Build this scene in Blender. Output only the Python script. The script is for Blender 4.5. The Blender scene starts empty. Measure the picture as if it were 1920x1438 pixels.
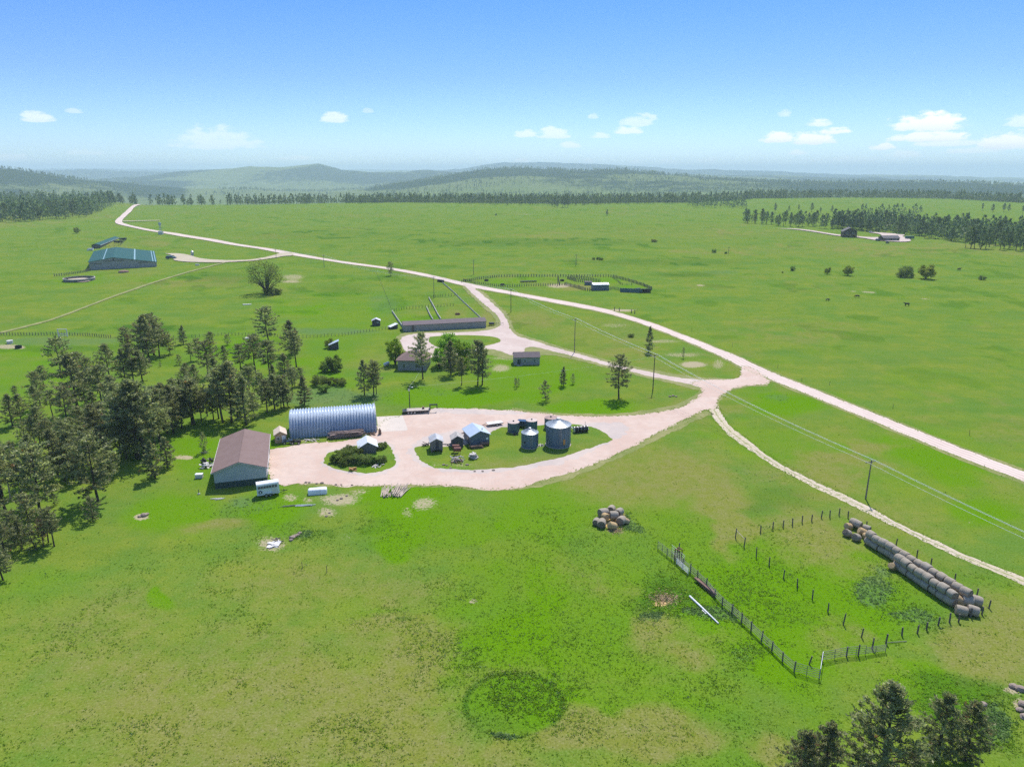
# Ranch yard on the prairie seen from a drone
import bpy, math, random
import numpy as np
from mathutils import Vector, Matrix
from mathutils.geometry import delaunay_2d_cdt

random.seed(7)
rng = np.random.default_rng(11)
SC = bpy.context.scene
COL = SC.collection
R = math.radians

EXPO = 0.33
DENOISE = False
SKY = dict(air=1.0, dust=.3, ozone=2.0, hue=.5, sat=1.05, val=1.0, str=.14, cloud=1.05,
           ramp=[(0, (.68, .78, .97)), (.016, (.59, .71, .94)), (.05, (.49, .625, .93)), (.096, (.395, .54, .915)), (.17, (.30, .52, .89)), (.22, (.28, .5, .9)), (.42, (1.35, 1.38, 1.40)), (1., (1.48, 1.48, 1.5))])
HAZE = dict(col=(.72, .90, .95), den=1.05e-4, g=0.0)


# ------------------------------------------------------------------ survey
# the drone hovers CH metres above the yard and looks down by PITCH; sight lines give the
# ground position of everything that stands in the place
CH = 64.0
PITCH = R(16.6)
F = 1333.0
CS, SN = math.cos(PITCH), math.sin(PITCH)
SUN_EL, SUN_AZ = R(56), R(14)


def lerp(a, b, t):
    return a + (b - a) * t


def _hash(ix, iy, seed):
    n = (ix.astype(np.int64) * 374761393 + iy.astype(np.int64) * 668265263 + seed * 974634777) & 0xFFFFFFFF
    n = ((n ^ (n >> 13)) * 1274126177) & 0xFFFFFFFF
    n = (n ^ (n >> 16)) & 0xFFFFFFFF
    return n.astype(np.float64) / 4294967295.0


def vnoise(x, y, seed=0):
    x = np.asarray(x, float); y = np.asarray(y, float)
    ix = np.floor(x); iy = np.floor(y)
    fx = x - ix; fy = y - iy
    fx = fx * fx * fx * (fx * (fx * 6 - 15) + 10); fy = fy * fy * fy * (fy * (fy * 6 - 15) + 10)
    a = _hash(ix, iy, seed); b = _hash(ix + 1, iy, seed)
    c = _hash(ix, iy + 1, seed); d = _hash(ix + 1, iy + 1, seed)
    return (a + (b - a) * fx) * (1 - fy) + (c + (d - c) * fx) * fy


def fbm(x, y, wl, octv=4, seed=0, gain=.5):
    s = 0.0; a = 1.0; t = 0.0
    for o in range(octv):
        s = s + a * vnoise(x / wl + 17.3 * o, y / wl - 9.1 * o, seed + o); t += a
        a *= gain; wl *= .5
    return s / t


def sst(e0, e1, x):
    t = np.clip((x - e0) / (e1 - e0), 0, 1)
    return t * t * (3 - 2 * t)


def dirpx(px, py):
    u = (px - 960) / F; v = (py - 719) / F
    return u, CS - v * SN, -SN - v * CS


def zpx(px, py, r):
    """height of the land that a sight line meets at horizontal distance r"""
    u = (np.asarray(px, float) - 960) / F; v = (np.asarray(py, float) - 719) / F
    return CH + r * (-SN - v * CS) / np.sqrt(u * u + (CS - v * SN) ** 2)


def prof(*pts):
    a = np.array(pts, float)
    return a[:, 0], a[:, 1]


CREST = prof((-300, 379), (0, 376), (150, 376), (220, 381), (262, 385.5), (480, 385), (600, 382), (760, 381.5), (960, 385), (1060, 386.5),
             (1200, 383), (1310, 382), (1370, 378), (1420, 373), (1600, 371), (1780, 373), (1920, 381), (2200, 386))
RIDGE_A = prof((-300, 312), (0, 317), (30, 318.5), (75, 325), (130, 333), (200, 343), (260, 352), (330, 357), (600, 358), (690, 357), (740, 349), (790, 339),
               (840, 329), (890, 320), (930, 316), (980, 315), (1040, 317), (1150, 321), (1250, 324), (1310, 329), (1400, 335), (1500, 339), (1920, 347), (2200, 350))
RIDGE_B = prof((-300, 334), (0, 333), (100, 336), (200, 334), (260, 329), (330, 323), (400, 317), (440, 315), (470, 311), (530, 313), (600, 311.5), (640, 317), (700, 320),
               (760, 322), (795, 319.5), (840, 322), (900, 326), (1000, 326), (1320, 330), (1500, 334), (1700, 339), (1920, 346), (2200, 350))
RIDGE_C = prof((-300, 322), (0, 323), (80, 321), (150, 319), (200, 320), (300, 322), (700, 323), (860, 319), (905, 312), (945, 305.5), (1010, 305.5), (1100, 308), (1200, 313), (1300, 318),
               (1400, 322), (1500, 326), (1600, 329), (1700, 331), (1720, 329.5), (1760, 332), (1920, 337), (2200, 341))
RIDGE_D = prof((-300, 318), (0, 318), (300, 318), (500, 318), (800, 319.5), (1000, 321), (1300, 325), (1600, 331), (1920, 337), (2200, 342))
Z1 = prof((-300, -60), (150, -60), (600, -70), (720, -42), (900, -36), (1400, -34), (1460, -40), (2200, -40))
Z2 = prof((-300, -85), (600, -85), (720, -50), (900, -40), (1400, -38), (2200, -45))


def rcrest(px):
    py = np.interp(px, *CREST)
    u = (px - 960) / F; v = (py - 719) / F
    t = CH / (SN + v * CS)
    return t * np.sqrt(u * u + (CS - v * SN) ** 2)


def terrain(x, y, detail=True):
    x = np.asarray(x, float); y = np.asarray(y, float)
    r = np.hypot(x, y) + 1e-6
    az = np.clip(np.arctan2(x, y), -.85, .85)
    px = 960 + F * np.tan(az) / CS
    rc = rcrest(px)
    one = np.ones_like(px)
    rr = [rc, np.maximum(2150, rc + 500), 3300 * one, 4800 * one, 6300 * one, 8600 * one, 10600 * one, 13500 * one, 16500 * one, 22500 * one, 30500 * one]
    zA = zpx(px, np.interp(px, *RIDGE_A), 4800.)
    zB = zpx(px, np.interp(px, *RIDGE_B), 8600.)
    zC = zpx(px, np.interp(px, *RIDGE_C), 13500.)
    zD = zpx(px, np.interp(px, *RIDGE_D), 22500.)
    zz = [0 * one, np.interp(px, *Z1), np.interp(px, *Z2), zA, np.minimum(zA - 45, -78 + 0 * zA), zB, np.minimum(zB - 60, -70), zC, np.minimum(zC - 50, -20), zD, zD - 90]
    z = np.zeros_like(r)
    for i in range(len(rr) - 1):
        t = np.clip((r - rr[i]) / (rr[i + 1] - rr[i]), 0, 1)
        if i == 0:
            t = t ** 1.6
        else:
            t = t * t * (3 - 2 * t)
        z = np.where((r >= rr[i]) & (r < rr[i + 1]), zz[i] + (zz[i + 1] - zz[i]) * t, z)
    z = np.where(r >= rr[-1], zz[-1], z)
    und = sst(230, 650, r) * (1 - sst(rc * .86, rc * .98, r))
    z = z + und * (3.2 * (fbm(x, y, 190, 2, 5) - .5) * 2 + 1.0 * (vnoise(x / 75, y / 75, 9) - .5))
    if detail:
        far = sst(2600, 4600, r)
        rid = 1 - np.abs(2 * fbm(x, y, 1500, 5, 21) - 1)
        z = z + far * (rid - .78) * np.clip(r / 8000, .35, 1.0) * 80
        z = z + far * (fbm(x, y, 420, 4, 33) - .5) * 34
    return z


def G(px, py, lift=0.0):
    """ground point on the sight line"""
    u = (px - 960) / F; v = (py - 719) / F
    z = 0.0
    lim = float(rcrest(960 + F * (u / (CS - v * SN)) / CS)) * .992
    for _ in range(10):
        t = (CH - z) / max(SN + v * CS, 1e-3)
        x, y = u * t, t * (CS - v * SN)
        r = math.hypot(x, y)
        if r > lim: x, y = x * lim / r, y * lim / r
        z = float(terrain(np.array([x]), np.array([y]))[0])
    return Vector((x, y, z + lift))


def TZ(g, py):
    """height above ground of the point over g seen at picture row py"""
    v = (py - 719) / F
    return CH - g[1] * (SN + v * CS) / (CS - v * SN) - g[2]


def GZ(px, py, z):
    u = (px - 960) / F; v = (py - 719) / F
    t = (CH - z) / (SN + v * CS)
    return Vector((u * t, t * (CS - v * SN), z))


def proj(x, y, z):
    Z = z - CH
    d = y * CS - Z * SN
    d = np.where(np.abs(d) < 1e-3, 1e-3, d)
    return 960 + F * x / d, 719 + F * (-Z * CS - y * SN) / d, d


# ------------------------------------------------------------------ scene helpers
def setp(o, label=None, cat=None, group=None, kind=None):
    if label: o['label'] = label
    if cat: o['category'] = cat
    if group: o['group'] = group
    if kind: o['kind'] = kind
    return o


def thing(name, label, cat, loc=(0, 0, 0), rz=0.0, group=None):
    o = bpy.data.objects.new(name, None)
    o.empty_display_size = .5
    COL.objects.link(o)
    o.location = loc; o.rotation_euler = (0, 0, rz)
    return setp(o, label, cat, group)


def copy_tree(o, parent=None):
    c = o.copy(); COL.objects.link(c)
    if parent is not None:
        c.parent = parent
    for ch in list(o.children):
        copy_tree(ch, c)
    return c


def relabel(o, label, group=None):
    o['label'] = label
    if group: o['group'] = group
    return o


class MB:
    def __init__(s):
        s.v = []; s.f = []

    def add(s, vs, fs):
        n = len(s.v); s.v += [tuple(p) for p in vs]; s.f += [tuple(i + n for i in f) for f in fs]
        return s

    def box(s, x0, x1, y0, y1, z0, z1):
        return s.add([(x0, y0, z0), (x1, y0, z0), (x1, y1, z0), (x0, y1, z0), (x0, y0, z1), (x1, y0, z1), (x1, y1, z1), (x0, y1, z1)],
                     [(3, 2, 1, 0), (4, 5, 6, 7), (0, 1, 5, 4), (1, 2, 6, 5), (2, 3, 7, 6), (3, 0, 4, 7)])

    def obox(s, c, size, eul=(0, 0, 0)):
        from mathutils import Euler
        m = Euler(eul).to_matrix(); c = Vector(c); a, b, d = [q / 2 for q in size]
        vs = [c + m @ Vector(p) for p in [(-a, -b, -d), (a, -b, -d), (a, b, -d), (-a, b, -d), (-a, -b, d), (a, -b, d), (a, b, d), (-a, b, d)]]
        return s.add(vs, [(3, 2, 1, 0), (4, 5, 6, 7), (0, 1, 5, 4), (1, 2, 6, 5), (2, 3, 7, 6), (3, 0, 4, 7)])

    def extr(s, poly, y0, y1, ax='y'):
        """extrude a polygon given in (x,z) (ax y) or (y,z) (ax x)"""
        n = len(poly)
        P = (lambda a, b, t: (a, t, b)) if ax == 'y' else (lambda a, b, t: (t, a, b))
        vs = [P(a, b, y0) for a, b in poly] + [P(a, b, y1) for a, b in poly]
        fs = [tuple(range(n)), tuple(range(2 * n - 1, n - 1, -1))] + [(i, i + n, (i + 1) % n + n, (i + 1) % n) for i in range(n)]
        if ax == 'x':
            fs = [tuple(reversed(f)) for f in fs]
        return s.add(vs, fs)

    def bar(s, p0, p1, r0, r1=None, n=6, caps=True):
        r1 = r0 if r1 is None else r1
        return s.tube([p0, p1], [r0, r1], n, caps)

    def tube(s, pts, rad, n=6, caps=True):
        pts = [Vector(p) for p in pts]
        if not isinstance(rad, (list, tuple)): rad = [rad] * len(pts)
        vs = []; fs = []
        prev = None
        for i, p in enumerate(pts):
            d = (pts[min(i + 1, len(pts) - 1)] - pts[max(i - 1, 0)])
            d = d.normalized() if d.length > 1e-9 else Vector((0, 0, 1))
            if prev is None:
                a = d.orthogonal().normalized()
            else:
                a = (prev - d * prev.dot(d)).normalized()
            prev = a; b = d.cross(a)
            for k in range(n):
                t = 2 * math.pi * k / n
                vs.append(p + (a * math.cos(t) + b * math.sin(t)) * rad[i])
        for i in range(len(pts) - 1):
            for k in range(n):
                fs.append((i * n + k, i * n + (k + 1) % n, (i + 1) * n + (k + 1) % n, (i + 1) * n + k))
        if caps:
            fs.append(tuple(range(n - 1, -1, -1))); fs.append(tuple(range((len(pts) - 1) * n, len(pts) * n)))
        return s.add(vs, fs)

    def lathe(s, prof_, n=32, c=(0, 0, 0)):
        vs = []; fs = []
        for r_, z in prof_:
            for k in range(n):
                t = 2 * math.pi * k / n
                vs.append((c[0] + r_ * math.cos(t), c[1] + r_ * math.sin(t), c[2] + z))
        for i in range(len(prof_) - 1):
            for k in range(n):
                fs.append((i * n + k, i * n + (k + 1) % n, (i + 1) * n + (k + 1) % n, (i + 1) * n + k))
        return s.add(vs, fs)

    def build(s, name, mat, parent=None, smooth=False, loc=None, label=None):
        me = bpy.data.meshes.new(name)
        me.from_pydata(s.v, [], s.f)
        me.update()
        if smooth:
            me.shade_smooth()
            try: me.set_sharp_from_angle(angle=R(40))
            except Exception: pass
        me.materials.append(mat)
        o = bpy.data.objects.new(name, me); COL.objects.link(o)
        if parent is not None: o.parent = parent
        if loc is not None: o.location = loc
        if label: o['label'] = label
        return o


def npmesh(name, V, faces, mat, attrs=None, smooth=False):
    """faces: (n,k) int array of quads or triangles"""
    me = bpy.data.meshes.new(name)
    V = np.asarray(V, np.float32); faces = np.asarray(faces, np.int32)
    n, k = faces.shape
    me.vertices.add(len(V)); me.vertices.foreach_set('co', V.ravel())
    me.loops.add(n * k); me.loops.foreach_set('vertex_index', faces.ravel())
    me.polygons.add(n); me.polygons.foreach_set('loop_start', np.arange(0, n * k, k, dtype=np.int32))
    if smooth: me.polygons.foreach_set('use_smooth', np.ones(n, bool))
    me.update(calc_edges=True)
    for an, av in (attrs or {}).items():
        at = me.attributes.new(an, 'FLOAT_COLOR', 'POINT')
        at.data.foreach_set('color', np.asarray(av, np.float32).ravel())
    me.materials.append(mat)
    return me


def put(name, me, parent=None, loc=None):
    o = bpy.data.objects.new(name, me); COL.objects.link(o)
    if parent is not None: o.parent = parent
    if loc is not None: o.location = loc
    return o


# ------------------------------------------------------------------ materials
class NT:
    def __init__(s, name):
        s.m = bpy.data.materials.new(name); s.m.use_nodes = True
        s.t = s.m.node_tree; s.t.nodes.clear()
        s.out = s.t.nodes.new('ShaderNodeOutputMaterial')

    def n(s, typ, ins=None, **kw):
        nd = s.t.nodes.new(typ)
        for k, v in kw.items(): setattr(nd, k, v)
        for k, v in (ins or {}).items(): s.set(nd.inputs[k], v)
        return nd

    def set(s, sock, v):
        if isinstance(v, bpy.types.NodeSocket): s.t.links.new(v, sock)
        elif isinstance(v, bpy.types.Node): s.t.links.new(v.outputs[0], sock)
        else:
            if isinstance(v, tuple) and len(v) == 3 and sock.type == 'RGBA': v = (*v, 1)
            sock.default_value = v

    def math(s, op, a, b=0.0, clamp=False):
        nd = s.n('ShaderNodeMath', {0: a, 1: b}, operation=op); nd.use_clamp = clamp
        return nd.outputs[0]

    def mix(s, fac, a, b, blend='MIX'):
        nd = s.n('ShaderNodeMixRGB', {0: fac, 1: a, 2: b}, blend_type=blend)
        return nd.outputs[0]

    def noise(s, vec, scale, detail=3., rough=.55, out=0):
        nd = s.n('ShaderNodeTexNoise', {'Vector': vec, 'Scale': scale, 'Detail': detail, 'Roughness': rough})
        return nd.outputs[out]

    def ramp(s, fac, lo, hi):
        nd = s.n('ShaderNodeMapRange', {0: fac, 1: lo, 2: hi, 3: 0., 4: 1.}, interpolation_type='SMOOTHSTEP')
        return nd.outputs[0]

    def scale(s, vec, sx, sy, sz):
        return s.n('ShaderNodeMapping', {'Vector': vec, 'Scale': (sx, sy, sz)}).outputs[0]

    def finish(s, col, rough=.8, metal=0., bump=None, bstr=.3, bdist=.05, spec=.3):
        b = s.n('ShaderNodeBsdfPrincipled', {'Base Color': col, 'Roughness': rough, 'Metallic': metal, 'Specular IOR Level': spec})
        if bump is not None:
            bp = s.n('ShaderNodeBump', {'Height': bump, 'Strength': bstr, 'Distance': bdist})
            s.set(b.inputs['Normal'], bp.outputs[0])
        s.t.links.new(b.outputs[0], s.out.inputs[0])
        return s.m


def plain(name, col, rough=.7, metal=0., var=.25, scale=3., col2=None, stretch=(1, 1, 1), bstr=.15, thr=(.3, .7), spec=.3):
    """painted / weathered surface: two tones of one material broken up by noise"""
    t = NT(name)
    co = t.n('ShaderNodeTexCoord').outputs['Object']
    oi = t.n('ShaderNodeObjectInfo')
    v = t.scale(co, *stretch)
    n1 = t.noise(v, scale, 5., .6)
    n2 = t.noise(v, scale * 6.3, 3., .6)
    c2 = col2 or tuple(c * (1 - var) for c in col)
    c = t.mix(t.ramp(n1, *thr), col, c2)
    c = t.mix(.22, c, t.mix(t.ramp(n2, .3, .7), tuple(q * .7 for q in col), tuple(min(1, q * 1.15) for q in col)))
    c = t.mix(t.math('MULTIPLY', oi.outputs['Random'], .18), c, tuple(q * .5 for q in col))
    return t.finish(c, rough, metal, n2, bstr, .02, spec)


def planks(name, a, b, width=.25, axis=0, rough=.85):
    t = NT(name)
    co = t.n('ShaderNodeTexCoord').outputs['Object']
    sep = t.n('ShaderNodeSeparateXYZ', {0: co})
    x = t.math('ADD', sep.outputs[0], sep.outputs[1]) if axis == 0 else sep.outputs[2]
    q = t.math('DIVIDE', x, width)
    cell = t.math('FLOOR', q)
    wn = t.n('ShaderNodeTexWhiteNoise', {'W': cell}, noise_dimensions='1D').outputs[0]
    st = t.scale(co, 6, 6, .6) if axis == 0 else t.scale(co, .6, .6, 6)
    n1 = t.noise(st, 2.2, 5., .65)
    c = t.mix(wn, a, b)
    c = t.mix(t.ramp(n1, .35, .75), c, tuple(k * .45 for k in a))
    fr = t.math('FRACT', q)
    gap = t.math('LESS_THAN', fr, .09)
    c = t.mix(t.math('MULTIPLY', gap, .8), c, tuple(k * .2 for k in a))
    return t.finish(c, rough, 0, n1, .35, .03)


def ribbed(name, col, col2, pitch=.3, rough=.45, metal=0., dirs='xy', stain=.5, rust=None, spec=.35):
    """sheet metal with standing ribs as bump; dirs gives the axes that run across the ribs"""
    t = NT(name)
    co = t.n('ShaderNodeTexCoord').outputs['Object']
    sep = t.n('ShaderNodeSeparateXYZ', {0: co})
    if dirs == 'xy': x = t.math('ADD', sep.outputs[0], sep.outputs[1])
    elif dirs == 'z': x = sep.outputs[2]
    elif dirs == 'y': x = sep.outputs[1]
    else: x = sep.outputs[0]
    w = t.math('SINE', t.math('MULTIPLY', x, 2 * math.pi / pitch))
    n1 = t.noise(t.scale(co, 1, 1, .35), .8, 5., .6)
    n2 = t.noise(co, 9., 3., .6)
    c = t.mix(t.math('MULTIPLY', t.ramp(n1, .3, .75), stain), col, col2)
    c = t.mix(t.math('MULTIPLY', t.math('GREATER_THAN', w, .93), .25), c, tuple(q * .55 for q in col))
    if rust:
        c = t.mix(t.math('MULTIPLY', t.ramp(t.noise(co, 1.7, 6., .7), .56, .68), .8), c, rust)
    h = t.math('ADD', w, t.math('MULTIPLY', n2, .3))
    return t.finish(c, rough, metal, h, .5, .02, spec)


def mat_shingle(name, a, b):
    t = NT(name)
    co = t.n('ShaderNodeTexCoord').outputs['Object']
    n1 = t.noise(co, .5, 4., .6); n2 = t.noise(co, 7., 3., .7)
    br = t.n('ShaderNodeTexBrick', {'Vector': t.scale(co, 1, 1, 1), 'Color1': a, 'Color2': b, 'Mortar': tuple(q * .55 for q in a), 'Scale': 1.6, 'Mortar Size': .012})
    c = t.mix(.55, br.outputs[0], t.mix(t.ramp(n1, .3, .7), a, b))
    c = t.mix(t.math('MULTIPLY', t.ramp(n2, .4, .7), .35), c, tuple(q * .6 for q in a))
    return t.finish(c, .9, 0, n2, .3, .02, .2)


def mat_leaf(name, dark, light, trans=.35, odd=None, oddat=.97, sheen=0.):
    t = NT(name)
    at = t.n('ShaderNodeAttribute', attribute_name='tone')
    oi = t.n('ShaderNodeObjectInfo')
    sp = t.n('ShaderNodeSeparateColor', {0: at.outputs[0]})
    c = t.mix(sp.outputs[0], dark, light)
    if odd:
        c = t.mix(t.math('GREATER_THAN', sp.outputs[1], oddat), c, odd)
    h = t.n('ShaderNodeHueSaturation', {'Color': c, 'Hue': t.math('ADD', .485, t.math('MULTIPLY', oi.outputs['Random'], .03)),
                                        'Value': t.math('ADD', .8, t.math('MULTIPLY', oi.outputs['Random'], .4)), 'Saturation': 1.0})
    d = t.n('ShaderNodeBsdfDiffuse', {'Color': h.outputs[0]})
    tr = t.n('ShaderNodeBsdfTranslucent', {'Color': t.mix(1., h.outputs[0], (1.1, 1.25, .7), 'MULTIPLY')})
    mx = t.n('ShaderNodeMixShader', {0: trans, 1: d.outputs[0], 2: tr.outputs[0]})
    if sheen:
        gl = t.n('ShaderNodeBsdfGlossy', {'Color': (.80, .85, .62), 'Roughness': .45})
        mx = t.n('ShaderNodeMixShader', {0: sheen, 1: mx.outputs[0], 2: gl.outputs[0]})
    t.t.links.new(mx.outputs[0], t.out.inputs[0])
    return t.m


def grass_colour(t, pos, mA, mB):
    """grass: mix of species by masks (A: dry, lush, rank, bare; B: far wood, hay litter, blue-green weeds, tan dust)"""
    sa = t.n('ShaderNodeSeparateColor', {0: mA.outputs[0]}); sb = t.n('ShaderNodeSeparateColor', {0: mB.outputs[0]})
    far = mB.outputs['Alpha']
    dry, lush, rank, bare = sa.outputs[0], sa.outputs[1], sa.outputs[2], mA.outputs['Alpha']
    wood, hay, weed = sb.outputs[0], sb.outputs[1], sb.outputs[2]
    n0 = t.noise(pos, .05, 4., .6); n1 = t.noise(pos, .45, 5., .7); n2 = t.noise(pos, 1.9, 4., .75); n3 = t.noise(pos, 6., 2., .7)

    def m(mask, nz, k=.9, lo=.32, hi=.68):
        # mask pushed through noise so that patches have broken edges
        return t.ramp(t.math('ADD', mask, t.math('MULTIPLY', t.math('SUBTRACT', nz, .5), k)), lo, hi)
    n4 = t.noise(pos, .14, 4., .65); n6 = t.noise(t.scale(pos, .016, .11, 1), 1.0, 5., .65)
    n7 = t.noise(pos, 3.2, 3., .75)
    base = t.mix(t.ramp(t.math('ADD', t.math('MULTIPLY', n4, .6), t.math('MULTIPLY', n1, .4)), .38, .62), GRASS['a'], GRASS['b'])
    base = t.mix(t.math('MULTIPLY', t.ramp(n0, .4, .66), .6), base, GRASS['c'])
    base = t.mix(t.math('MULTIPLY', t.ramp(n6, .5, .66), .4), base, t.mix(1., base, (.74, .84, .8), 'MULTIPLY'))
    base = t.mix(t.math('MULTIPLY', t.ramp(n6, .47, .33), .4), base, t.mix(1., base, (1.3, 1.1, 1.1), 'MULTIPLY'))
    c = t.mix(m(lush, t.mix(.5, n1, n4), .7, .1, .9), base, GRASS['lush'])
    c = t.mix(t.math('MULTIPLY', m(dry, t.mix(.5, n1, n2), 1.0, .1, .9), .85), c, t.mix(t.ramp(n1, .35, .65), GRASS['dry'], GRASS['dry2']))
    c = t.mix(t.math('MULTIPLY', m(rank, n1, .5, .1, .85), .8), c, GRASS['rank'])
    c = t.mix(t.math('MULTIPLY', m(weed, n2, 1.2), .7), c, GRASS['weed'])
    # blades and thatch: fine dark and light specks
    c = t.mix(t.math('MULTIPLY', t.ramp(n2, .54, .72), .3), c, t.mix(1., c, (.55, .63, .5), 'MULTIPLY'))
    c = t.mix(t.math('MULTIPLY', t.ramp(n7, .5, .68), .75), c, t.mix(1., c, (.58, .64, .5), 'MULTIPLY'))
    c = t.mix(t.math('MULTIPLY', t.ramp(n7, .48, .32), .7), c, t.mix(1., c, (1.5, 1.36, 2.6), 'MULTIPLY'))
    c = t.mix(t.math('MULTIPLY', t.ramp(n3, .5, .7), .4), c, t.mix(1., c, (.6, .66, .5), 'MULTIPLY'))
    c = t.mix(t.math('MULTIPLY', m(bare, n2, 2.0), .85), c, t.mix(t.ramp(n3, .3, .7), (.46, .37, .26), (.34, .27, .17)))
    c = t.mix(m(hay, n2, .8), c, t.mix(t.ramp(n3, .3, .7), (.62, .43, .2), (.45, .3, .13)))
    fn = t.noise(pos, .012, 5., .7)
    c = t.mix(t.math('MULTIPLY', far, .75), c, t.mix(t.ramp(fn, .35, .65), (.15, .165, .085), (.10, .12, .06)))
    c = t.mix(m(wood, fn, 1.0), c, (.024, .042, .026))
    h = t.math('ADD', t.math('MULTIPLY', n2, .7), t.math('MULTIPLY', n3, .3))
    return c, h


GRASS = dict(a=(.119, .192, .021), b=(.164, .214, .024), c=(.088, .184, .026), lush=(.100, .215, .003), dry=(.182, .192, .030), dry2=(.212, .200, .060),
             rank=(.038, .108, .010), weed=(.10, .17, .06))


def mat_grass(name):
    t = NT(name)
    pos = t.n('ShaderNodeNewGeometry').outputs['Position']
    mA = t.n('ShaderNodeAttribute', attribute_name='mask_a'); mB = t.n('ShaderNodeAttribute', attribute_name='mask_b')
    c, h = grass_colour(t, pos, mA, mB)
    return t.finish(c, .95, 0, h, .35, .3, 0.)


def mat_gravel(name, a, b, c3, tracks=True, mid=None):
    t = NT(name)
    pos = t.n('ShaderNodeNewGeometry').outputs['Position']
    n0 = t.noise(pos, .09, 4., .65); n1 = t.noise(pos, .8, 5., .7); n2 = t.noise(pos, 6., 3., .7)
    # wandering wheel marks: contour lines of a slow noise
    cl = t.math('FRACT', t.math('MULTIPLY', t.noise(pos, .055, 2., .4), 26.))
    ws = t.math('SUBTRACT', 1.0, t.math('MULTIPLY', t.math('ABSOLUTE', t.math('SUBTRACT', cl, .5)), 2.0))
    c = t.mix(t.ramp(n0, .38, .62), a, b)
    c = t.mix(t.math('MULTIPLY', t.ramp(n1, .45, .7), .5), c, c3)
    c = t.mix(t.math('MULTIPLY', t.ramp(ws, .3, 1.), .16), c, tuple(q * .78 for q in b))
    c = t.mix(t.math('MULTIPLY', t.ramp(n2, .5, .72), .35), c, tuple(q * .6 for q in b))
    if tracks:
        uv = t.n('ShaderNodeAttribute', attribute_name='across')
        u = t.n('ShaderNodeSeparateColor', {0: uv.outputs[0]}).outputs[0]
        tr = t.math('ABSOLUTE', t.math('SINE', t.math('MULTIPLY', u, 4 * math.pi)))
        c = t.mix(t.math('MULTIPLY', t.ramp(tr, .35, .9), .5), c, tuple(min(1, q * 1.35) for q in a))
        if mid:
            ce = t.ramp(t.math('ABSOLUTE', t.math('SUBTRACT', u, .5)), .2, .05)
            c = t.mix(t.math('MULTIPLY', ce, t.ramp(n1, .38, .58)), c, mid)
    return t.finish(c, .95, 0, n2, .3, .05, .1)


M = {}
M['grass'] = mat_grass('pasture_grass')
M['gravel'] = mat_gravel('pink_gravel', (.56, .45, .39), (.50, .385, .33), (.46, .39, .34))
M['yard'] = mat_gravel('yard_gravel', (.575, .44, .362), (.525, .375, .30), (.475, .40, .345), tracks=False)
M['greygravel'] = mat_gravel('grey_gravel', (.53, .435, .375), (.46, .385, .345), (.53, .43, .37), tracks=False)
M['track'] = mat_gravel('track_dirt', (.50, .41, .32), (.44, .37, .25), (.34, .31, .16), mid=(.26, .26, .10))
M['trackgrass'] = mat_gravel('worn_grass', (.27, .265, .10), (.2, .22, .07), (.33, .3, .14), tracks=False)
M['verge'] = mat_gravel('dry_verge', (.25, .24, .09), (.17, .2, .05), (.33, .29, .15), tracks=False)
M['concrete'] = plain('pad_concrete', (.57, .49, .42), .9, 0, .12, .4)
M['needles'] = mat_leaf('pine_needles', (.10, .115, .055), (.45, .43, .235), .6, (.34, .16, .09), .985, .035)
M['needles_dead'] = mat_leaf('dead_needles', (.10, .07, .045), (.36, .2, .13), .3)
M['needles_far'] = mat_leaf('far_needles', (.055, .088, .046), (.20, .23, .115), .45, None, .97, .02)
M['leaves'] = mat_leaf('bright_leaves', (.12, .23, .02), (.36, .48, .07), .5)
M['leaves_dark'] = mat_leaf('shrub_leaves', (.09, .15, .035), (.30, .36, .10), .55)
M['leaves_olive'] = mat_leaf('olive_leaves', (.09, .13, .035), (.27, .30, .10), .45)
M['leaves_yellow'] = mat_leaf('yellow_leaves', (.13, .16, .03), (.34, .33, .06), .45)
M['weedleaf'] = mat_leaf('weed_leaves', (.09, .18, .04), (.25, .33, .15), .45)
M['blade'] = mat_leaf('grass_blades', (.13, .215, .016), (.27, .34, .05), .68, (.42, .38, .19), .8)
M['bark'] = plain('pine_bark', (.075, .055, .042), .95, 0, .5, 5., bstr=.5)
M['snag'] = plain('bleached_wood', (.42, .36, .32), .9, 0, .35, 4.)
M['post'] = plain('weathered_post', (.17, .145, .125), .95, 0, .45, 6., bstr=.4)
M['pole'] = plain('pole_wood', (.24, .2, .17), .9, 0, .4, 3.)
M['poledark'] = plain('dark_pole_wood', (.12, .09, .075), .9, 0, .4, 3.)
M['log'] = plain('peeled_log', (.56, .45, .36), .85, 0, .45, 2.5, stretch=(1, 1, 1))
M['rail'] = plain('grey_rail', (.25, .23, .21), .8, 0, .35, 3.)
M['wire'] = plain('bright_wire', (.8, .8, .8), .4, .4, .1, 2.)
M['fencewire'] = plain('fence_wire', (.16, .15, .14), .6, .3, .2, 3.)
M['steel'] = plain('galvanised_steel', (.55, .57, .6), .4, .7, .3, 3.)
M['dark'] = plain('black_metal', (.02, .02, .022), .5, 0, .3, 3.)
M['tyre'] = plain('tyre_rubber', (.015, .015, .016), .85, 0, .3, 6.)
M['white'] = plain('white_paint', (.78, .78, .78), .45, 0, .15, 2., spec=.4)
M['offwhite'] = plain('dull_white', (.7, .66, .62), .6, 0, .25, 2.)
M['glass'] = plain('window_glass', (.03, .04, .05), .08, 0, .3, 1., spec=.6)
M['barnroof'] = mat_shingle('brown_shingle', (.20, .132, .116), (.24, .165, .148))
M['greyroof'] = mat_shingle('grey_brown_shingle', (.16, .125, .128), (.20, .155, .155))
M['barnwall'] = ribbed('grey_siding', (.37, .40, .41), (.30, .33, .34), .32, .6)
M['barnbase'] = ribbed('dark_green_siding', (.028, .06, .055), (.02, .045, .042), .32, .6)
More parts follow.
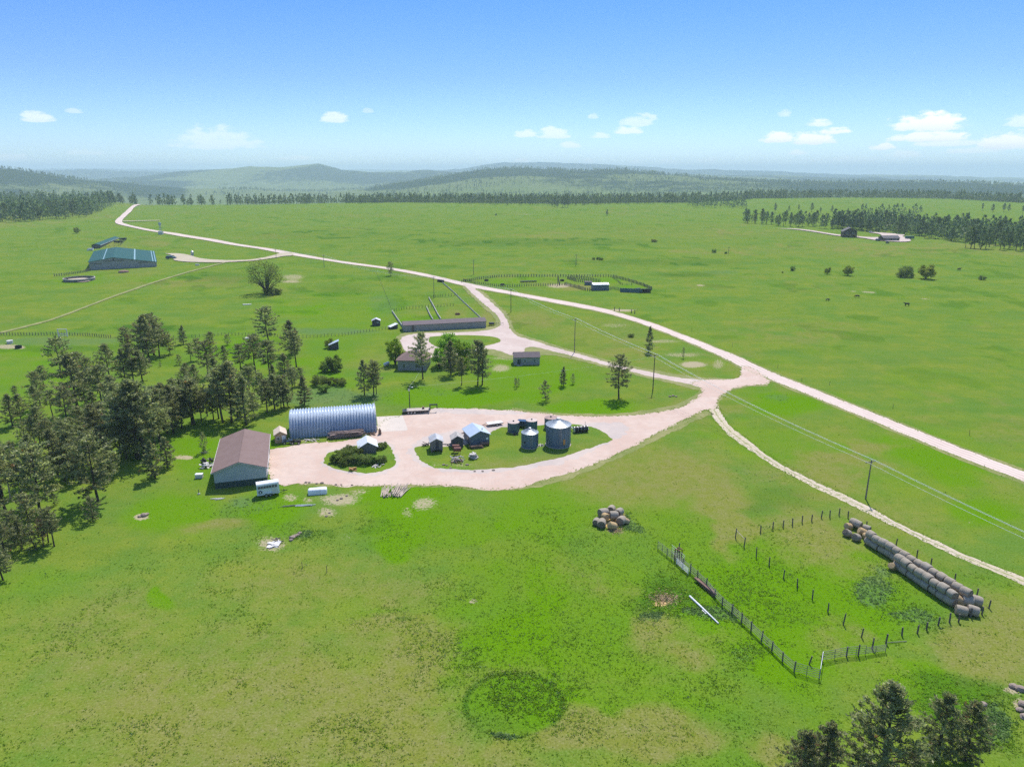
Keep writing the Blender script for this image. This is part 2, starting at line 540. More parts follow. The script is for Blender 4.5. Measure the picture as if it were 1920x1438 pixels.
M['trim'] = plain('cream_trim', (.62, .56, .52), .6)
M['greysiding'] = ribbed('taupe_siding', (.30, .29, .27), (.24, .235, .22), .3, .7)
M['quonset'] = ribbed('arched_steel', (.42, .48, .56), (.30, .36, .44), .12, .42, .35, 'z', .6)
M['quonsetend'] = ribbed('pale_end_panel', (.68, .66, .64), (.55, .53, .52), .3, .6)
M['binwall'] = ribbed('bin_corrugated', (.13, .19, .25), (.09, .13, .18), .22, .45, .3, 'z', .8)
M['binroof'] = plain('bin_roof_sheet', (.50, .53, .56), .4, .4, .3, 1.3)
M['binroofpink'] = plain('dusty_bin_lid', (.55, .44, .39), .7, .1, .25, 1.5)
M['binroofrust'] = plain('rusty_bin_lid', (.36, .25, .22), .7, .2, .4, 1.5)
M['orange'] = plain('orange_hatch', (.52, .25, .07), .7, 0, .3, 2.)
M['tinroof'] = ribbed('tin_roof', (.60, .66, .73), (.48, .53, .60), .3, .4, .4, 'y', .5)
M['tinroofold'] = ribbed('old_tin_roof', (.52, .52, .53), (.40, .36, .34), .3, .5, .3, 'y', .9, (.33, .22, .16))
M['paleroof'] = ribbed('pale_roof', (.70, .72, .73), (.58, .60, .62), .3, .5, .1, 'y', .5)
M['oldshingle'] = plain('patched_roof', (.56, .52, .48), .9, 0, .6, 2.2, (.24, .2, .18))
M['shedblue'] = ribbed('blue_grey_siding', (.12, .15, .18), (.085, .105, .13), .28, .6)
M['oldboards'] = planks('weathered_boards', (.27, .24, .22), (.17, .15, .14), .22)
M['darkboards'] = planks('dark_boards', (.13, .12, .12), (.075, .07, .075), .2)
M['osb'] = plain('bare_plywood', (.50, .34, .2), .85, 0, .2, 3.)
M['osbroof'] = plain('raw_roof_board', (.66, .53, .42), .85, 0, .15, 2.)
M['deck'] = planks('trailer_deck', (.60, .50, .42), (.50, .42, .36), .3)
M['lumber'] = planks('stacked_lumber', (.24, .17, .15), (.34, .25, .22), .12, 1)
M['rustred'] = plain('red_rust', (.21, .075, .055), .6, .1, .35, 2.)
M['rusty'] = plain('brown_rust', (.25, .15, .11), .8, .2, .45, 2.)
M['board'] = plain('bleached_board', (.55, .50, .45), .85, 0, .3, 3.)
M['timber'] = plain('orange_timber', (.48, .27, .1), .8, 0, .25, 3.)
M['rock'] = plain('field_stone', (.33, .25, .20), .9, 0, .4, 3., bstr=.5)
M['greenroof'] = ribbed('green_metal_roof', (.028, .095, .092), (.022, .078, .08), 1.0, .8, 0., 'y', .5, None, .08)
M['skylight'] = plain('skylight_strip', (.26, .40, .40), .4)
M['arenawall'] = ribbed('taupe_metal_wall', (.33, .31, .29), (.27, .255, .24), .6, .6)
M['pinkcurb'] = plain('pale_rail', (.62, .52, .48), .8)
M['truckblue'] = plain('navy_truck_paint', (.03, .07, .13), .25, .2, .15, 1., spec=.6)
M['carblue'] = plain('blue_car_paint', (.04, .08, .16), .3, .2, .15, 1., spec=.6)
M['carwhite'] = plain('silver_car_paint', (.55, .58, .6), .3, .2, .15, 1., spec=.6)
M['carteal'] = plain('teal_box_paint', (.05, .12, .12), .4, .1, .2, 1.)
M['teal'] = ribbed('teal_panels', (.07, .14, .15), (.05, .1, .11), .5, .6)
M['cow'] = plain('black_hide', (.012, .011, .011), .7)
M['logwall'] = planks('dark_log_wall', (.07, .045, .033), (.045, .03, .024), .35, 1)
M['darkroof'] = mat_shingle('charcoal_shingle', (.13, .115, .12), (.17, .15, .15))


def mat_bale(name, a, b, e):
    t = NT(name)
    co = t.n('ShaderNodeTexCoord').outputs['Object']
    oi = t.n('ShaderNodeObjectInfo')
    v = t.scale(co, 14, 2, 2)
    n1 = t.noise(v, 1.2, 5., .7); n2 = t.noise(co, 2.1, 4., .65); n3 = t.noise(co, 22., 2., .7)
    c = t.mix(t.ramp(n1, .35, .68), a, b)
    c = t.mix(t.math('MULTIPLY', t.ramp(n2, .46, .66), .75), c, e)
    c = t.mix(t.math('MULTIPLY', t.ramp(n3, .5, .72), .4), c, tuple(k * .35 for k in b))
    c = t.mix(t.math('MULTIPLY', oi.outputs['Random'], .45), c, (.35, .28, .20))
    h = t.math('ADD', n1, n3)
    return t.finish(c, .95, 0, h, .7, .06, .1)


M['bale'] = mat_bale('weathered_hay', (.40, .345, .275), (.30, .255, .20), (.35, .32, .275))
M['baleend'] = mat_bale('bale_end_hay', (.21, .155, .115), (.13, .10, .08), (.25, .19, .14))
M['balefresh'] = mat_bale('torn_hay', (.56, .39, .19), (.42, .28, .14), (.48, .34, .2))

# ------------------------------------------------------------------ camera, sun, sky, air
cam = bpy.data.cameras.new('camera'); camo = bpy.data.objects.new('camera', cam); COL.objects.link(camo)
cam.sensor_fit = 'HORIZONTAL'; cam.sensor_width = 36; cam.lens = 36 * F / 1920
cam.clip_start = .5; cam.clip_end = 90000
camo.location = (0, 0, CH); camo.rotation_euler = (math.pi / 2 - PITCH, 0, 0)
SC.camera = camo

sun = bpy.data.lights.new('sun', 'SUN'); suno = bpy.data.objects.new('sun', sun); COL.objects.link(suno)
sun.energy = 4.5; sun.angle = R(.53); sun.color = (1., .955, .88)
sd = Vector((math.sin(SUN_AZ) * math.cos(SUN_EL), math.cos(SUN_AZ) * math.cos(SUN_EL), math.sin(SUN_EL)))
suno.rotation_euler = sd.to_track_quat('Z', 'Y').to_euler(); suno.location = (60, 200, 400)

W = bpy.data.worlds.new('World'); SC.world = W; W.use_nodes = True
wt = W.node_tree; wt.nodes.clear()


def wn(typ, ins=None, **kw):
    nd = wt.nodes.new(typ)
    for k, v in kw.items(): setattr(nd, k, v)
    for k, v in (ins or {}).items():
        s = nd.inputs[k]
        if isinstance(v, bpy.types.NodeSocket): wt.links.new(v, s)
        else: s.default_value = v
    return nd


def wm(op, a, b=0.0, c=None):
    ins = {0: a, 1: b}
    if c is not None: ins[2] = c
    return wn('ShaderNodeMath', ins, operation=op).outputs[0]


gen = wn('ShaderNodeTexCoord').outputs['Generated']
sep = wn('ShaderNodeSeparateXYZ', {0: gen})
# the skyline colour carries on below eye level, where the land drops away
svec = wn('ShaderNodeCombineXYZ', {0: sep.outputs[0], 1: sep.outputs[1], 2: wm('MAXIMUM', sep.outputs[2], .004)}).outputs[0]
sky = wn('ShaderNodeTexSky', {'Vector': svec}, sky_type='NISHITA', sun_disc=False)
sky.sun_elevation = SUN_EL; sky.sun_rotation = SUN_AZ
sky.altitude = 1200; sky.air_density = SKY['air']; sky.dust_density = SKY['dust']; sky.ozone_density = SKY['ozone']
hs = wn('ShaderNodeHueSaturation', {'Hue': SKY['hue'], 'Saturation': SKY['sat'], 'Value': SKY['val'], 'Color': sky.outputs[0]})
azn = wm('ARCTAN2', sep.outputs[0], sep.outputs[1]); eln = wm('ARCSINE', sep.outputs[2])
# pale skyline, deeper blue above; unseen upper dome brightened as added fill light
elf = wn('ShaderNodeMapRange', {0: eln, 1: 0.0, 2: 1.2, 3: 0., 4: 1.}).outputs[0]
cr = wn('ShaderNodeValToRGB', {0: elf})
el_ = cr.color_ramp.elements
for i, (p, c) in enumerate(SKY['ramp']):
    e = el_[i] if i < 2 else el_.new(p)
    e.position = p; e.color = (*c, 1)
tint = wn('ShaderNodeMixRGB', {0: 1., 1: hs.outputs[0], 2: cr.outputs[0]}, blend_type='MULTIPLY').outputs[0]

CLOUDS = [(72, 222, 20, 7, .72), (627, 222, 22, 8, .7), (408, 265, 70, 15, .5), (985, 252, 20, 6, .7), (1037, 252, 30, 9, .7), (1068, 272, 18, 6, .6), (1197, 228, 32, 10, .55),
          (1176, 246, 26, 6, .8), (1128, 255, 18, 5, .6), (1456, 260, 28, 8, 1.), (1522, 262, 34, 10, 1.1), (1536, 232, 20, 6, .85), (1562, 247, 28, 5, .9), (1738, 232, 52, 14, 1.2),
          (1738, 259, 52, 7, 1.), (1775, 270, 48, 5, .8), (1654, 277, 18, 5, .9), (1890, 268, 44, 12, 1.15), (1825, 283, 40, 5, .6), (1908, 230, 20, 8, .6), (980, 302, 15, 4, .6),
          (1105, 303, 12, 4, .5), (1190, 305, 14, 4, .5), (1250, 305, 18, 4, .4), (560, 297, 32, 4, .45), (20, 297, 34, 5, .45), (140, 209, 12, 4, .4), (1470, 216, 12, 5, .45),
          (1600, 300, 70, 4, .3), (1330, 303, 26, 4, .35), (1112, 219, 10, 4, .4), (690, 208, 10, 4, .3), (160, 287, 26, 4, .3), (1690, 290, 28, 5, .5), (1495, 287, 16, 4, .6)]
cn = wn('ShaderNodeTexNoise', {'Vector': wn('ShaderNodeMapping', {'Vector': gen, 'Scale': (1., 1., 2.6)}).outputs[0], 'Scale': 46., 'Detail': 6., 'Roughness': .62}).outputs[0]
cn2 = wm('MULTIPLY', wm('SUBTRACT', cn, .5), 4.0)
acc = None; shd = None
for (px, py, a, b, k) in CLOUDS:
    dx, dy, dz = dirpx(px, py + b * .5)
    az0 = math.atan2(dx, dy); el0 = math.atan2(dz, math.hypot(dx, dy))
    aa = 1.1 * a / F; bb = 1.4 * b / F
    ex = wm('DIVIDE', wm('SUBTRACT', azn, az0), aa)
    ey = wm('DIVIDE', wm('SUBTRACT', eln, el0), bb)
    eyy = wm('MULTIPLY', wm('ABSOLUTE', ey), wm('SUBTRACT', 1.7, wm('SIGN', ey)))      # flat base, domed top
    d = wm('SUBTRACT', 1.0, wm('ADD', wm('MULTIPLY', ex, ex), wm('MULTIPLY', eyy, eyy)))
    d = wm('ADD', d, wm('MULTIPLY', cn2, .8))
    d = wn('ShaderNodeMapRange', {0: d, 1: -.05, 2: .75, 3: 0., 4: min(1., 1.0 * k if k > .85 else .8 * k)}, interpolation_type='SMOOTHSTEP').outputs[0]
    acc = d if acc is None else wm('MAXIMUM', acc, d)
    s_ = wm('MULTIPLY', d, wn('ShaderNodeMapRange', {0: ey, 1: .35, 2: -.55, 3: 0., 4: 1.}).outputs[0])
    shd = s_ if shd is None else wm('MAXIMUM', shd, s_)
acc = wm('MINIMUM', acc, .93)
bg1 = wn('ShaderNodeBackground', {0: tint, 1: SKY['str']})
ccol = wn('ShaderNodeMixRGB', {0: shd, 1: (1., .99, .985, 1), 2: (.74, .79, .90, 1)}).outputs[0]
bg2 = wn('ShaderNodeBackground', {0: ccol, 1: SKY['cloud']})
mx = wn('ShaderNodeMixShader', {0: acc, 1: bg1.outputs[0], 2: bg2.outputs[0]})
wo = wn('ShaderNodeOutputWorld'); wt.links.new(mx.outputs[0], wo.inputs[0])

hz = MB(); hz.box(-33000, 33000, -33000, 33000, -190, 285)
hm = NT('haze_air')
pv = hm.n('ShaderNodeVolumePrincipled', {'Color': HAZE['col'], 'Density': HAZE['den'], 'Anisotropy': HAZE['g']})
hm.t.links.new(pv.outputs[0], hm.out.inputs['Volume'])
hzo = hz.build('haze', hm.m)
setp(hzo, kind='stuff')

SC.view_settings.view_transform = 'Standard'; SC.view_settings.look = 'None'
SC.view_settings.gamma = 1; SC.view_settings.use_curve_mapping = False
SC.view_settings.exposure = EXPO
cy = SC.cycles
cy.max_bounces = 5; cy.diffuse_bounces = 2; cy.glossy_bounces = 2; cy.transmission_bounces = 3; cy.volume_bounces = 1; cy.transparent_max_bounces = 6
cy.use_denoising = DENOISE
cy.use_adaptive_sampling = False
try:
    cy.denoiser = 'OPENIMAGEDENOISE'; cy.denoising_input_passes = 'RGB_ALBEDO_NORMAL'
except Exception: pass
cy.caustics_reflective = False; cy.caustics_refractive = False
cy.sample_clamp_indirect = 4

# ------------------------------------------------------------------ ground
# patches of the pasture, surveyed as ellipses on sight lines: x, y, half-sizes, strength
LUSH = [(990, 528, 100, 6, .68), (1130, 526, 45, 6, .6), (1180, 540, 30, 5, .68), (780, 595, 40, 10, .5), (210, 480, 45, 14, .5), (150, 528, 50, 9, .6), (250, 520, 90, 10, .4), (1130, 1170, 330, 170, .5), (1480, 1130, 260, 130, .75), (1300, 1010, 120, 80, .45), (760, 960, 90, 45, .8), (745, 1015, 55, 22, .8), (310, 1115, 28, 16, 1.),
        (520, 960, 70, 40, .7), (330, 960, 90, 40, .7), (720, 1150, 60, 30, .5), (1150, 1330, 260, 60, .5), (1740, 1290, 120, 40, .9), (1000, 965, 120, 70, .6), (960, 985, 40, 20, .8),
        (1000, 700, 130, 45, .6), (820, 745, 120, 18, .7), (1100, 760, 90, 12, .8), (1470, 760, 60, 25, .7), (1700, 860, 200, 70, .35), (640, 600, 120, 60, .45), (480, 830, 60, 20, .8),
        (450, 660, 60, 30, .5), (30, 700, 90, 50, .5), (1840, 960, 60, 30, .6), (860, 990, 180, 40, .5), (1480, 1230, 200, 60, .5), (380, 850, 60, 60, .6), (620, 660, 60, 60, .45)]
DRY = [(1085, 540, 30, 5, .9), (1000, 528, 110, 7, .4), (860, 590, 30, 12, .5), (780, 590, 30, 10, .4), (240, 510, 80, 14, .45), (220, 462, 30, 9, .5), (280, 455, 30, 8, .4), (400, 1300, 460, 130, .62), (620, 1100, 230, 60, .55), (200, 1180, 200, 90, .42), (750, 1210, 130, 70, .55), (1180, 1400, 160, 45, .9), (1190, 880, 150, 60, .6), (1345, 930, 60, 40, .7),
       (1290, 900, 80, 50, .5), (1870, 1200, 110, 70, .75), (1640, 1010, 160, 60, .35), (1560, 860, 120, 60, .45), (1130, 640, 110, 50, .45), (1000, 600, 60, 20, .6), (700, 1390, 200, 40, .6),
       (1060, 1090, 100, 40, .25), (560, 1390, 220, 60, .6), (1250, 1200, 60, 30, .5), (1460, 1400, 90, 30, .7), (1600, 470, 400, 14, .35), (1200, 440, 300, 14, .3), (60, 395, 200, 30, .35),
       (1010, 870, 120, 25, .55), (400, 990, 60, 14, .6), (830, 1180, 60, 26, .6), (1380, 985, 30, 40, .8), (930, 605, 30, 22, .9), (300, 530, 200, 16, .3), (1000, 530, 120, 10, .25), (1700, 680, 300, 60, .18)]
RANK = [(1245, 1110, 75, 52, .9), (1147, 977, 44, 24, .7), (1000, 1385, 90, 35, .3), (790, 1180, 20, 8, .7), (1460, 940, 70, 30, .5), (1800, 1300, 120, 40, .75), (1860, 1360, 70, 60, .6),
        (640, 545, 60, 14, .4), (430, 520, 80, 14, .4), (1330, 1100, 70, 50, .35), (1290, 515, 70, 6, .5), (1060, 1010, 50, 20, .4), (880, 1270, 40, 16, .4), (460, 965, 60, 20, .35),
        (590, 1010, 40, 12, .6), (700, 985, 30, 8, .5), (300, 615, 90, 10, .4), (1480, 1150, 60, 20, .4), (1700, 1120, 60, 30, .3), (1000, 455, 260, 8, .42), (1250, 492, 200, 8, .42), (620, 440, 200, 10, .3)]
WEED = [(1640, 1100, 50, 40, .55), (1700, 1150, 70, 22, .5), (1430, 1090, 90, 60, .28), (620, 745, 120, 22, .6), (720, 570, 40, 25, .5), (1330, 1150, 40, 28, .55), (1410, 1215, 50, 30, .45),
        (470, 955, 90, 18, .4), (560, 1010, 30, 14, .5), (1180, 990, 25, 18, .5), (60, 700, 80, 50, .35), (100, 640, 200, 10, .55), (620, 622, 120, 8, .6), (1450, 895, 60, 16, .3), (1260, 1170, 60, 24, .4),
        (1870, 1350, 50, 40, .5), (1350, 510, 50, 6, .5), (840, 735, 70, 8, .4), (1455, 745, 30, 12, .5), (1050, 1200, 220, 120, .16), (1160, 1060, 300, 90, .12)]
BARE = [(800, 942, 24, 10, .62), (768, 958, 12, 10, .45), (640, 938, 36, 13, .68), (616, 962, 16, 10, .6), (672, 925, 20, 7, .5), (546, 935, 14, 8, .55), (510, 1020, 26, 14, .62), (346, 857, 18, 4, .9), (270, 967, 15, 6, 1.),
        (1300, 684, 26, 6, .8), (1280, 665, 40, 5, .5), (1240, 640, 40, 4, .5), (1345, 683, 12, 10, .5), (1150, 610, 30, 4, .4), (1905, 1290, 20, 10, .8), (1915, 1320, 10, 14, .7), (1842, 1322, 9, 5, .9),
        (945, 672, 30, 4, .5), (940, 690, 22, 8, .6), (550, 520, 22, 6, .55), (545, 528, 20, 3, .6), (880, 800, 12, 6, .3), (1165, 582, 30, 2.4, .8), (840, 560, 30, 10, .25), (580, 940, 12, 5, .5),
        (1630, 548, 18, 1.2, .7), (1740, 560, 14, 1.4, .6), (1600, 546, 9, 1, .6), (1310, 536, 12, 1.2, .8), (1050, 536, 26, 4, .8), (700, 747, 8, 3, .4), (1210, 690, 14, 2, .3), (985, 402, 22, 1., .5),
        (1715, 541, 9, 1, .6), (15, 650, 30, 5, .7), (35, 651, 14, 4, .8), (980, 550, 16, 3, .2), (880, 610, 10, 5, .6), (650, 1008, 16, 6, .3), (890, 1125, 9, 6, .6), (1820, 980, 4, 2, .5), (612, 905, 60, 3, .5),
        (560, 828, 20, 3, .5), (865, 873, 30, 7, .45), (822, 872, 14, 4, .5), (700, 902, 60, 2.5, .35)]
HAY = [(1246, 1122, 20, 8, .85), (1152, 990, 16, 6, .9), (1147, 975, 34, 20, .75), (1640, 1040, 60, 20, .25)]


def feats(lst, px, py):
    m = np.zeros_like(px)
    for (a, b, ha, hb, k) in lst:
        d = ((px - a) / ha) ** 2 + ((py - b) / hb) ** 2
        m = np.maximum(m, k * np.clip(1.6 - 1.1 * np.sqrt(d), 0, 1) if k < .7 else k * np.clip((1.35 - np.sqrt(d)) / .7, 0, 1))
    return m


def masks(x, y, z):
    px, py, d = proj(x, y, z)
    ok = (d > 1)
    px = np.where(ok, px, -9e3); py = np.where(ok, py, 9e3)
    r = np.hypot(x, y)
    wx = (fbm(x, y, 9, 3, 50) - .5) * 1.0; wy = (fbm(x, y, 9, 3, 60) - .5) * 1.0
    k = F / np.maximum(r, 40)                                # pixels per metre across the view
    qx = px + wx * k * 8; qy = py + wy * k * 8 * np.clip(70 / np.maximum(r, 70), .05, 1)
    big = fbm(x, y, 60, 4, 70); mid = fbm(x, y, 20, 4, 80); sm = fbm(x, y, 7, 3, 90)
    near = 1 - sst(140, 330, r)
    lush = feats(LUSH, qx, qy) + .35 * sst(.52, .7, mid) + near * .10
    dry = feats(DRY, qx, qy) * (.6 + .8 * sm) + .42 * sst(.48, .7, big) * sst(.35, .65, sm) + .22 * near * sst(.4, .6, fbm(x, y, 33, 3, 97)) + .12 * sst(.45, .7, fbm(x, y, 260, 3, 95))
    rank = feats(RANK, qx, qy) * (1 - .25 * near) + .45 * sst(.63, .74, mid + .18 * (sm - .5)) * (1 - .8 * near)
    weed = feats(WEED, qx, qy) + .2 * sst(.6, .75, sm) * near
    # ring of rank grass where a stack once stood
    c = G(963, 1318); e = np.hypot((x - c[0]) / 6.0, (y - c[1]) / 5.6)
    ang = np.arctan2(y - c[1], x - c[0])
    ring = np.exp(-((e - 1 - .05 * (mid - .5)) / .095) ** 2) * np.clip(.75 + .35 * np.sin(ang - .2) + .2 * np.cos(ang * 2.), .3, 1)
    inside = (1 - sst(.8, 1.05, e))
    rank = rank * (1 - sst(1.5, 1.0, e) * .9) if False else rank
    rank = np.where(e < 1.6, np.minimum(rank, .22), rank); rank = np.maximum(rank, .72 * ring); rank = np.maximum(rank, .30 * inside); dry = dry * (1 - inside)
    w2 = np.exp(-((e - 1) / .07) ** 2) * np.exp(-((ang + 1.75) / .38) ** 2)
    weed = np.maximum(weed, .9 * w2)
    bare = feats(BARE, px + wx * k * 2.5, py + wy * k * 2.5 * np.clip(70 / np.maximum(r, 70), .05, 1)) + .25 * sst(.74, .82, sm) * near * .4
    hay = feats(HAY, qx * .5 + px * .5, qy * .5 + py * .5)
    far = sst(2500, 4200, r)
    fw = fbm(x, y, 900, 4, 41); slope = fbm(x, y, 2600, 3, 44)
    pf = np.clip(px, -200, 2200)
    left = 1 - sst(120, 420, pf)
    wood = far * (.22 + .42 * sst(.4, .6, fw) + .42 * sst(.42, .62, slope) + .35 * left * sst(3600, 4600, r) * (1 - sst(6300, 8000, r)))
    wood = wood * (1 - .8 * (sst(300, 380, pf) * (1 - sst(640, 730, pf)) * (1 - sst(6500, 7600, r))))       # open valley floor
    mA = np.stack([np.clip(dry, 0, 1), np.clip(lush * (1 - .6 * far), 0, 1), np.clip(rank * (1 - far), 0, 1), np.clip(bare, 0, 1)], -1)
    mB = np.stack([np.clip(wood, 0, 1), np.clip(hay, 0, 1), np.clip(weed * (1 - far), 0, 1), far], -1)
    return mA, mB


def make_ground():
    az = np.concatenate([np.radians(np.linspace(-180, -45, 50, endpoint=False)), np.radians(np.linspace(-45, 45, 1040, endpoint=False)), np.radians(np.linspace(45, 180, 50, endpoint=False))])
    rs = [18.0]
    while rs[-1] < 30000:
        r = rs[-1]
        rs.append(r + min(max(.14, 1.25 * (r * r + CH * CH) / (CH * 711)), max(5., r * .016) if r < 2600 else r * .011))
    rs = np.array(rs)
    A, Rr = np.meshgrid(az, rs)
    x = (Rr * np.sin(A)).ravel(); y = (Rr * np.cos(A)).ravel()
    z = terrain(x, y)
    near = (1 - sst(250, 420, np.hypot(x, y)))
    na, nr = len(az), len(rs)
    i = np.arange(nr - 1)[:, None] * na + np.arange(na)[None, :]
    j = np.arange(nr - 1)[:, None] * na + (np.arange(na)[None, :] + 1) % na
    q = np.stack([i, j, j + na, i + na], -1).reshape(-1, 4)[:, ::-1]
    mA, mB = masks(x, y, z)
    V = np.stack([x, y, z], -1)
    # close the hole under the drone
    V = np.vstack([V]);
    me = npmesh('ground', V, q, M['grass'], {'mask_a': mA, 'mask_b': mB}, smooth=True)
    o = put('ground', me); setp(o, kind='structure')
    # the patch of field straight below the drone
    n = 48
    vs = [(0, 0, 0)] + [(18.2 * math.sin(2 * math.pi * k / n), 18.2 * math.cos(2 * math.pi * k / n), -.01) for k in range(n)]
    me2 = npmesh('field', vs, [(0, 1 + (k + 1) % n, 1 + k) for k in range(n)], M['grass'],
                 {'mask_a': np.tile([.2, .3, .1, 0], (n + 1, 1)), 'mask_b': np.zeros((n + 1, 4))})
    setp(put('field', me2), kind='structure')
    print('ground verts', len(V))


make_ground()


# ------------------------------------------------------------------ roads, yard, islands
def lift_at(r, base):
    return base * (.14 + .86 * sst(170, 420, r)) + (r / 1000.) ** 2 * .45


def resample(P, n):
    P = [Vector(p) for p in P]
    L = [0]
    for a, b in zip(P, P[1:]): L.append(L[-1] + (b - a).length)
    out = []
    for k in range(n):
        s = L[-1] * k / (n - 1)
        i = 0
        while i < len(P) - 2 and L[i + 1] < s: i += 1
        t = (s - L[i]) / max(L[i + 1] - L[i], 1e-9)
        out.append(P[i].lerp(P[i + 1], t))
    return out, L[-1]


def smooth_line(P, it=1):
    for _ in range(it):
        Q = [P[0]]
        for a, b in zip(P, P[1:]):
            Q += [a.lerp(b, .25), a.lerp(b, .75)]
        Q.append(P[-1]); P = Q
    return P


def strip(name, U, L, mat, base, step=1.2, m=9, rag=.28, it=2):
    """road between two surveyed edges"""
    U = smooth_line([G(*p).to_2d() for p in U], it); L = smooth_line([G(*p).to_2d() for p in L], it)
    n = 40
    pu, lu = resample(U, n); n = max(12, int(lu / step)); n = min(n, 900)
    pu, _ = resample(U, n); pl, _ = resample(L, n)
    vs = []; at = []
    for k in range(n):
        a, b = pu[k], pl[k]
        w = (b - a).length
        ja = (vnoise(a.x / .8, a.y / .8, 3) - .5) * 2 * rag + (vnoise(a.x / 3.2, a.y / 3.2, 4) - .5) * 1.6 * rag
        jb = (vnoise(b.x / .8, b.y / .8, 5) - .5) * 2 * rag + (vnoise(b.x / 3.2, b.y / 3.2, 6) - .5) * 1.6 * rag
        for j in range(m):
            t = (j / (m - 1)) * (1 + (float(ja) + float(jb)) / max(w, .5)) - float(ja) / max(w, .5)
            p = a.lerp(b, t)
            vs.append((p.x, p.y)); at.append((j / (m - 1), 0, 0, 1))
    vs = np.array(vs); z = terrain(vs[:, 0], vs[:, 1]) + lift_at(np.hypot(vs[:, 0], vs[:, 1]), base)
    V = np.column_stack([vs, z])
    q = [(k * m + j, (k + 1) * m + j, (k + 1) * m + j + 1, k * m + j + 1) for k in range(n - 1) for j in range(m - 1)]
    a0, a1, a2 = V[q[0][0]], V[q[0][1]], V[q[0][2]]
    if np.cross(a1 - a0, a2 - a0)[2] < 0: q = [f[::-1] for f in q]
    me = npmesh(name, V, q, mat, {'across': np.array(at)}, smooth=True)
    return setp(put(name, me), kind='structure')


def region(name, P, mat, base, rag=.3, it=2, step=.7, attrs=False):
    P = [G(*p).to_2d() for p in P]
    P = smooth_line(P + [P[0]], it)[:-1]
    Q, L = resample(P + [P[0]], max(24, int(sum((b - a).length for a, b in zip(P, P[1:])) / step)))
    Q = Q[:-1]
    n = len(Q); out = []
    for k in range(n):
        t = (Q[(k + 1) % n] - Q[k - 1]); t = Vector((t.y, -t.x)).normalized()
        p = Q[k]
        j = (float(vnoise(p.x / .9, p.y / .9, 13)) - .5) * 2 * rag + (float(vnoise(p.x / 3.5, p.y / 3.5, 14)) - .5) * 1.8 * rag
        out.append(p + t * j)
    xs = [p.x for p in out]; ys = [p.y for p in out]
    pts = list(out)
    sp = max(3.0, math.sqrt((max(xs) - min(xs)) * (max(ys) - min(ys)) / 900))
    gx = np.arange(min(xs), max(xs), sp)
    for a in gx:
        for b in np.arange(min(ys), max(ys), sp): pts.append(Vector((a + .01 * random.random(), b + .01 * random.random())))
    r = delaunay_2d_cdt(pts, [(k, (k + 1) % n) for k in range(n)], [], 1, 1e-4)
    v = np.array([(p.x, p.y) for p in r[0]])
    z = terrain(v[:, 0], v[:, 1]) + lift_at(np.hypot(v[:, 0], v[:, 1]), base)
    f = [t for t in r[2] if len(t) == 3]
    V = np.column_stack([v, z])
    F3 = np.array(f)
    cr_ = np.cross(V[F3[:, 1]] - V[F3[:, 0]], V[F3[:, 2]] - V[F3[:, 0]])[:, 2]
    F3[cr_ < 0] = F3[cr_ < 0][:, ::-1]
    at = None
    if attrs:
        mA, mB = masks(V[:, 0], V[:, 1], V[:, 2])
        mA[:, 3] = np.minimum(mA[:, 3], .9); at = {'mask_a': mA, 'mask_b': mB}
    return setp(put(name, npmesh(name, V, F3, mat, at)), kind='structure')


MU = [(257, 383.7), (249, 386), (244, 390), (237, 396), (229, 403), (221, 410), (215.5, 415), (216, 418.8), (222.5, 422), (250, 428), (300, 437), (375, 449.5), (479, 466), (522, 474.5), (560, 481), (605, 487.5), (655, 496), (720, 504),
      (780, 515), (830, 526), (867, 536), (887, 540), (959, 552.5), (1035, 567.5), (1085, 576.5), (1135, 586.5), (1185, 601), (1235, 619), (1275, 635), (1335, 661), (1372, 679), (1395, 692), (1440, 710), (1477, 725), (1565, 760), (1690, 812), (1815, 864), (1922, 903), (1990, 931), (2120, 984), (2330, 1070)]
ML = [(264, 384), (256, 387), (250, 392), (244, 400), (236, 407), (229, 414), (228.5, 417), (233, 420), (250, 425), (300, 434.2), (350, 441), (425, 454), (479, 463), (537, 472), (605, 484), (655, 492.5), (720, 501), (780, 510), (842, 524), (867, 529.5), (890, 534.3), (959, 547.3),
      (1035, 561), (1085, 570), (1135, 579.5), (1185, 594), (1235, 610), (1272, 624.5), (1310, 639), (1360, 659), (1397, 674), (1440, 695), (1565, 745), (1690, 795), (1815, 845), (1922, 884), (1990, 911), (2120, 962), (2330, 1045)]
strip('county_road', MU, ML, M['gravel'], .07, step=1.6, rag=.32)
region('road_verge', [(p[0], p[1] + (.0022 * max(p[1] - 370, 2) ** 1.25)) for p in MU[9:]] + [(p[0], p[1] - (.0017 * max(p[1] - 370, 2) ** 1.25)) for p in reversed(ML[9:])], M['verge'], .025, rag=.3, it=1, step=2.2)
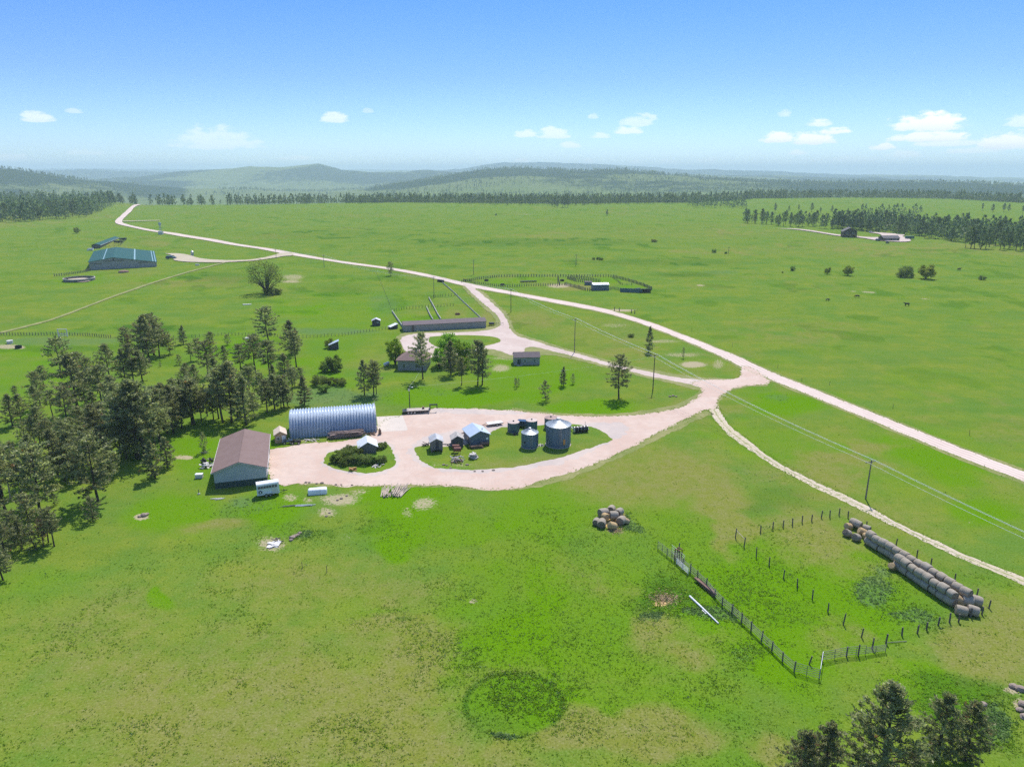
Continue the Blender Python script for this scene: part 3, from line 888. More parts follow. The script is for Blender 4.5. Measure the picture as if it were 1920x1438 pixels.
# lane to the house, with its loop
region('house_lane', [(868, 533), (897, 562), (922, 582), (937, 597), (939, 610), (927, 617.5), (905, 621), (860, 624), (800, 624.5), (770, 627), (754, 632), (750, 639), (752, 648), (760, 660), (790, 672), (860, 668), (900, 655), (920, 654), (940, 659), (962, 668), (985, 668), (982, 652),
                      (1000, 650), (1022, 655), (1085, 671), (1147, 688), (1210, 704), (1260, 714), (1300, 722), (1330, 735), (1372, 720), (1345, 712.5), (1310, 712), (1260, 707), (1235, 701), (1185, 691), (1147, 682), (1085, 664), (1035, 650), (992, 636.5), (970, 630), (957, 621),
                      (953, 606), (946, 591), (922, 567), (890, 541), (884, 536)], M['gravel'], .085, rag=.35)
region('lane_verge', [(862, 533), (890, 563), (913, 583), (929, 598), (931, 609), (922, 613), (860, 619), (785, 620), (758, 624), (744, 630), (738, 650), (752, 668), (790, 676), (900, 662), (955, 674), (985, 678), (1020, 662), (1085, 676), (1147, 692), (1210, 708), (1262, 719), (1300, 730), (1330, 735),
                      (1385, 712), (1345, 708), (1310, 708), (1235, 697), (1147, 678.5), (1085, 660), (1035, 646), (993, 632), (972, 625), (962, 618), (960, 606), (953, 590), (928, 566), (900, 541)], M['verge'], .045, rag=.5)
region('grass_island', [(806, 632), (830, 629.5), (860, 628.5), (910, 629.5), (933, 633.5), (941, 638.5), (938, 642), (925, 645.5), (905, 650), (870, 655), (840, 657), (815, 650), (803, 641)], M['grass'], .11, rag=.2, attrs=True)
# yard driveway
YARD = [(502, 843), (540, 836), (585, 829), (610, 830), (660, 825), (690, 819), (707, 812), (712, 790), (755, 779), (775, 771), (810, 766), (839, 765), (885, 766), (960, 769), (1010, 775), (1060, 780), (1110, 781), (1160, 780.5), (1210, 777), (1260, 769), (1292, 757), (1313, 742), (1318, 732), (1310, 723),
        (1292, 718), (1330, 711), (1372, 713), (1392, 703), (1388, 692), (1400, 684), (1445, 712), (1439, 721), (1397, 722.5), (1372, 730), (1352, 741), (1345, 751), (1345, 765), (1327, 769), (1322, 768), (1285, 786), (1235, 811), (1185, 837), (1135, 861), (1085, 881), (1035, 897), (985, 912), (947, 918.5), (885, 915), (810, 908.5),
        (760, 909.5), (735, 909.5), (660, 911.5), (610, 909), (572, 906.5), (527, 912), (505, 905)]
region('gravel_yard', YARD, M['yard'], .10, rag=.55)
strip('yard_verge', [(1326, 768), (1285, 783), (1235, 808), (1185, 834), (1135, 858), (1085, 878), (1035, 894), (985, 909), (947, 915), (885, 912), (810, 906), (700, 908), (610, 906), (565, 904)],
      [(1338, 776), (1292, 795), (1242, 820), (1190, 846), (1140, 869), (1090, 890), (1038, 905), (986, 918), (947, 922), (885, 918), (810, 911.5), (700, 913.5), (610, 911.5), (560, 909)], M['verge'], .05, rag=.6)
strip('yard_verge', [(1322, 737), (1313, 746), (1292, 760), (1260, 772), (1210, 780), (1160, 783), (1110, 784), (1060, 783), (1010, 778), (960, 772)],
      [(1316, 722), (1308, 738), (1288, 750), (1255, 762), (1208, 770), (1160, 775), (1110, 776), (1060, 775.5), (1010, 771), (960, 766)], M['verge'], .05, rag=.6)
strip('yard_verge', [(1440, 724), (1397, 725), (1372, 733), (1354, 744), (1350, 752), (1350, 766)], [(1440, 718), (1397, 719), (1368, 727), (1346, 741), (1340, 752), (1338, 766)], M['verge'], .05, rag=.6)
region('grey_gravel', [(800, 768), (840, 766), (885, 767), (960, 770.5), (1000, 775.5), (960, 779), (890, 776), (820, 775), (795, 775)], M['greygravel'], .118, rag=.7)
region('grey_gravel', [(1066, 797), (1090, 792), (1125, 791), (1165, 795), (1190, 801), (1175, 812), (1150, 826), (1120, 842), (1100, 850), (1060, 866), (985, 880), (930, 885), (870, 887), (820, 882), (785, 871), (770, 850), (772, 836), (780, 824), (800, 812), (840, 810), (880, 803), (930, 798), (1000, 794)], M['greygravel'], .118, rag=.9)
region('grass_island', [(1040, 795), (1010, 797), (972, 799), (935, 801), (925, 808), (905, 822), (870, 836), (835, 838), (800, 834), (780, 837), (777, 843), (780, 853), (790, 865), (805, 873), (822, 878), (872, 882), (935, 880), (985, 872.5), (1035, 862), (1085, 847.5), (1135, 831), (1150, 824), (1140, 815), (1130, 807), (1105, 799), (1072, 795)],
       M['grass'], .135, rag=.35, attrs=True)
region('grey_gravel', [(606, 858), (616, 846), (650, 836), (690, 829), (733, 828), (740, 848), (752, 872), (738, 884), (702, 893), (660, 890), (625, 882), (608, 872)], M['greygravel'], .118, rag=.7)
region('grass_island', [(607, 860), (611, 852), (635, 843), (667, 835.5), (705, 831), (729, 831), (735, 847), (745, 868), (735, 879), (700, 888.5), (660, 886), (630, 879.5), (612, 871)], M['grass'], .135, rag=.35, attrs=True)
region('concrete_pad', [(706, 781.5), (755, 779), (765, 807), (710, 810)], M['concrete'], .15, rag=.0, it=0)
# two-track along the hay yard
strip('dirt_track', [(1327, 767), (1335, 782), (1360, 810), (1385, 830), (1410, 847), (1440, 867), (1490, 895), (1540, 920), (1615, 955), (1690, 995), (1765, 1030), (1840, 1063), (1922, 1098), (1980, 1124), (2100, 1178), (2260, 1250)],
      [(1347, 762), (1351, 773), (1365, 795), (1385, 812), (1410, 831), (1440, 856), (1490, 884), (1540, 908), (1615, 942), (1690, 985), (1765, 1019), (1840, 1052), (1922, 1084), (1980, 1109), (2100, 1161), (2260, 1232)], M['track'], .05, rag=.3)
# arena drive and its tan track
region('arena_drive', [(309, 476.2), (335, 476), (355, 479), (375, 486.5), (425, 489.5), (460, 488.5), (480, 486.5), (510, 481), (525, 475), (548, 473.5), (552, 480), (530, 481.5), (510, 485.5), (480, 489.5), (460, 491), (422, 493), (390, 493.2), (350, 492.3), (322, 489), (330, 484), (325, 480)], M['track'], .3, rag=.4)
strip('field_track', [(424, 491.6), (390, 500), (350, 510.3), (315, 521), (287, 529), (250, 542), (212, 555), (160, 575), (100, 598), (50, 611), (0, 622.5), (-60, 636)], [(424, 493.2), (390, 502), (351, 512.3), (316, 523), (288, 531.5), (251, 544.6), (213, 557.6), (161, 577.6), (101, 600.8), (50, 614), (0, 626), (-60, 640)], M['trackgrass'], .14, rag=.35)
strip('field_track', [(229, 415.3), (250, 415.1), (280, 414.4), (300, 414.2)], [(229, 416.2), (250, 416), (280, 415.2), (300, 414.9)], M['track'], .3, rag=.3)
region('farm_drive', [(1455, 429.5), (1490, 431), (1520, 435), (1550, 440), (1570, 443.5), (1600, 445.5), (1625, 448.5), (1640, 451.5), (1670, 454), (1700, 455), (1710, 452), (1700, 447), (1690, 444.5), (1700, 441), (1660, 438), (1632, 436), (1628, 437.2), (1650, 439.5), (1655, 446), (1625, 446), (1600, 443), (1572, 441.3),
                       (1550, 437.8), (1522, 433), (1490, 429.8)], M['gravel'], .35, rag=.4)

# ------------------------------------------------------------------ vegetation
def rot_blades(c, d, l, w, rg):
    """kite-shaped leaves: centre arrays c, directions d, lengths, widths -> verts, quads"""
    n = len(c)
    d = d / np.linalg.norm(d, axis=1)[:, None]
    s = np.cross(d, rg.normal(size=(n, 3))); s /= np.linalg.norm(s, axis=1)[:, None] + 1e-9
    l = l[:, None]; w = w[:, None]
    V = np.stack([c - d * l * .5, c + s * w * .5, c + d * l * .5, c - s * w * .5], 1).reshape(-1, 3)
    Q = np.arange(n * 4).reshape(n, 4)
    return V, Q


def pine_parts(seed, H=14., nb=64, tuft=6, q=8, bl=.60, bw=.24, c0=.3, rmax=2.7, peak=.35, needle='needles', tip=.5, gap=.15, jit=.3, limbs=True, dead=False, lean=.25):
    rg = np.random.default_rng(seed)
    tr = MB()
    bend = rg.normal(0, lean, 2)
    def axis(t): return np.array([bend[0] * math.sin(t * 2.2), bend[1] * math.sin(t * 2.6 + .4), H * t])
    ts = [0, .02, .15, .35, .6, .8, .97]
    r0 = H * .0165
    tr.tube([axis(t) for t in ts], [r0 * 1.35, r0 * 1.05, r0 * .95, r0 * .8, r0 * .55, r0 * .3, r0 * .08], 7)
    cs = []; ds = []; tones = []
    for i in range(nb):
        s = (i + rg.random()) / nb
        t = c0 + (1 - c0) * s
        a = i * 2.39996 + rg.normal(0, .5)
        pr = (.55 + .45 * s / peak) if s < peak else (tip * .22 + (1 - tip * .22) * ((1 - s) / (1 - peak)) ** (.5 + .38 * (1 - tip)))
        L = rmax * pr * rg.uniform(.7, 1.1)
        if rg.random() < gap * .7 and s < .85: L *= .5
        up = lerp(-.12, .75, s) + rg.normal(0, .12)
        d = np.array([math.cos(a) * math.cos(up), math.sin(a) * math.cos(up), math.sin(up)])
        p0 = axis(t)
        end = p0 + d * L + np.array([0, 0, .06 * L * L / rmax])
        if limbs and L > .5:
            tr.tube([p0, p0 + d * L * .5, end], [r0 * .26, r0 * .16, r0 * .05], 3, False)
        nt = max(2, int(tuft * (.5 + .6 * L / rmax)))
        for k in range(nt):
            f = lerp(.32, 1.03, (k + rg.random() * .8) / nt)
            c = p0 + (end - p0) * f + rg.normal(0, jit * (.3 + .3 * L / rmax), 3) * np.array([1, 1, .7])
            tone = np.clip(rg.normal(.45, .26), 0, 1); od = rg.random()
            cc = c + rg.normal(0, .17 * bl / .55, (q, 3))
            dd = rg.normal(0, .75, (q, 3)) + d * .8 + np.array([0, 0, .45])
            cs.append(cc); ds.append(dd)
            tones += [(float(np.clip(tone + rg.normal(0, .16), 0, 1)), od, 0, 1)] * q
    # leading shoot
    cc = axis(1.0) + rg.normal(0, .22, (q * 2, 3)); cs.append(cc); ds.append(rg.normal(0, .5, (q * 2, 3)) + np.array([0, 0, 1.2])); tones += [(.6, .3, 0, 1)] * (q * 2)
    c = np.concatenate(cs); d = np.concatenate(ds)
    V, Q = rot_blades(c, d, rg.uniform(.7, 1.25, len(c)) * bl, rg.uniform(.7, 1.3, len(c)) * bw, rg)
    T = np.repeat(np.array(tones), 4, 0)
    tm = bpy.data.meshes.new('trunk'); tm.from_pydata(tr.v, [], tr.f); tm.shade_smooth(); tm.materials.append(M['snag' if dead else 'bark'])
    cm = npmesh('crown', V, Q, M[needle], {'tone': T})
    return tm, cm, H


def leafy_parts(seed, H=8., W=6., n=5200, clumps=26, leaf=.34, mat='leaves', stems=6, base=.16, stemmat='bark', flat=1.):
    rg = np.random.default_rng(seed)
    tr = MB()
    cl = []
    for i in range(clumps):
        a = i * 2.4 + rg.normal(0, .3); u = (i + .5) / clumps
        h = lerp(base + .12, .86, u) + rg.normal(0, .05)
        rr = W * .5 * math.sqrt(max(.05, 1 - ((h - .5) / .56) ** 2)) * rg.uniform(.35, .9)
        cl.append((np.array([math.cos(a) * rr, math.sin(a) * rr, h * H * flat]), W * rg.uniform(.12, .2)))
    for k in range(stems):
        c = cl[int(rg.integers(len(cl)))][0]
        m = np.array([c[0] * .35 + rg.normal(0, .1), c[1] * .35, c[2] * .5])
        tr.tube([(rg.normal(0, .15), rg.normal(0, .15), -.05), m, c], [H * .018, H * .013, H * .003], 5, False)
    ctr = []; dirs = []; tone = []
    per = n // clumps
    for c, r_ in cl:
        v = rg.normal(size=(per, 3)); v /= np.linalg.norm(v, axis=1)[:, None]
        rad = r_ * rg.random((per, 1)) ** .45 * rg.uniform(.75, 1.25, (per, 1))
        ctr.append(c + v * rad * np.array([1.1, 1.1, .85])); dirs.append(v + rg.normal(0, .9, (per, 3)))
        tb = rg.normal(.48, .16)
        tone.append(np.stack([np.clip(tb + rg.normal(0, .2, per), 0, 1), rg.random(per), np.zeros(per), np.ones(per)], -1))
    c = np.concatenate(ctr); c[:, 2] = np.maximum(c[:, 2], .05)
    V, Q = rot_blades(c, np.concatenate(dirs), rg.uniform(.7, 1.3, len(c)) * leaf, rg.uniform(.5, .9, len(c)) * leaf, rg)
    T = np.repeat(np.concatenate(tone), 4, 0)
    tm = bpy.data.meshes.new('trunk'); tm.from_pydata(tr.v, [], tr.f); tm.shade_smooth(); tm.materials.append(M[stemmat])
    cm = npmesh('crown', V, Q, M[mat], {'tone': T})
    return tm, cm, H * flat


def plant(parts, name, label, cat, base, height, wide=1., group=None, rz=None, pn=('trunk', 'crown')):
    tm, cm, H = parts
    t = thing(name, label, cat, base, random.uniform(0, 6.28) if rz is None else rz, group)
    s = height / H
    t.scale = (s * wide, s * wide, s)
    put(pn[0], tm, t); put(pn[1], cm, t)
    return t


PINE = [pine_parts(100 + i, nb=[60, 70, 54, 66, 58, 74, 62, 50][i], c0=[.32, .2, .42, .28, .38, .15, .34, .46][i], q=9, tuft=9, bl=.54, bw=.175, rmax=[4.0, 4.2, 3.8, 4.4, 3.7, 4.3, 4.6, 4.0][i], peak=[.35, .25, .5, .4, .45, .2, .45, .55][i],
                   tip=[.5, .3, .8, .6, .7, .2, .8, .9][i], gap=[.15, .1, .25, .18, .2, .08, .2, .25][i]) for i in range(8)]
SPIRE = [pine_parts(140 + i, nb=66, c0=.1, rmax=3.7, tuft=8, q=10, peak=.2, tip=.25, gap=.08) for i in range(3)]
OPEN = [pine_parts(150 + i, H=12, nb=64, c0=.2, rmax=5.0, peak=.5, tip=.9, gap=.2, q=10, tuft=8, bl=.5) for i in range(3)]
SMALLP = [pine_parts(160 + i, H=6, nb=36, c0=.12, rmax=2.3, peak=.4, tip=.7, gap=.15, tuft=5, q=8, bl=.4, bw=.16, jit=.25) for i in range(3)]
NEARP = [pine_parts(170 + i, H=11, nb=120, c0=.06, rmax=[3.3, 3.0, 3.3][i], peak=[.3, .35, .4][i], tip=.45, gap=.14, tuft=11, q=12, bl=.31, bw=.10, jit=.22, lean=.12) for i in range(3)]
MIDP = [pine_parts(180 + i, H=16, nb=44, c0=[.2, .28, .15, .33][i], rmax=[4.3, 4.0, 4.4, 4.2][i], peak=[.35, .4, .25, .5][i], tip=[.5, .7, .3, .8][i], tuft=4, q=5, bl=1.05, bw=.55, needle='needles_far', jit=.4, limbs=False) for i in range(4)]
DEADP = [pine_parts(190, H=7, nb=34, c0=.25, rmax=1.4, peak=.4, tuft=4, q=6, bl=.4, bw=.15, needle='needles_dead')]

GROVE = [(504, 639, 580), (547, 664, 602), (556, 688, 623), (482, 704, 632), (506, 707, 640), (535, 720, 664), (553, 725, 690), (452, 700, 647), (422, 684, 648), (390, 706, 642), (395, 652, 623), (427, 647, 628),
         (463, 797, 707), (420, 792, 696), (434, 791, 682), (516, 768, 703), (533, 764, 706), (526, 765, 714), (501, 773, 714), (541, 763, 722), (570, 760, 706), (564, 722, 690),
         (280, 680, 592), (270, 676, 610), (290, 666, 591), (299, 669, 610), (319, 664, 629), (345, 645, 611), (336, 684, 666), (301, 688, 680), (373, 674, 636), (358, 680, 645), (250, 716, 647), (267, 714, 658), (237, 666, 616),
         (352, 720, 682), (368, 727, 684), (360, 796, 714), (366, 796, 717), (314, 812, 722), (326, 812, 724), (389, 780, 730), (272, 856, 717), (261, 860, 716), (238, 859, 742), (220, 800, 722),
         (113, 698, 638), (146, 774, 666), (126, 796, 726), (83, 729, 687), (70, 778, 724), (77, 764, 700), (29, 745, 724), (40, 793, 741), (43, 828, 793), (193, 764, 689), (208, 719, 647), (235, 719, 655), (149, 716, 663),
         (168, 724, 673), (184, 738, 692), (67, 831, 781), (168, 812, 780), (104, 820, 783), (108, 894, 806), (123, 902, 848), (185, 939, 824), (75, 961, 843), (137, 895, 810), (101, 1024, 955), (91, 1017, 965),
         (41, 1030, 975), (30, 1025, 960), (12, 955, 840), (5, 930, 830), (68, 1030, 985), (104, 947, 926), (7, 1087, 1015), (12, 1045, 975), (292, 897, 828), (315, 877, 820),
         (200, 870, 800), (225, 850, 775), (165, 870, 800), (195, 830, 760), (60, 870, 815), (30, 880, 830), (95, 850, 790), (140, 850, 785), (248, 840, 745), (290, 835, 735), (300, 828, 730), (341, 803, 732), (378, 790, 735),
         (400, 788, 735), (410, 785, 720), (445, 785, 715), (478, 783, 738), (492, 757, 700), (515, 735, 685), (547, 742, 692), (300, 845, 770), (150, 905, 850), (205, 900, 842), (60, 1000, 930), (130, 870, 790), (180, 840, 760), (255, 860, 785), (230, 800, 728), (75, 830, 765), (25, 800, 740), (90, 925, 868), (350, 735, 690), (405, 730, 672), (440, 745, 690), (470, 745, 690), (330, 770, 712), (42, 925, 862), (60, 905, 850), (-12, 890, 800), (-20, 1000, 900), (-14, 960, 860),
         (330, 790, 726), (285, 812, 745), (345, 770, 712), (245, 790, 722), (215, 775, 705), (180, 795, 735), (150, 820, 765), (100, 780, 735), (160, 757, 700)]
GN = {(504, 639, 580): ('tall dark pine standing alone by the track at the far edge of the grove', OPEN, 1),
      (185, 939, 824): ('broad open pine with wide spreading crown at the lower edge of the grove', OPEN, 0),
      (75, 961, 843): ('large open pine with leaning bare trunk at the lower left of the grove', OPEN, 1),
      (292, 897, 828): ('conical pine with its own round shadow on the slope left of the brown roof', SPIRE, 0),
      (315, 877, 820): ('slim young pine just behind the conical one left of the brown roof', SPIRE, 1),
      (463, 797, 707): ('dense full-skirted pine closest behind the brown-roofed shop', PINE, 5),
      (570, 760, 706): ('small conical pine standing last in the row above the arched steel building', SPIRE, 2),
      (345, 645, 611): ('conical pine standing apart at the top of the grassy gap in the grove', SPIRE, 0),
      (319, 664, 629): ('low round pine beside the conical one at the top of the grassy gap', OPEN, 2),
      (336, 684, 666): ('small young pine alone in the grassy gap of the grove', SMALLP, 0),
      (301, 688, 680): ('tiny pine sapling in the grassy gap of the grove', SMALLP, 1),
      (174, 977, 934): ('short ragged pine with thin brown top below the broad open pine', SMALLP, 2),
      (113, 698, 638): ('tall wide pine at the back left corner of the grove', OPEN, 0),
      (29, 745, 724): ('short pine at the far left edge of the grove', PINE, 3),
      (7, 1087, 1015): ('nearest pine of the left edge, with its shadow on the open grass', PINE, 1)}
GROVE.append((174, 977, 934))
GZONE = [(lambda x, y: y > 940, 'ponderosa pine in the thin stand at the left edge below the grove', 'pines at the lower left edge'),
         (lambda x, y: x > 480, 'ponderosa pine in the eastern end of the grove above the arched steel building', 'pines above the arched building'),
         (lambda x, y: x > 305 and y > 735, 'ponderosa pine in the row behind the brown-roofed shop', 'pines behind the brown-roofed shop'),
         (lambda x, y: x > 305, 'ponderosa pine in the open middle stand right of the grassy gap', 'pines right of the grassy gap'),
         (lambda x, y: y < 735, 'ponderosa pine in the far part of the grove left of the grassy gap', 'pines in the far part of the grove'),
         (lambda x, y: True, 'ponderosa pine in the thick heart of the grove left of the brown-roofed shop', 'pines in the heart of the grove')]
for i, g in enumerate(GROVE):
    b = G(g[0], g[1]); h = TZ(b, g[2])
    if g in GN:
        lab, kind, vi = GN[g]
        plant(kind[vi], 'pine_tree', lab, 'tree', b, h, 1.2)
    else:
        lab, grp = [(l, gg) for f, l, gg in GZONE if f(g[0], g[1])][0]
        kind = PINE if h > 5.5 else SMALLP
        plant(kind[(i * 5 + i // 7) % len(kind)], 'pine_tree', lab, 'tree', b, h, random.uniform(1.08, 1.42), grp)
for (x, y, t, l) in [(81, 1024, 972, 'dead pine with red-brown needles among the thin stand at the left edge'), (243, 668, 628, 'pine with a patch of dead pinkish needles at the back of the grove')]:
    b = G(x, y); plant(DEADP[0], 'dead_pine', l, 'tree', b, TZ(b, t), 1.2)
b = G(20, 935); sn = MB(); hh = TZ(b, 868)
sn.tube([(0, 0, 0), (.15, 0, hh * .5), (-.1, .1, hh)], [.16, .11, .03], 6)
for k in range(9):
    a = k * 2.4; z = hh * (.25 + .08 * k); sn.tube([(0, 0, z), (math.cos(a) * 1.0, math.sin(a) * 1.0, z + .25)], [.045, .012], 4, False)
setp(sn.build('tree_snag', M['snag'], loc=b), 'bleached standing dead trunk among the pines at the left edge', 'dead tree')
# fallen grey trunks in the grove clearing
b = G(180, 758); fl = MB()
for k in range(5):
    a = .3 + .25 * k; fl.tube([(k * .5 - 1, k * .4, .15), (k * .5 - 1 + 3.2 * math.cos(a), k * .4 + 3.0 * math.sin(a) * .5, .3)], [.12, .05], 5)
setp(fl.build('fallen_branches', M['snag'], loc=b), 'heap of fallen bleached branches in a clearing of the grove', 'branches')

# pines round the house and along the lanes
SOLO = [(793, 711, 628, PINE, 6, 'tall pine standing in front of the brown-roofed house', .95), (846, 703, 640, PINE, 5, 'bushy dark pine between the house and the bright green trees', 1.2),
        (865, 722, 672, PINE, 2, 'thin pine with a bare lower trunk behind the yard light pole', .9), (895, 722, 641, PINE, 3, 'left one of two tall pines right of the house', .95), (903, 722, 643, PINE, 1, 'right one of two tall pines right of the house', .95),
        (683, 741, 676, PINE, 5, 'left pine of the dark pair above the arched steel building', 1.0), (701, 741, 678, PINE, 3, 'right pine of the dark pair above the arched steel building', 1.1), (706, 739, 690, PINE, 4, 'slender pine tucked behind the dark pair above the arched building', .9),
        (1161, 747, 668, PINE, 3, 'large lone pine in the grass between the lane and the gravel drive', 1.15), (1216, 661, 613, SPIRE, 1, 'narrow dark pine by the power pole in the triangle of grass', .85),
        (1024, 752, 716, SMALLP, 0, 'round young pine right of the grain bins across the drive', 1.1), (1057, 724, 688, SPIRE, 0, 'small conical pine left of the large lone pine', 1.0), (1075, 720, 702, SMALLP, 1, 'tiny pine beside the small conical pine', .9),
        (966, 724, 709, SMALLP, 2, 'first of three scrubby saplings below the cabin', .7), (973, 724, 710, SMALLP, 0, 'middle one of three scrubby saplings below the cabin', .7), (969, 728, 711, SMALLP, 1, 'front one of three scrubby saplings below the cabin', .6),
        (732, 517, 493, OPEN, 0, 'round dark pine beside the county road', .9), (1138, 404, 393, MIDP, 2, 'lone pine far out on the upper pasture', 1.3), (930, 405, 401, MIDP, 0, 'low dark tree far out on the upper pasture left of the lone pine', 3.2),
        (383, 848, 812, SMALLP, 2, 'spindly young pine rising from the junk left of the brown roof', .7), (1281, 672, 653, SMALLP, 1, 'small reddish pine right of the narrow dark pine in the triangle', .6)]
for (x, y, t, kind, v, l, wd) in SOLO:
    b = G(x, y); plant(kind[v], 'pine_tree', l, 'tree', b, TZ(b, t), wd)
for (x, y, t, v, l, wd) in [(1637, 1500, 1288, 0, 'big dense pine cut by the bottom edge, tallest of the near trees', 1.18), (1540, 1486, 1357, 1, 'near pine left of the big dense one at the bottom edge', 1.12), (1497, 1500, 1375, 2, 'shadowy near pine leftmost at the bottom edge', 1.1),
                            (1703, 1500, 1392, 1, 'slim near sapling right of the big dense pine', .55), (1757, 1424, 1303, 1, 'near pine with open left side standing in the lower right corner', 1.2), (1808, 1425, 1318, 2, 'near pine right beside the open one in the lower right corner', 1.15)]:
    b = G(x, y); plant(NEARP[v], 'pine_tree', l, 'tree', b, TZ(b, t), wd)

# broadleaf trees and shrubs
LEAFY = [leafy_parts(300 + i, mat='leaves', stems=7) for i in range(3)]
SHRUB = [leafy_parts(310 + i, H=3, W=3.6, n=2600, clumps=16, leaf=.26, mat='leaves_dark', stems=8, base=.02) for i in range(3)]
OLIVE = [leafy_parts(320 + i, H=3, W=4.2, n=2200, clumps=16, leaf=.28, mat='leaves_olive', stems=8, base=.02) for i in range(2)]
YELL = [leafy_parts(330 + i, H=5, W=6, n=2000, clumps=18, leaf=.45, mat='leaves_yellow', stems=9, base=.1) for i in range(2)]
COTT = leafy_parts(340, H=16, W=16, n=2600, clumps=60, leaf=.55, mat='leaves_olive', stems=26, base=.2)
for (x, y, t, kind, v, l, nm, wd) in [(741, 683, 636, LEAFY, 0, 'bright green tree at the left corner of the house', 'leafy_tree', 1.0), (842, 680, 622, LEAFY, 1, 'tallest bright green tree behind the dark pines', 'leafy_tree', 1.05), (858, 688, 640, LEAFY, 0, 'bright green tree between the tallest one and the right one behind the pines', 'leafy_tree', 1.0), (876, 687, 640, LEAFY, 2, 'bright green tree right of the tallest one behind the pines', 'leafy_tree', .9),
                                      (824, 690, 650, LEAFY, 2, 'bright green tree left of the bushy dark pine', 'leafy_tree', .9), (868, 698, 668, LEAFY, 0, 'low bright green tree in front of the others by the pines', 'leafy_tree', 1.1), (617, 652, 634, YELL, 0, 'small pale green tree at the left of the lean-to shed', 'leafy_tree', .8),
                                      (628, 696, 666, SHRUB, 0, 'dark spreading bush with a gap, below the lean-to shed', 'shrub', .9), (613, 697, 678, SHRUB, 1, 'lower half of the dark bush below the lean-to shed', 'shrub', 1.1),
                                      (600, 722, 704, OLIVE, 0, 'grey-green bush at the right end of the grove', 'shrub', 1.3), (622, 722, 708, OLIVE, 1, 'grey-green bush next to the one at the end of the grove', 'shrub', 1.2), (640, 723, 710, OLIVE, 0, 'rightmost grey-green bush between grove and dark pine pair', 'shrub', 1.2), (607, 735, 720, SHRUB, 2, 'dark bush at the foot of the last grove pines', 'shrub', 1.2),
                                      (466, 700, 681, SHRUB, 1, 'round dark bush among the trunks of the middle stand', 'shrub', 1.1),
                                      (1590, 517, 498, YELL, 1, 'pale willow bush standing alone in the wet meadow', 'shrub', .9), (1551, 514, 501, YELL, 0, 'small thin willow bush left of the pale one', 'shrub', .8), (1698, 520, 499, OLIVE, 1, 'dark rounded willow bush, left one of the pair in the meadow', 'shrub', 1.15),
                                      (1735, 523, 496, YELL, 0, 'yellow-topped willow bush, right one of the pair in the meadow', 'shrub', 1.05), (1841, 525, 517, OLIVE, 0, 'small grey bush at the right of the wet meadow', 'shrub', 1.3), (1486, 508, 499, SHRUB, 2, 'small dark bush at the left of the wet meadow', 'shrub', 1.),
                                      (1467, 512, 509, SHRUB, 0, 'tiny grey bush at the left end of the wet meadow', 'shrub', 1.3), (1339, 474, 467, SHRUB, 1, 'dark bush in the draw of the far pasture', 'shrub', 1.2), (1361, 476, 472, SHRUB, 0, 'smaller dark bush right of the one in the draw', 'shrub', 1.6),
                                      (1113, 487, 483, SHRUB, 2, 'left one of three tiny bushes above the corral', 'shrub', 1.4), (1121, 487, 482, SHRUB, 0, 'middle one of three tiny bushes above the corral', 'shrub', 1.4), (1127, 488, 483, SHRUB, 1, 'right one of three tiny bushes above the corral', 'shrub', 1.4),
                                      (144, 438, 426, YELL, 1, 'lone orange-tinted tree on the far left slope', 'leafy_tree', .9), (1227, 454, 449, YELL, 0, 'yellow flowering bush in the far pasture', 'shrub', 2.4), (1183, 632, 626, OLIVE, 0, 'low grey sagebrush in the triangle of grass', 'shrub', 1.6), (1598, 425, 416, YELL, 1, 'yellow-green tree behind the log house', 'leafy_tree', 1.4)]:
    b = G(x, y); plant(kind[v], nm, l, 'tree' if nm == 'leafy_tree' else 'bush', b, TZ(b, t), wd, pn=('trunk', 'crown') if nm == 'leafy_tree' else ('stems', 'foliage'))
b = G(500, 550); plant(COTT, 'cottonwood_tree', 'big half-bare cottonwood standing alone on the green slope', 'tree', b, TZ(b, 487), 1.08, rz=.4)
b = G(511, 552); plant(OLIVE[1], 'shrub', 'dark thicket at the foot of the big cottonwood', 'bush', b, 3.6, 1.9, pn=('stems', 'foliage'))
# thicket on the yard island
ISB = [(630, 867, 3.0, 1, SHRUB), (641, 862, 3.4, 1.15, SHRUB), (652, 860, 3.5, 1.1, OLIVE), (646, 872, 2.6, 1.1, SHRUB), (660, 868, 2.8, 1., OLIVE), (672, 868, 2.9, 1.05, SHRUB), (684, 869, 3.0, 1.0, OLIVE), (697, 869, 2.6, 1.0, SHRUB), (709, 868, 2.5, 1.0, SHRUB), (718, 866, 2.0, 1.0, OLIVE), (668, 854, 3.0, 1., OLIVE), (713, 842, 2.2, 1.0, OLIVE), (721, 838, 1.9, .9, SHRUB), (655, 846, 2.2, 1.0, OLIVE)]
for i, (x, y, h, wd, k) in enumerate(ISB):
    plant(k[i % len(k)], 'shrub', 'leafy green shrub of the thicket round the white-roofed shed on the yard island', 'bush', G(x, y), h * .7, wd * 1.3, 'thicket on the yard island', pn=('stems', 'foliage'))

# far woods: individuals where single trees can be told apart
rw = random.Random(5)


def wood_rows(quad, n, seed):
    """n spots spread over a surveyed patch: list of (x, y base)"""
    r_ = random.Random(seed); out = []
    xs0, xs1 = quad[0][0], quad[-1][0]
    for k in range(n):
        x = lerp(xs0, xs1, (k + r_.random()) / n)
        lo = np.interp(x, [q[0] for q in quad], [q[1] for q in quad]); hi = np.interp(x, [q[0] for q in quad], [q[2] for q in quad])
        out.append((x, lerp(lo, hi, r_.random() ** 1.2)))
    return out


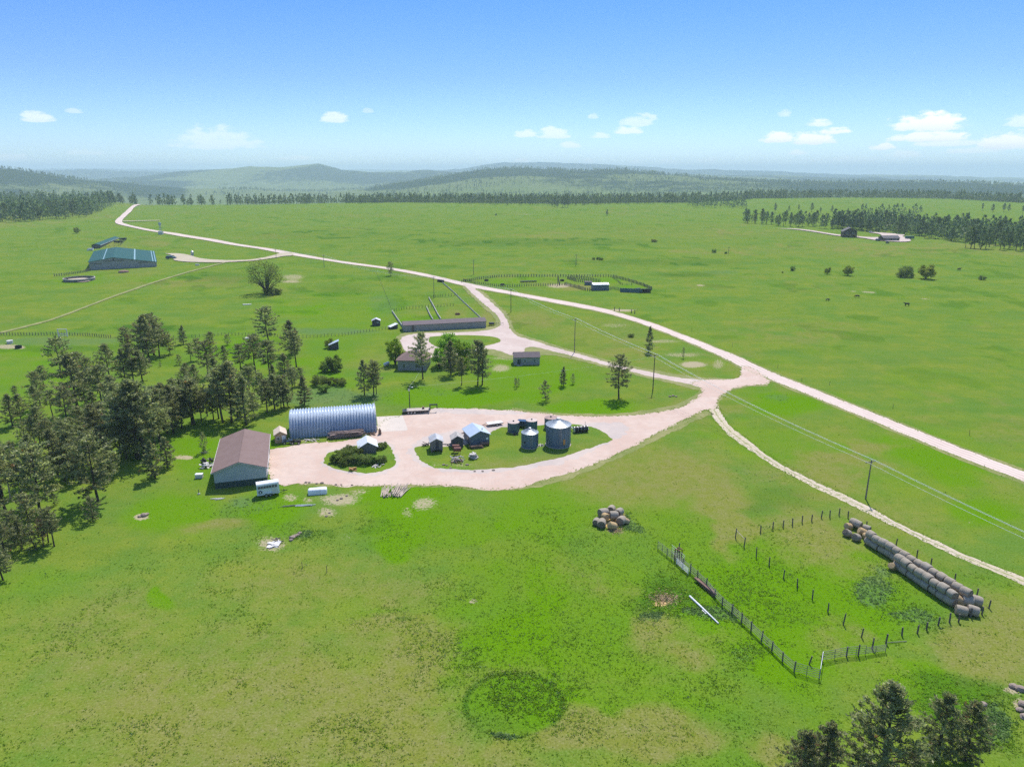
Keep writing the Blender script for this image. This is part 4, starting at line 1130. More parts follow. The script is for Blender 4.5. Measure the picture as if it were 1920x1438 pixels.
WOODS = [([(1395, 419, 417), (1440, 423, 418), (1490, 426, 420), (1540, 428, 420), (1570, 431, 421)], 26, 'pine in the wood edge left of the log house', 'pines left of the log house', 16),
         ([(1570, 430, 426), (1650, 437, 427), (1720, 447, 430), (1790, 455, 434), (1850, 462, 436), (1930, 470, 440)], 44, 'pine in the wood behind the log house and garage', 'pines behind the log house', 18),
         ([(1800, 466, 462), (1850, 468, 462), (1930, 474, 464)], 12, 'pine at the front right corner of the wood by the garage', 'pines at the front corner of the right wood', 17),
         ([(0, 420, 412), (30, 420, 410), (60, 416, 408), (100, 414, 404), (140, 412, 402), (165, 408, 400)], 18, 'pine at the near edge of the wood on the far left', 'pines at the near edge of the left wood', 22)]
nw = 0
for quad, n, lab, grp, hh in WOODS:
    for (x, y) in wood_rows(quad, n, 40 + nw):
        b = G(x, y); nw += 1
        plant(MIDP[nw % 4], 'pine_tree', lab, 'tree', b, hh * rw.uniform(.72, 1.15), rw.uniform(.9, 1.25), grp)
ROW = []
for (x0, x1, n, y, hh, lab, grp) in [(1448, 1575, 6, 398, 15, 'single pine scattered on the meadow above the right wood', 'single pines above the right wood'), (1835, 1918, 5, 398, 13, 'pine in the small clump far out at the right edge', 'clump at the far right edge'),
                                     (1030, 1068, 6, 390, 18, 'pine in the clump on the crest in the middle', 'clump on the crest'),
                                     (214, 255, 5, 383, 20, 'pine in the knot of trees left of the road on the crest', 'trees beside the road on the crest')]:
    for k in range(n):
        x = lerp(x0, x1, (k + rw.random()) / n)
        yy = y + rw.uniform(-2.5, 2.5) + (0 if x0 != 1290 else (x - 1345) * .02) + (0 if x0 != 180 else (212 - x) * .35)
        b = G(x, yy); nw += 1
        plant(MIDP[nw % 4], 'pine_tree', lab, 'tree', b, hh * rw.uniform(.6, 1.15), rw.uniform(.9, 1.3), grp)
print('wood individuals', nw)


def blob_trees(name, pts, hts, q=26, big=1.0, seed=3, mat='needles_far'):
    """a far wood that reads as one mass"""
    rg = np.random.default_rng(seed)
    n = len(pts); pts = np.asarray(pts); hts = np.asarray(hts)
    u = rg.random((n, q)); a = rg.random((n, q)) * 6.283
    h = hts[:, None]
    rad = h * .27 * np.where(u < .3, .5 + u / .3 * .5, ((1 - u) / .7) ** .75) * rg.uniform(.35, 1.05, (n, q))
    c = np.stack([pts[:, 0:1] + rad * np.cos(a), pts[:, 1:2] + rad * np.sin(a), pts[:, 2:3] + h * (.16 + .84 * u)], -1).reshape(-1, 3)
    l = np.repeat(hts, q) * rg.uniform(.10, .2, n * q) * big
    V, Q = rot_blades(c, rg.normal(size=(n * q, 3)) + np.array([0, 0, .3]), l, l * .7, rg)
    T = np.repeat(np.stack([np.clip(rg.normal(.42, .25, n * q), 0, 1), rg.random(n * q) * .9, np.zeros(n * q), np.ones(n * q)], -1), 4, 0)
    tw = h[:, 0] * .012
    z0 = pts[:, 2]; o = np.zeros(n)
    tv = np.stack([np.stack([pts[:, 0] - tw, pts[:, 1], z0 - 1], -1), np.stack([pts[:, 0] + tw, pts[:, 1], z0 - 1], -1), np.stack([pts[:, 0] + tw * .4, pts[:, 1] + tw, z0 + hts * .8], -1), np.stack([pts[:, 0] - tw * .4, pts[:, 1] - tw, z0 + hts * .8], -1)], 1).reshape(-1, 3)
    tq = np.arange(n * 4).reshape(n, 4) + len(V)
    T = np.vstack([T, np.tile([.1, 0, 0, 1], (n * 4, 1))])
    me = npmesh(name, np.vstack([V, tv]), np.vstack([Q, tq]), M[mat], {'tone': T})
    return setp(put(name, me), kind='stuff')


def scatter_poly(quad, n, seed, hh):
    P = []; Hh = []
    for (x, y) in wood_rows(quad, n, seed):
        g = G(x, y); P.append(g); Hh.append(hh * rw.uniform(.6, 1.2))
    return P, Hh


def world_scatter(n, x0, x1, r0, r1, seed, keep):
    rg = np.random.default_rng(seed)
    px = rg.uniform(x0, x1, n); r = np.sqrt(rg.uniform(r0 * r0, r1 * r1, n))
    az = np.arctan((px - 960) / F * CS)
    x = r * np.sin(az); y = r * np.cos(az); z = terrain(x, y)
    k = keep(px, r, x, y, z)
    return np.stack([x, y, z], -1)[k], px[k], r[k]


P1, H1 = scatter_poly([(-60, 417, 372), (60, 413, 372), (100, 405, 373), (150, 402, 374), (172, 404, 390), (185, 384, 378), (205, 381, 378), (214, 380, 379)], 420, 77, 21)
P2, H2 = scatter_poly([(1560, 428, 420), (1700, 440, 426), (1800, 455, 436), (1990, 470, 440)], 300, 78, 18)
P3, H3 = scatter_poly([(1395, 419, 417), (1490, 426, 420), (1571, 431, 421)], 14, 79, 16)
P4, H4 = scatter_poly([(0, 421, 412), (60, 416, 408), (165, 408, 400)], 34, 80, 22)
P5, H5 = scatter_poly([(1612, 407, 403), (1725, 408, 404)], 18, 81, 16)
P6, H6 = scatter_poly([(1290, 389, 385), (1345, 391, 384), (1400, 392, 386)], 40, 82, 17)
P7, H7 = scatter_poly([(178, 402, 396), (212, 389, 385)], 16, 83, 15)
blob_trees('pine_wood', P1 + P2 + P3 + P4 + P5 + P6 + P7, H1 + H2 + H3 + H4 + H5 + H6 + H7, 46, 1.0, 3)
# wood along and beyond the crest
A = world_scatter(9000, 290, 1480, 1380, 2650, 5, lambda px, r, x, y, z: (r > rcrest(px) * (.985 + .02 * vnoise(px / 40, r * 0, 3))) & (r < rcrest(px) * np.interp(px, [290, 500, 640, 760, 900, 1250, 1400, 1480], [1.07, 1.09, 1.13, 1.7, 1.75, 1.6, 1.4, 1.25]))
                  & (vnoise(px / 9, r / 120, 8) > np.interp(px, [290, 400, 600, 700, 1250, 1480], [.36, .26, .22, .12, .16, .16])))
B = world_scatter(2600, 1400, 2000, 1560, 2300, 6, lambda px, r, x, y, z: (r > rcrest(px) * .99) & (r < rcrest(px) * 1.22) & (vnoise(px / 9, r / 120, 18) > .12))
Cc = world_scatter(900, -80, 290, 1500, 2300, 7, lambda px, r, x, y, z: (r > rcrest(px) * 1.0) & ((px < 215) | (vnoise(px / 8, r / 90, 4) > .7)))
pts = np.vstack([A[0], B[0], Cc[0]]); rgh = np.random.default_rng(9)
blob_trees('pine_wood', pts, rgh.uniform(8, 23, len(pts)), 30, 1.1, 4)
# woods on the far hills
D = world_scatter(20000, -120, 2040, 2600, 7200, 12, lambda px, r, x, y, z: (fbm(x, y, 520, 3, 77) + .25 * (vnoise(px / 300, r / 900, 5) - .5) + np.interp(px, [-100, 250, 330, 640, 720, 900, 1400, 2000], [.16, .09, -.16, -.14, .10, .12, .08, .04]) > .5))
E_ = world_scatter(2600, 700, 2040, 4300, 5000, 13, lambda px, r, x, y, z: vnoise(px / 30, r / 200, 5) > .45)
pts = np.vstack([D[0], E_[0]])
blob_trees('hill_wood', pts, rgh.uniform(11, 19, len(pts)), 7, 2.6, 6)
print('far trees', len(pts))


# ------------------------------------------------------------------ grass: tufts and weeds standing in the near pasture
ROADP = [[G(*p).to_2d() for p in L] for L in (YARD, MU + MU[::-1])]


def in_poly(px, py, P):
    a = np.array(P); x0, y0 = a[:, 0], a[:, 1]; x1, y1 = np.roll(x0, -1), np.roll(y0, -1)
    c = np.zeros(len(px), bool)
    for k in range(len(a)):
        c ^= ((y0[k] > py) != (y1[k] > py)) & (px < (x1[k] - x0[k]) * (py - y0[k]) / (y1[k] - y0[k] + 1e-12) + x0[k])
    return c


def grass_stuff():
    rg = np.random.default_rng(3)
    n = 230000
    r = 1 / rg.uniform(1 / 230., 1 / 56., n)                       # even density across the view
    r = np.where(rg.random(n) < .5, rg.uniform(56, 130, n), r)
    az = rg.uniform(R(-45), R(45), n)
    x = r * np.sin(az); y = r * np.cos(az); z = terrain(x, y)
    px, py, d = proj(x, y, z)
    roads = in_poly(px, py, YARD)
    roads |= in_poly(px, py, [(1327, 767), (1347, 762), (1351, 773), (1385, 812), (1440, 856), (1540, 908), (1615, 942), (1765, 1019), (1980, 1109), (1980, 1124), (1840, 1063), (1690, 995), (1540, 920), (1440, 867), (1385, 830), (1335, 782)])
    roads |= in_poly(px, py, ML[9:] + MU[:8:-1])
    roads |= in_poly(px, py, [(400, 920), (410, 820), (455, 800), (560, 810), (502, 912)])
    roads |= in_poly(px, py, [(870, 535), (1000, 630), (1400, 715), (1300, 735), (980, 670), (750, 690), (750, 600), (930, 600)])
    mA, mB = masks(x, y, z)
    p = .06 + .42 * mA[:, 2] + 1.1 * mB[:, 2] + .5 * np.clip(vnoise(x / 2.2, y / 2.2, 7) - .5, 0, 1) + .35 * np.clip(fbm(x, y, 14, 3, 71) - .55, 0, 1)
    k = (~roads) & (py > 600) & (rg.random(n) < p)
    x, y, z, mA, mB, r = x[k], y[k], z[k], mA[k], mB[k], r[k]
    # a fringe of longer grass along the road edges
    ex = []
    for L, cl in ((YARD, 1), (ML[9:], 0), (MU[9:], 0), ([(1327, 767), (1335, 782), (1360, 810), (1410, 847), (1490, 895), (1615, 955), (1765, 1030), (1922, 1098)], 0), ([(1347, 762), (1365, 795), (1410, 831), (1490, 884), (1615, 942), (1765, 1019), (1922, 1084)], 0)):
        P = smooth_line([G(*p).to_2d() for p in (L + L[:1] if cl else L)], 2)
        Q, Ln = resample(P, 400); Q, Ln = resample(P, int(Ln / .22))
        ex += [(q_.x, q_.y) for q_ in Q if math.hypot(q_.x, q_.y) < 290]
    ex = np.array(ex); ex = ex + rg.normal(0, .33, ex.shape)
    ez = terrain(ex[:, 0], ex[:, 1]); eA, eB = masks(ex[:, 0], ex[:, 1], ez)
    x = np.concatenate([x, ex[:, 0]]); y = np.concatenate([y, ex[:, 1]]); z = np.concatenate([z, ez]); mA = np.vstack([mA, eA]); mB = np.vstack([mB, eB]); r = np.hypot(x, y)
    n = len(x); q = 4
    sz = (.09 + .13 * rg.random(n) ** 2 + .18 * mB[:, 2] + .10 * mA[:, 2]) * (1 + .0012 * r)
    c = np.stack([x, y, z], -1)[:, None, :] + rg.normal(0, .5, (n, q, 3)) * np.stack([sz, sz, sz * .0], -1)[:, None, :]
    c[..., 2] += sz[:, None] * .34
    dd = rg.normal(0, .8, (n, q, 3)) + np.array([0, -.25, .55])
    l = (sz[:, None] * rg.uniform(.7, 1.3, (n, q))).ravel()
    V, Q = rot_blades(c.reshape(-1, 3), dd.reshape(-1, 3), l, l * .5, rg)
    tone = np.clip(rg.normal(.45, .22, (n, q)) - .12 * mA[:, 2:3] + .25 * mA[:, 0:1], 0, 1).ravel()
    od = np.repeat((rg.random(n) * .72 + .3 * mA[:, 0]), q)
    wd = np.repeat(mB[:, 2] + .3 * (rg.random(n) < .06) > .45, q)
    T = np.stack([tone, od, np.zeros(n * q), np.ones(n * q)], -1)
    for nm, sel, mt in (('grass', ~wd, 'blade'), ('weeds', wd, 'weedleaf')):
        idx = np.nonzero(sel)[0]
        vi = (idx[:, None] * 4 + np.arange(4)).ravel()
        me = npmesh(nm, V[vi], np.arange(len(vi)).reshape(-1, 4), M[mt], {'tone': np.repeat(T[idx], 4, 0)})
        setp(put(nm, me), kind='stuff')
    print('tufts', n)


grass_stuff()

# ------------------------------------------------------------------ buildings
def frame_of(FL, FR):
    a, b = G(*FL), G(*FR)
    d = b - a
    return a, d.to_2d().length, math.atan2(d.y, d.x)


def roof_gable(W, D, e, rise, ridge, over=.3, th=.12, oe=.3):
    """two roof slabs, ridge along y (front gable) or along x"""
    m = MB()
    span, ln = (W, D) if ridge == 'y' else (D, W)
    sl = rise / (span / 2)
    for s in (0, 1):
        prof_ = [(-oe, e - oe * sl), (span / 2, e + rise), (span / 2, e + rise + th), (-oe, e - oe * sl + th)]
        if s: prof_ = [(span - a, b) for a, b in prof_][::-1]
        m.extr([(a, b + .03) for a, b in prof_], -over, ln + over, 'y' if ridge == 'y' else 'x')
    return m


def rect_win(parent, x0, x1, z0, z1, y=0., side='y', fr=.07, fm='white'):
    f = MB()
    def bx(a, b, c, d, t0, t1):
        if side == 'y': f.box(a, b, y - t1, y - t0, c, d)
        else: f.box(y - t1, y - t0, a, b, c, d)
    bx(x0, x1, z0, z0 + fr, .003, .06); bx(x0, x1, z1 - fr, z1, .003, .06)
    bx(x0, x0 + fr, z0 + fr, z1 - fr, .003, .055); bx(x1 - fr, x1, z0 + fr, z1 - fr, .003, .055)
    bx(x0 + fr, x1 - fr, (z0 + z1) / 2 - fr * .4, (z0 + z1) / 2 + fr * .4, .003, .05)
    w = f.build('window', M[fm], parent)
    p = MB()
    if side == 'y': p.box(x0 + fr * .5, x1 - fr * .5, y - .03, y - .004, z0 + fr * .5, z1 - fr * .5)
    else: p.box(y - .03, y - .004, x0 + fr * .5, x1 - fr * .5, z0 + fr * .5, z1 - fr * .5)
    p.build('pane', M['glass'], w)
    return w


def door(parent, x0, x1, z1, mat, y=0., side='y', handle=True):
    d = MB()
    if side == 'y': d.box(x0, x1, y - .06, y - .004, .05, z1)
    else: d.box(y - .06, y - .004, x0, x1, .05, z1)
    o = d.build('door', M[mat], parent)
    if handle:
        h = MB()
        if side == 'y': h.box(x1 - .2, x1 - .1, y - .12, y - .06, z1 * .45, z1 * .5)
        else: h.box(y - .12, y - .06, x1 - .2, x1 - .1, z1 * .45, z1 * .5)
        h.build('handle', M['dark'], o)
    return o


def gable(name, label, cat, FL, FR, depth, eave, rise, ridge='y', wall='barnwall', roof='barnroof', over=.3, group=None, base=None, z0=0., oe=.3, th=.12):
    a, W, rz = frame_of(FL, FR)
    if a.length > 230 and z0 == 0: z0 = -1.5
    t = thing(name, label, cat, a, rz, group)
    if ridge == 'y':
        gp = [(0, z0), (W, z0), (W, eave), (W / 2, eave + rise), (0, eave)]
        w = MB().extr(gp, 0, depth, 'y')
    else:
        gp = [(0, z0), (depth, z0), (depth, eave), (depth / 2, eave + rise), (0, eave)]
        w = MB().extr(gp, 0, W, 'x')
    w.build('wall', M[wall], t)
    roof_gable(W, depth, eave, rise, ridge, over, th, oe).build('roof', M[roof], t)
    return t, W


# brown-roofed shop
a = G(404, 917); b_ = G(501, 906); eL = TZ(a, 885.5)
bk = GZ(410, 824, eL); D_ = (bk - Vector((a.x, a.y, eL))).length
mid = (a + b_) / 2
t, Wd = gable('shop_building', 'metal shop with brown shingle roof, grey siding and dark green base', 'barn', (404, 917), (501, 906), D_, eL, TZ(mid, 864.5) - eL - .15, wall='barnwall', roof='barnroof', over=.45, oe=.4)
m = MB(); hb = eL * .36
m.box(-.03, Wd + .03, -.03, -.002, -.3, hb); m.box(-.03, -.002, 0, D_, -.3, hb); m.box(Wd + .002, Wd + .03, 0, D_, -.3, hb)
m.build('base_panel', M['barnbase'], t)
m = MB(); r_ = TZ(mid, 864.5) - eL - .15; sl = r_ / (Wd / 2)
for s in (0, 1):
    q = [(-.42, eL - .42 * sl - .12), (Wd / 2, eL + r_ - .12), (Wd / 2, eL + r_ + .02), (-.42, eL - .42 * sl + .02)]
    if s: q = [(Wd - x, z) for x, z in q][::-1]
    m.extr(q, -.49, -.452, 'y')
m.build('fascia', M['trim'], t)
m = MB(); m.box(-.5, -.41, -.45, D_ + .45, eL - .42 * sl - .1, eL - .42 * sl + .12); m.box(Wd + .41, Wd + .5, -.45, D_ + .45, eL - .42 * sl - .1, eL - .42 * sl + .12)
m.build('gutter', M['trim'], t)
m = MB(); m.box(Wd + .002, Wd + .05, D_ * .18, D_ * .42, 0, 3.0); m.build('overhead_door', M['white'], t)
m = MB(); m.box(Wd + .002, Wd + .05, D_ * .55, D_ * .79, 0, 3.0); m.build('overhead_door', M['white'], t)
m = MB(); m.extr([(Wd / 2 - .22, eL + r_ + .02), (Wd / 2 + .22, eL + r_ + .02), (Wd / 2, eL + r_ + .2)], -.46, D_ + .46, 'y'); m.build('ridge_cap', M['barnroof'], t)

# arched steel building
a = G(544, 823); b_ = G(706, 810); L_ = (b_ - a).length; rz = math.atan2((b_ - a).y, (b_ - a).x)
t = thing('arched_building', 'long arched steel storage building with many rounded ribs', 'barn', a, rz)
hq = 5.6; wq = 10.2
ang = [math.pi * k / 26 for k in range(27)]
m = MB(); nr = 30; st = L_ / nr
vs = []; fs = []
sect = [(0, 0), (.30, .0), (.42, .17), (.52, .2), (.80, .2), (.90, .17)]
xs = [(k + o) * st if True else 0 for k in range(nr) for o in (0.0, .26, .40, .50, .76, .88)] + [L_]
off = [v for k in range(nr) for v in (0, 0, .2, .27, .27, .2)] + [0]
nA = len(ang)
for x, o in zip(xs, off):
    for q in ang:
        ry = wq / 2 + o - .1; rz_ = hq + o - .1
        vs.append((x, wq / 2 - ry * math.copysign(abs(math.cos(q)) ** .82, math.cos(q)), rz_ * abs(math.sin(q)) ** .86))
for i in range(len(xs) - 1):
    for k in range(nA - 1): fs.append((i * nA + k, (i + 1) * nA + k, (i + 1) * nA + k + 1, i * nA + k + 1))
m.add(vs, [f[::-1] for f in fs]); m.build('arched_shell', M['quonset'], t, smooth=True)
pr = [(wq / 2 - (wq / 2 + .16) * math.copysign(abs(math.cos(q)) ** .82, math.cos(q)), (hq + .18) * abs(math.sin(q)) ** .86) for q in ang]
MB().extr(pr, L_ - .02, L_ + .16, 'x').build('end_wall', M['quonsetend'], t)
MB().extr([(wq / 2 + (y - wq / 2) * .97, z * .97) for y, z in pr], .1, .3, 'x').build('end_wall', M['quonset'], t)
m = MB(); m.box(L_ + .165, L_ + .24, 2.6, 7.6, 0, 3.9); m.build('overhead_door', M['white'], t)
m = MB(); m.box(L_ + .165, L_ + .24, 8.2, 9.1, 0, 2.1); m.build('door', M['trim'], t)
m = MB(); m.tube([(L_ + .1, 5.1, hq), (L_ + .1, 5.1, hq + 1.1)], .05, 6); m.build('mast', M['steel'], t)

# bare plywood shed
t, Wd = gable('plywood_shed', 'small unpainted plywood shed with white door beside the arched building', 'shed', (516, 832), (538, 829.5), 3.9, 2.15, .85, wall='osb', roof='osbroof', over=.2, oe=.2)
door(t, Wd * .60, Wd * .93, 1.95, 'white'); rect_win(t, Wd * .14, Wd * .44, .9, 1.75)
# white-roofed shed on island
t, Wd = gable('tool_shed', 'small shed with pale steel roof standing in the thicket', 'shed', (675, 852), (706, 849), 4.1, 1.75, 1.15, wall='oldboards', roof='paleroof', over=.4, oe=.45)
door(t, Wd * .35, Wd * .65, 1.6, 'oldboards')
# weathered sheds on island two
t, Wd = gable('board_shed', 'weathered grey board shed on skids with old tin roof', 'shed', (808, 848), (830.5, 846.5), 3.5, 2.55, .75, wall='oldboards', roof='tinroofold', over=.25, oe=.3, z0=.45)
m = MB(); m.box(.1, .35, -.4, 3.6, .02, .44); m.box(Wd - .35, Wd - .1, -.4, 3.6, .02, .44); m.build('skid', M['post'], t)
door(t, Wd * .4, Wd * .66, 2.2, 'darkboards').location = (0, -.002, .45)
t, Wd = gable('board_shed', 'dark tumbledown board shed with patched shingle roof', 'shed', (848, 840), (869, 838.5), 3.0, 2.15, .8, wall='darkboards', roof='oldshingle', over=.2, oe=.25)
rect_win(t, Wd * .3, Wd * .6, .9, 1.5, fm='post')
t, Wd = gable('metal_shed', 'blue-grey metal shed with pale steel gable roof', 'shed', (883, 837), (918, 832), 5.8, 2.55, 1.1, wall='shedblue', roof='tinroof', over=.3, oe=.35)
rect_win(t, 1.9, 2.7, 1.0, 1.9, 0, 'x', .06, 'carblue'); m = MB(); m.box(Wd * .82, Wd * .93, -.05, -.004, 1.2, 1.75); m.build('meter_box', M['white'], t)
m = MB(); m.tube([(Wd * .72, 1.6, 3.1), (Wd * .72, 1.6, 3.75)], .09, 8); m.build('flue', M['dark'], t)

# house, cabin, long shed
a, Wd, rz = frame_of((746, 694.5), (800, 695))
t = thing('house', 'grey house with brown hipped roof half hidden behind a tall pine', 'house', a, rz)
eh = TZ(a, 675); dp = 9.5
MB().box(0, Wd, 0, dp, 0, eh).build('wall', M['greysiding'], t)
o = .55; hr = 2.3
m = MB(); m.add([(-o, -o, eh - .05), (Wd + o, -o, eh - .05), (Wd + o, dp + o, eh - .05), (-o, dp + o, eh - .05), (Wd * .42, dp * .5, eh + hr), (Wd * .58, dp * .5, eh + hr),
                 (-o, -o, eh - .22), (Wd + o, -o, eh - .22), (Wd + o, dp + o, eh - .22), (-o, dp + o, eh - .22)],
                [(0, 1, 5, 4), (1, 2, 5), (2, 3, 4, 5), (3, 0, 4), (6, 7, 1, 0), (7, 8, 2, 1), (8, 9, 3, 2), (9, 6, 0, 3), (9, 8, 7, 6)])
rf = m.build('roof', M['barnroof'], t); m = MB(); m.box(Wd * .55, Wd * .62, dp * .45, dp * .55, eh + hr - .4, eh + hr + .5); m.build('chimney', M['greysiding'], rf)
rect_win(t, Wd * .16, Wd * .27, .9, 2.2); rect_win(t, Wd * .60, Wd * .82, .9, 2.2); rect_win(t, 2., 3.2, .9, 2.2, Wd + .065, 'x')
t, Wd = gable('cabin', 'small grey cabin with brown roof, one door and two windows', 'cabin', (964, 685), (1012, 684), 4.6, 2.75, 1.25, 'x', 'greysiding', 'greyroof', over=.2, oe=.25)
door(t, Wd * .13, Wd * .25, 2.05, 'barnbase'); rect_win(t, Wd * .37, Wd * .48, 1.0, 2.0); rect_win(t, Wd * .74, Wd * .85, 1.0, 2.0)
m = MB(); m.box(Wd * .1, Wd * .28, -1.0, -.08, 0, .14); m.build('doorstep', M['concrete'], t)
a = G(758, 622.5); t, Wd = gable('long_shed', 'long low grey machine shed with brown roof', 'shed', (757, 622.5), (911.5, 614.5), 7.0, 2.75, .95, 'x', 'greysiding', 'greyroof', over=.25, oe=.3)
m = MB(); m.box(Wd * .095, Wd * .115, -.05, -.004, 0, 2.6); m.box(Wd * .115, Wd * .125, -.03, -.004, 0, 2.6); m.build('corner_trim', M['post'], t)
m = MB()
for k in range(5): m.box(Wd * (.14 + .17 * k), Wd * (.14 + .17 * k) + .1, -.04, -.004, .05, 2.6)
m.build('batten', M['greysiding'], t)
t, Wd = gable('outhouse', 'little dark shed with tin roof alone in the pasture', 'shed', (698, 611.5), (713, 611), 3.0, 2.2, .8, wall='darkboards', roof='tinroofold', over=.2, oe=.25)
rect_win(t, Wd * .6, Wd * .85, 1.2, 1.8)
a, Wd, rz = frame_of((618, 656), (635, 655))
t = thing('lean_to_shed', 'slanting dark lean-to shed beside a pale green tree', 'shed', a, rz)
MB().extr([(0, 0), (Wd, 0), (Wd, 3.0), (0, 1.7)], 0, 2.6, 'y').build('wall', M['darkboards'], t)
MB().extr([(-.3, 1.63), (Wd + .25, 3.17), (Wd + .25, 3.27), (-.3, 1.75)], -.25, 2.8, 'y').build('roof', M['tinroof'], t)
m = MB(); m.box(Wd + .005, Wd + .08, -.05, .1, 0, 3.0); m.build('corner_trim', M['white'], t)
a, Wd, rz = frame_of((733, 618), (746, 616))
t = thing('calf_shelter', 'tiny slanted white shelter at the left end of the long shed', 'shelter', a, rz)
MB().extr([(0, 0), (Wd, 0), (Wd, 1.9), (0, 1.0)], 0, 2.2, 'y').build('wall', M['darkboards'], t)
MB().extr([(-.2, .95), (Wd + .2, 1.98), (Wd + .2, 2.08), (-.2, 1.06)], -.2, 2.4, 'y').build('roof', M['white'], t)

# riding arena: off-centre ridge, the right slope runs lower
a, Wd, rz = frame_of((169, 506.7), (294.3, 500.3))
t = thing('riding_arena', 'huge riding arena with green metal roof and taupe walls', 'barn', a, rz)
eL, eR, az_, xr, dp = 5.1, 3.1, 7.4, Wd * .36, 76.
MB().extr([(0, -2.5), (Wd, -2.5), (Wd, eR), (xr, az_), (0, eL)], 0, dp, 'y').build('wall', M['arenawall'], t)
sL = (az_ - eL) / xr; sR = (az_ - eR) / (Wd - xr)
m = MB(); m.extr([(-.5, eL - .5 * sL + .05), (xr, az_ + .05), (xr, az_ + .3), (-.5, eL - .5 * sL + .3)], -.5, dp + .5, 'y')
m.extr([(xr, az_ + .05), (Wd + .5, eR - .5 * sR + .05), (Wd + .5, eR - .5 * sR + .3), (xr, az_ + .3)], -.5, dp + .5, 'y')
rf = m.build('roof', M['greenroof'], t)
rz_at = lambda x: (az_ - (xr - x) * sL if x < xr else az_ - (x - xr) * sR) + .33
for (x0, x1) in ((.205, .222), (.665, .688), (.945, .958), (.985, .998)):
    m = MB(); x0 *= Wd; x1 *= Wd
    m.add([(x0, -.5, rz_at(x0)), (x1, -.5, rz_at(x1)), (x1, dp + .5, rz_at(x1)), (x0, dp + .5, rz_at(x0)), (x0, -.5, rz_at(x0) - .03), (x1, -.5, rz_at(x1) - .03), (x1, dp + .5, rz_at(x1) - .03), (x0, dp + .5, rz_at(x0) - .03)],
          [(0, 1, 2, 3), (4, 5, 1, 0), (5, 6, 2, 1), (6, 7, 3, 2), (7, 4, 0, 3)])
    m.build('skylight', M['skylight'], rf)
m = MB(); m.box(Wd * .22, Wd * .51, -.2, -.01, eL + .1, eL + .5); m.build('door_track', M['post'], t)
m = MB(); m.box(Wd * .30, Wd * .45, -.1, -.01, .1, eL + .05); m.build('sliding_door', M['arenawall'], t)
m = MB(); m.box(Wd * .02, Wd * .18, -.2, -.01, eL - 1.3, eL - .95); m.box(Wd * .72, Wd * .88, -.2, -.01, eR + .15, eR + .5); m.build('door_track', M['post'], t)
m = MB(); m.box(xr - .5, xr + .5, -.12, -.01, az_ - 1.5, az_ - .7); m.build('vent', M['dark'], t)
m = MB()
for k in range(7): m.box(Wd + .01, Wd + .12, dp * (.06 + .13 * k), dp * (.06 + .13 * k) + .35, 0, eR - .3)
m.build('pilaster', M['trim'], t)
a, Wd, rz = frame_of((172.5, 466.5), (182.5, 465.8))
t = thing('loafing_shed', 'long narrow stall shed with green roof behind the riding arena', 'shed', a, 0)
far = G(209, 448); dr = (far - a); dl = dr.to_2d().length; t.rotation_euler = (0, 0, math.atan2(-dr.x, dr.y))
MB().extr([(0, -2), (6.5, -2), (6.5, 3.0), (3.2, 4.0), (0, 3.0)], 0, dl, 'y').build('wall', M['darkboards'], t)
roof_gable(6.5, dl, 3.0, 1.05, 'y', .4, .2, .5).build('roof', M['greenroof'], t)
m = MB(); m.box(6.9, 7.15, -.4, dl + .4, 2.62, 2.86); m.build('gutter', M['white'], t)

# corral shed, log house, garage
t, Wd = gable('corral_shed', 'small grey tin-roofed shed inside the far corral', 'shed', (1112, 545), (1141.5, 544.5), 6.5, 3.3, .5, 'x', 'shedblue', 'tinroof', over=.2, oe=.25)
t, Wd = gable('log_house', 'dark log house with gabled roof among the pines far right', 'house', (1580, 445), (1606, 445.5), 11, 6.0, 3.6, wall='logwall', roof='darkroof', over=.8, oe=.8)
rect_win(t, Wd * .2, Wd * .36, 3.6, 5.2); rect_win(t, Wd * .62, Wd * .8, 3.6, 5.2); rect_win(t, Wd * .3, Wd * .7, .8, 2.6)
m = MB(); m.box(-1.2, Wd + 1.2, -2.4, -.02, 2.6, 2.8)
for k in range(5): m.box(-1.2 + k * (Wd + 2.2) / 4, -1.0 + k * (Wd + 2.2) / 4, -2.4, -2.2, 0, 3.7)
m.build('deck', M['timber'], t)
t, Wd = gable('garage', 'low brown garage with grey roof right of the log house', 'garage', (1656, 452.5), (1686, 452.5), 9, 3.0, 2.0, 'x', 'logwall', 'darkroof', over=.5, oe=.6)
m = MB(); m.box(Wd * .1, Wd * .4, -.08, -.005, .05, 2.4); m.build('garage_door', M['oldboards'], t)
m = MB(); m.box(Wd * .55, Wd * .85, -.08, -.005, .05, 2.4); m.build('garage_door', M['oldboards'], t)


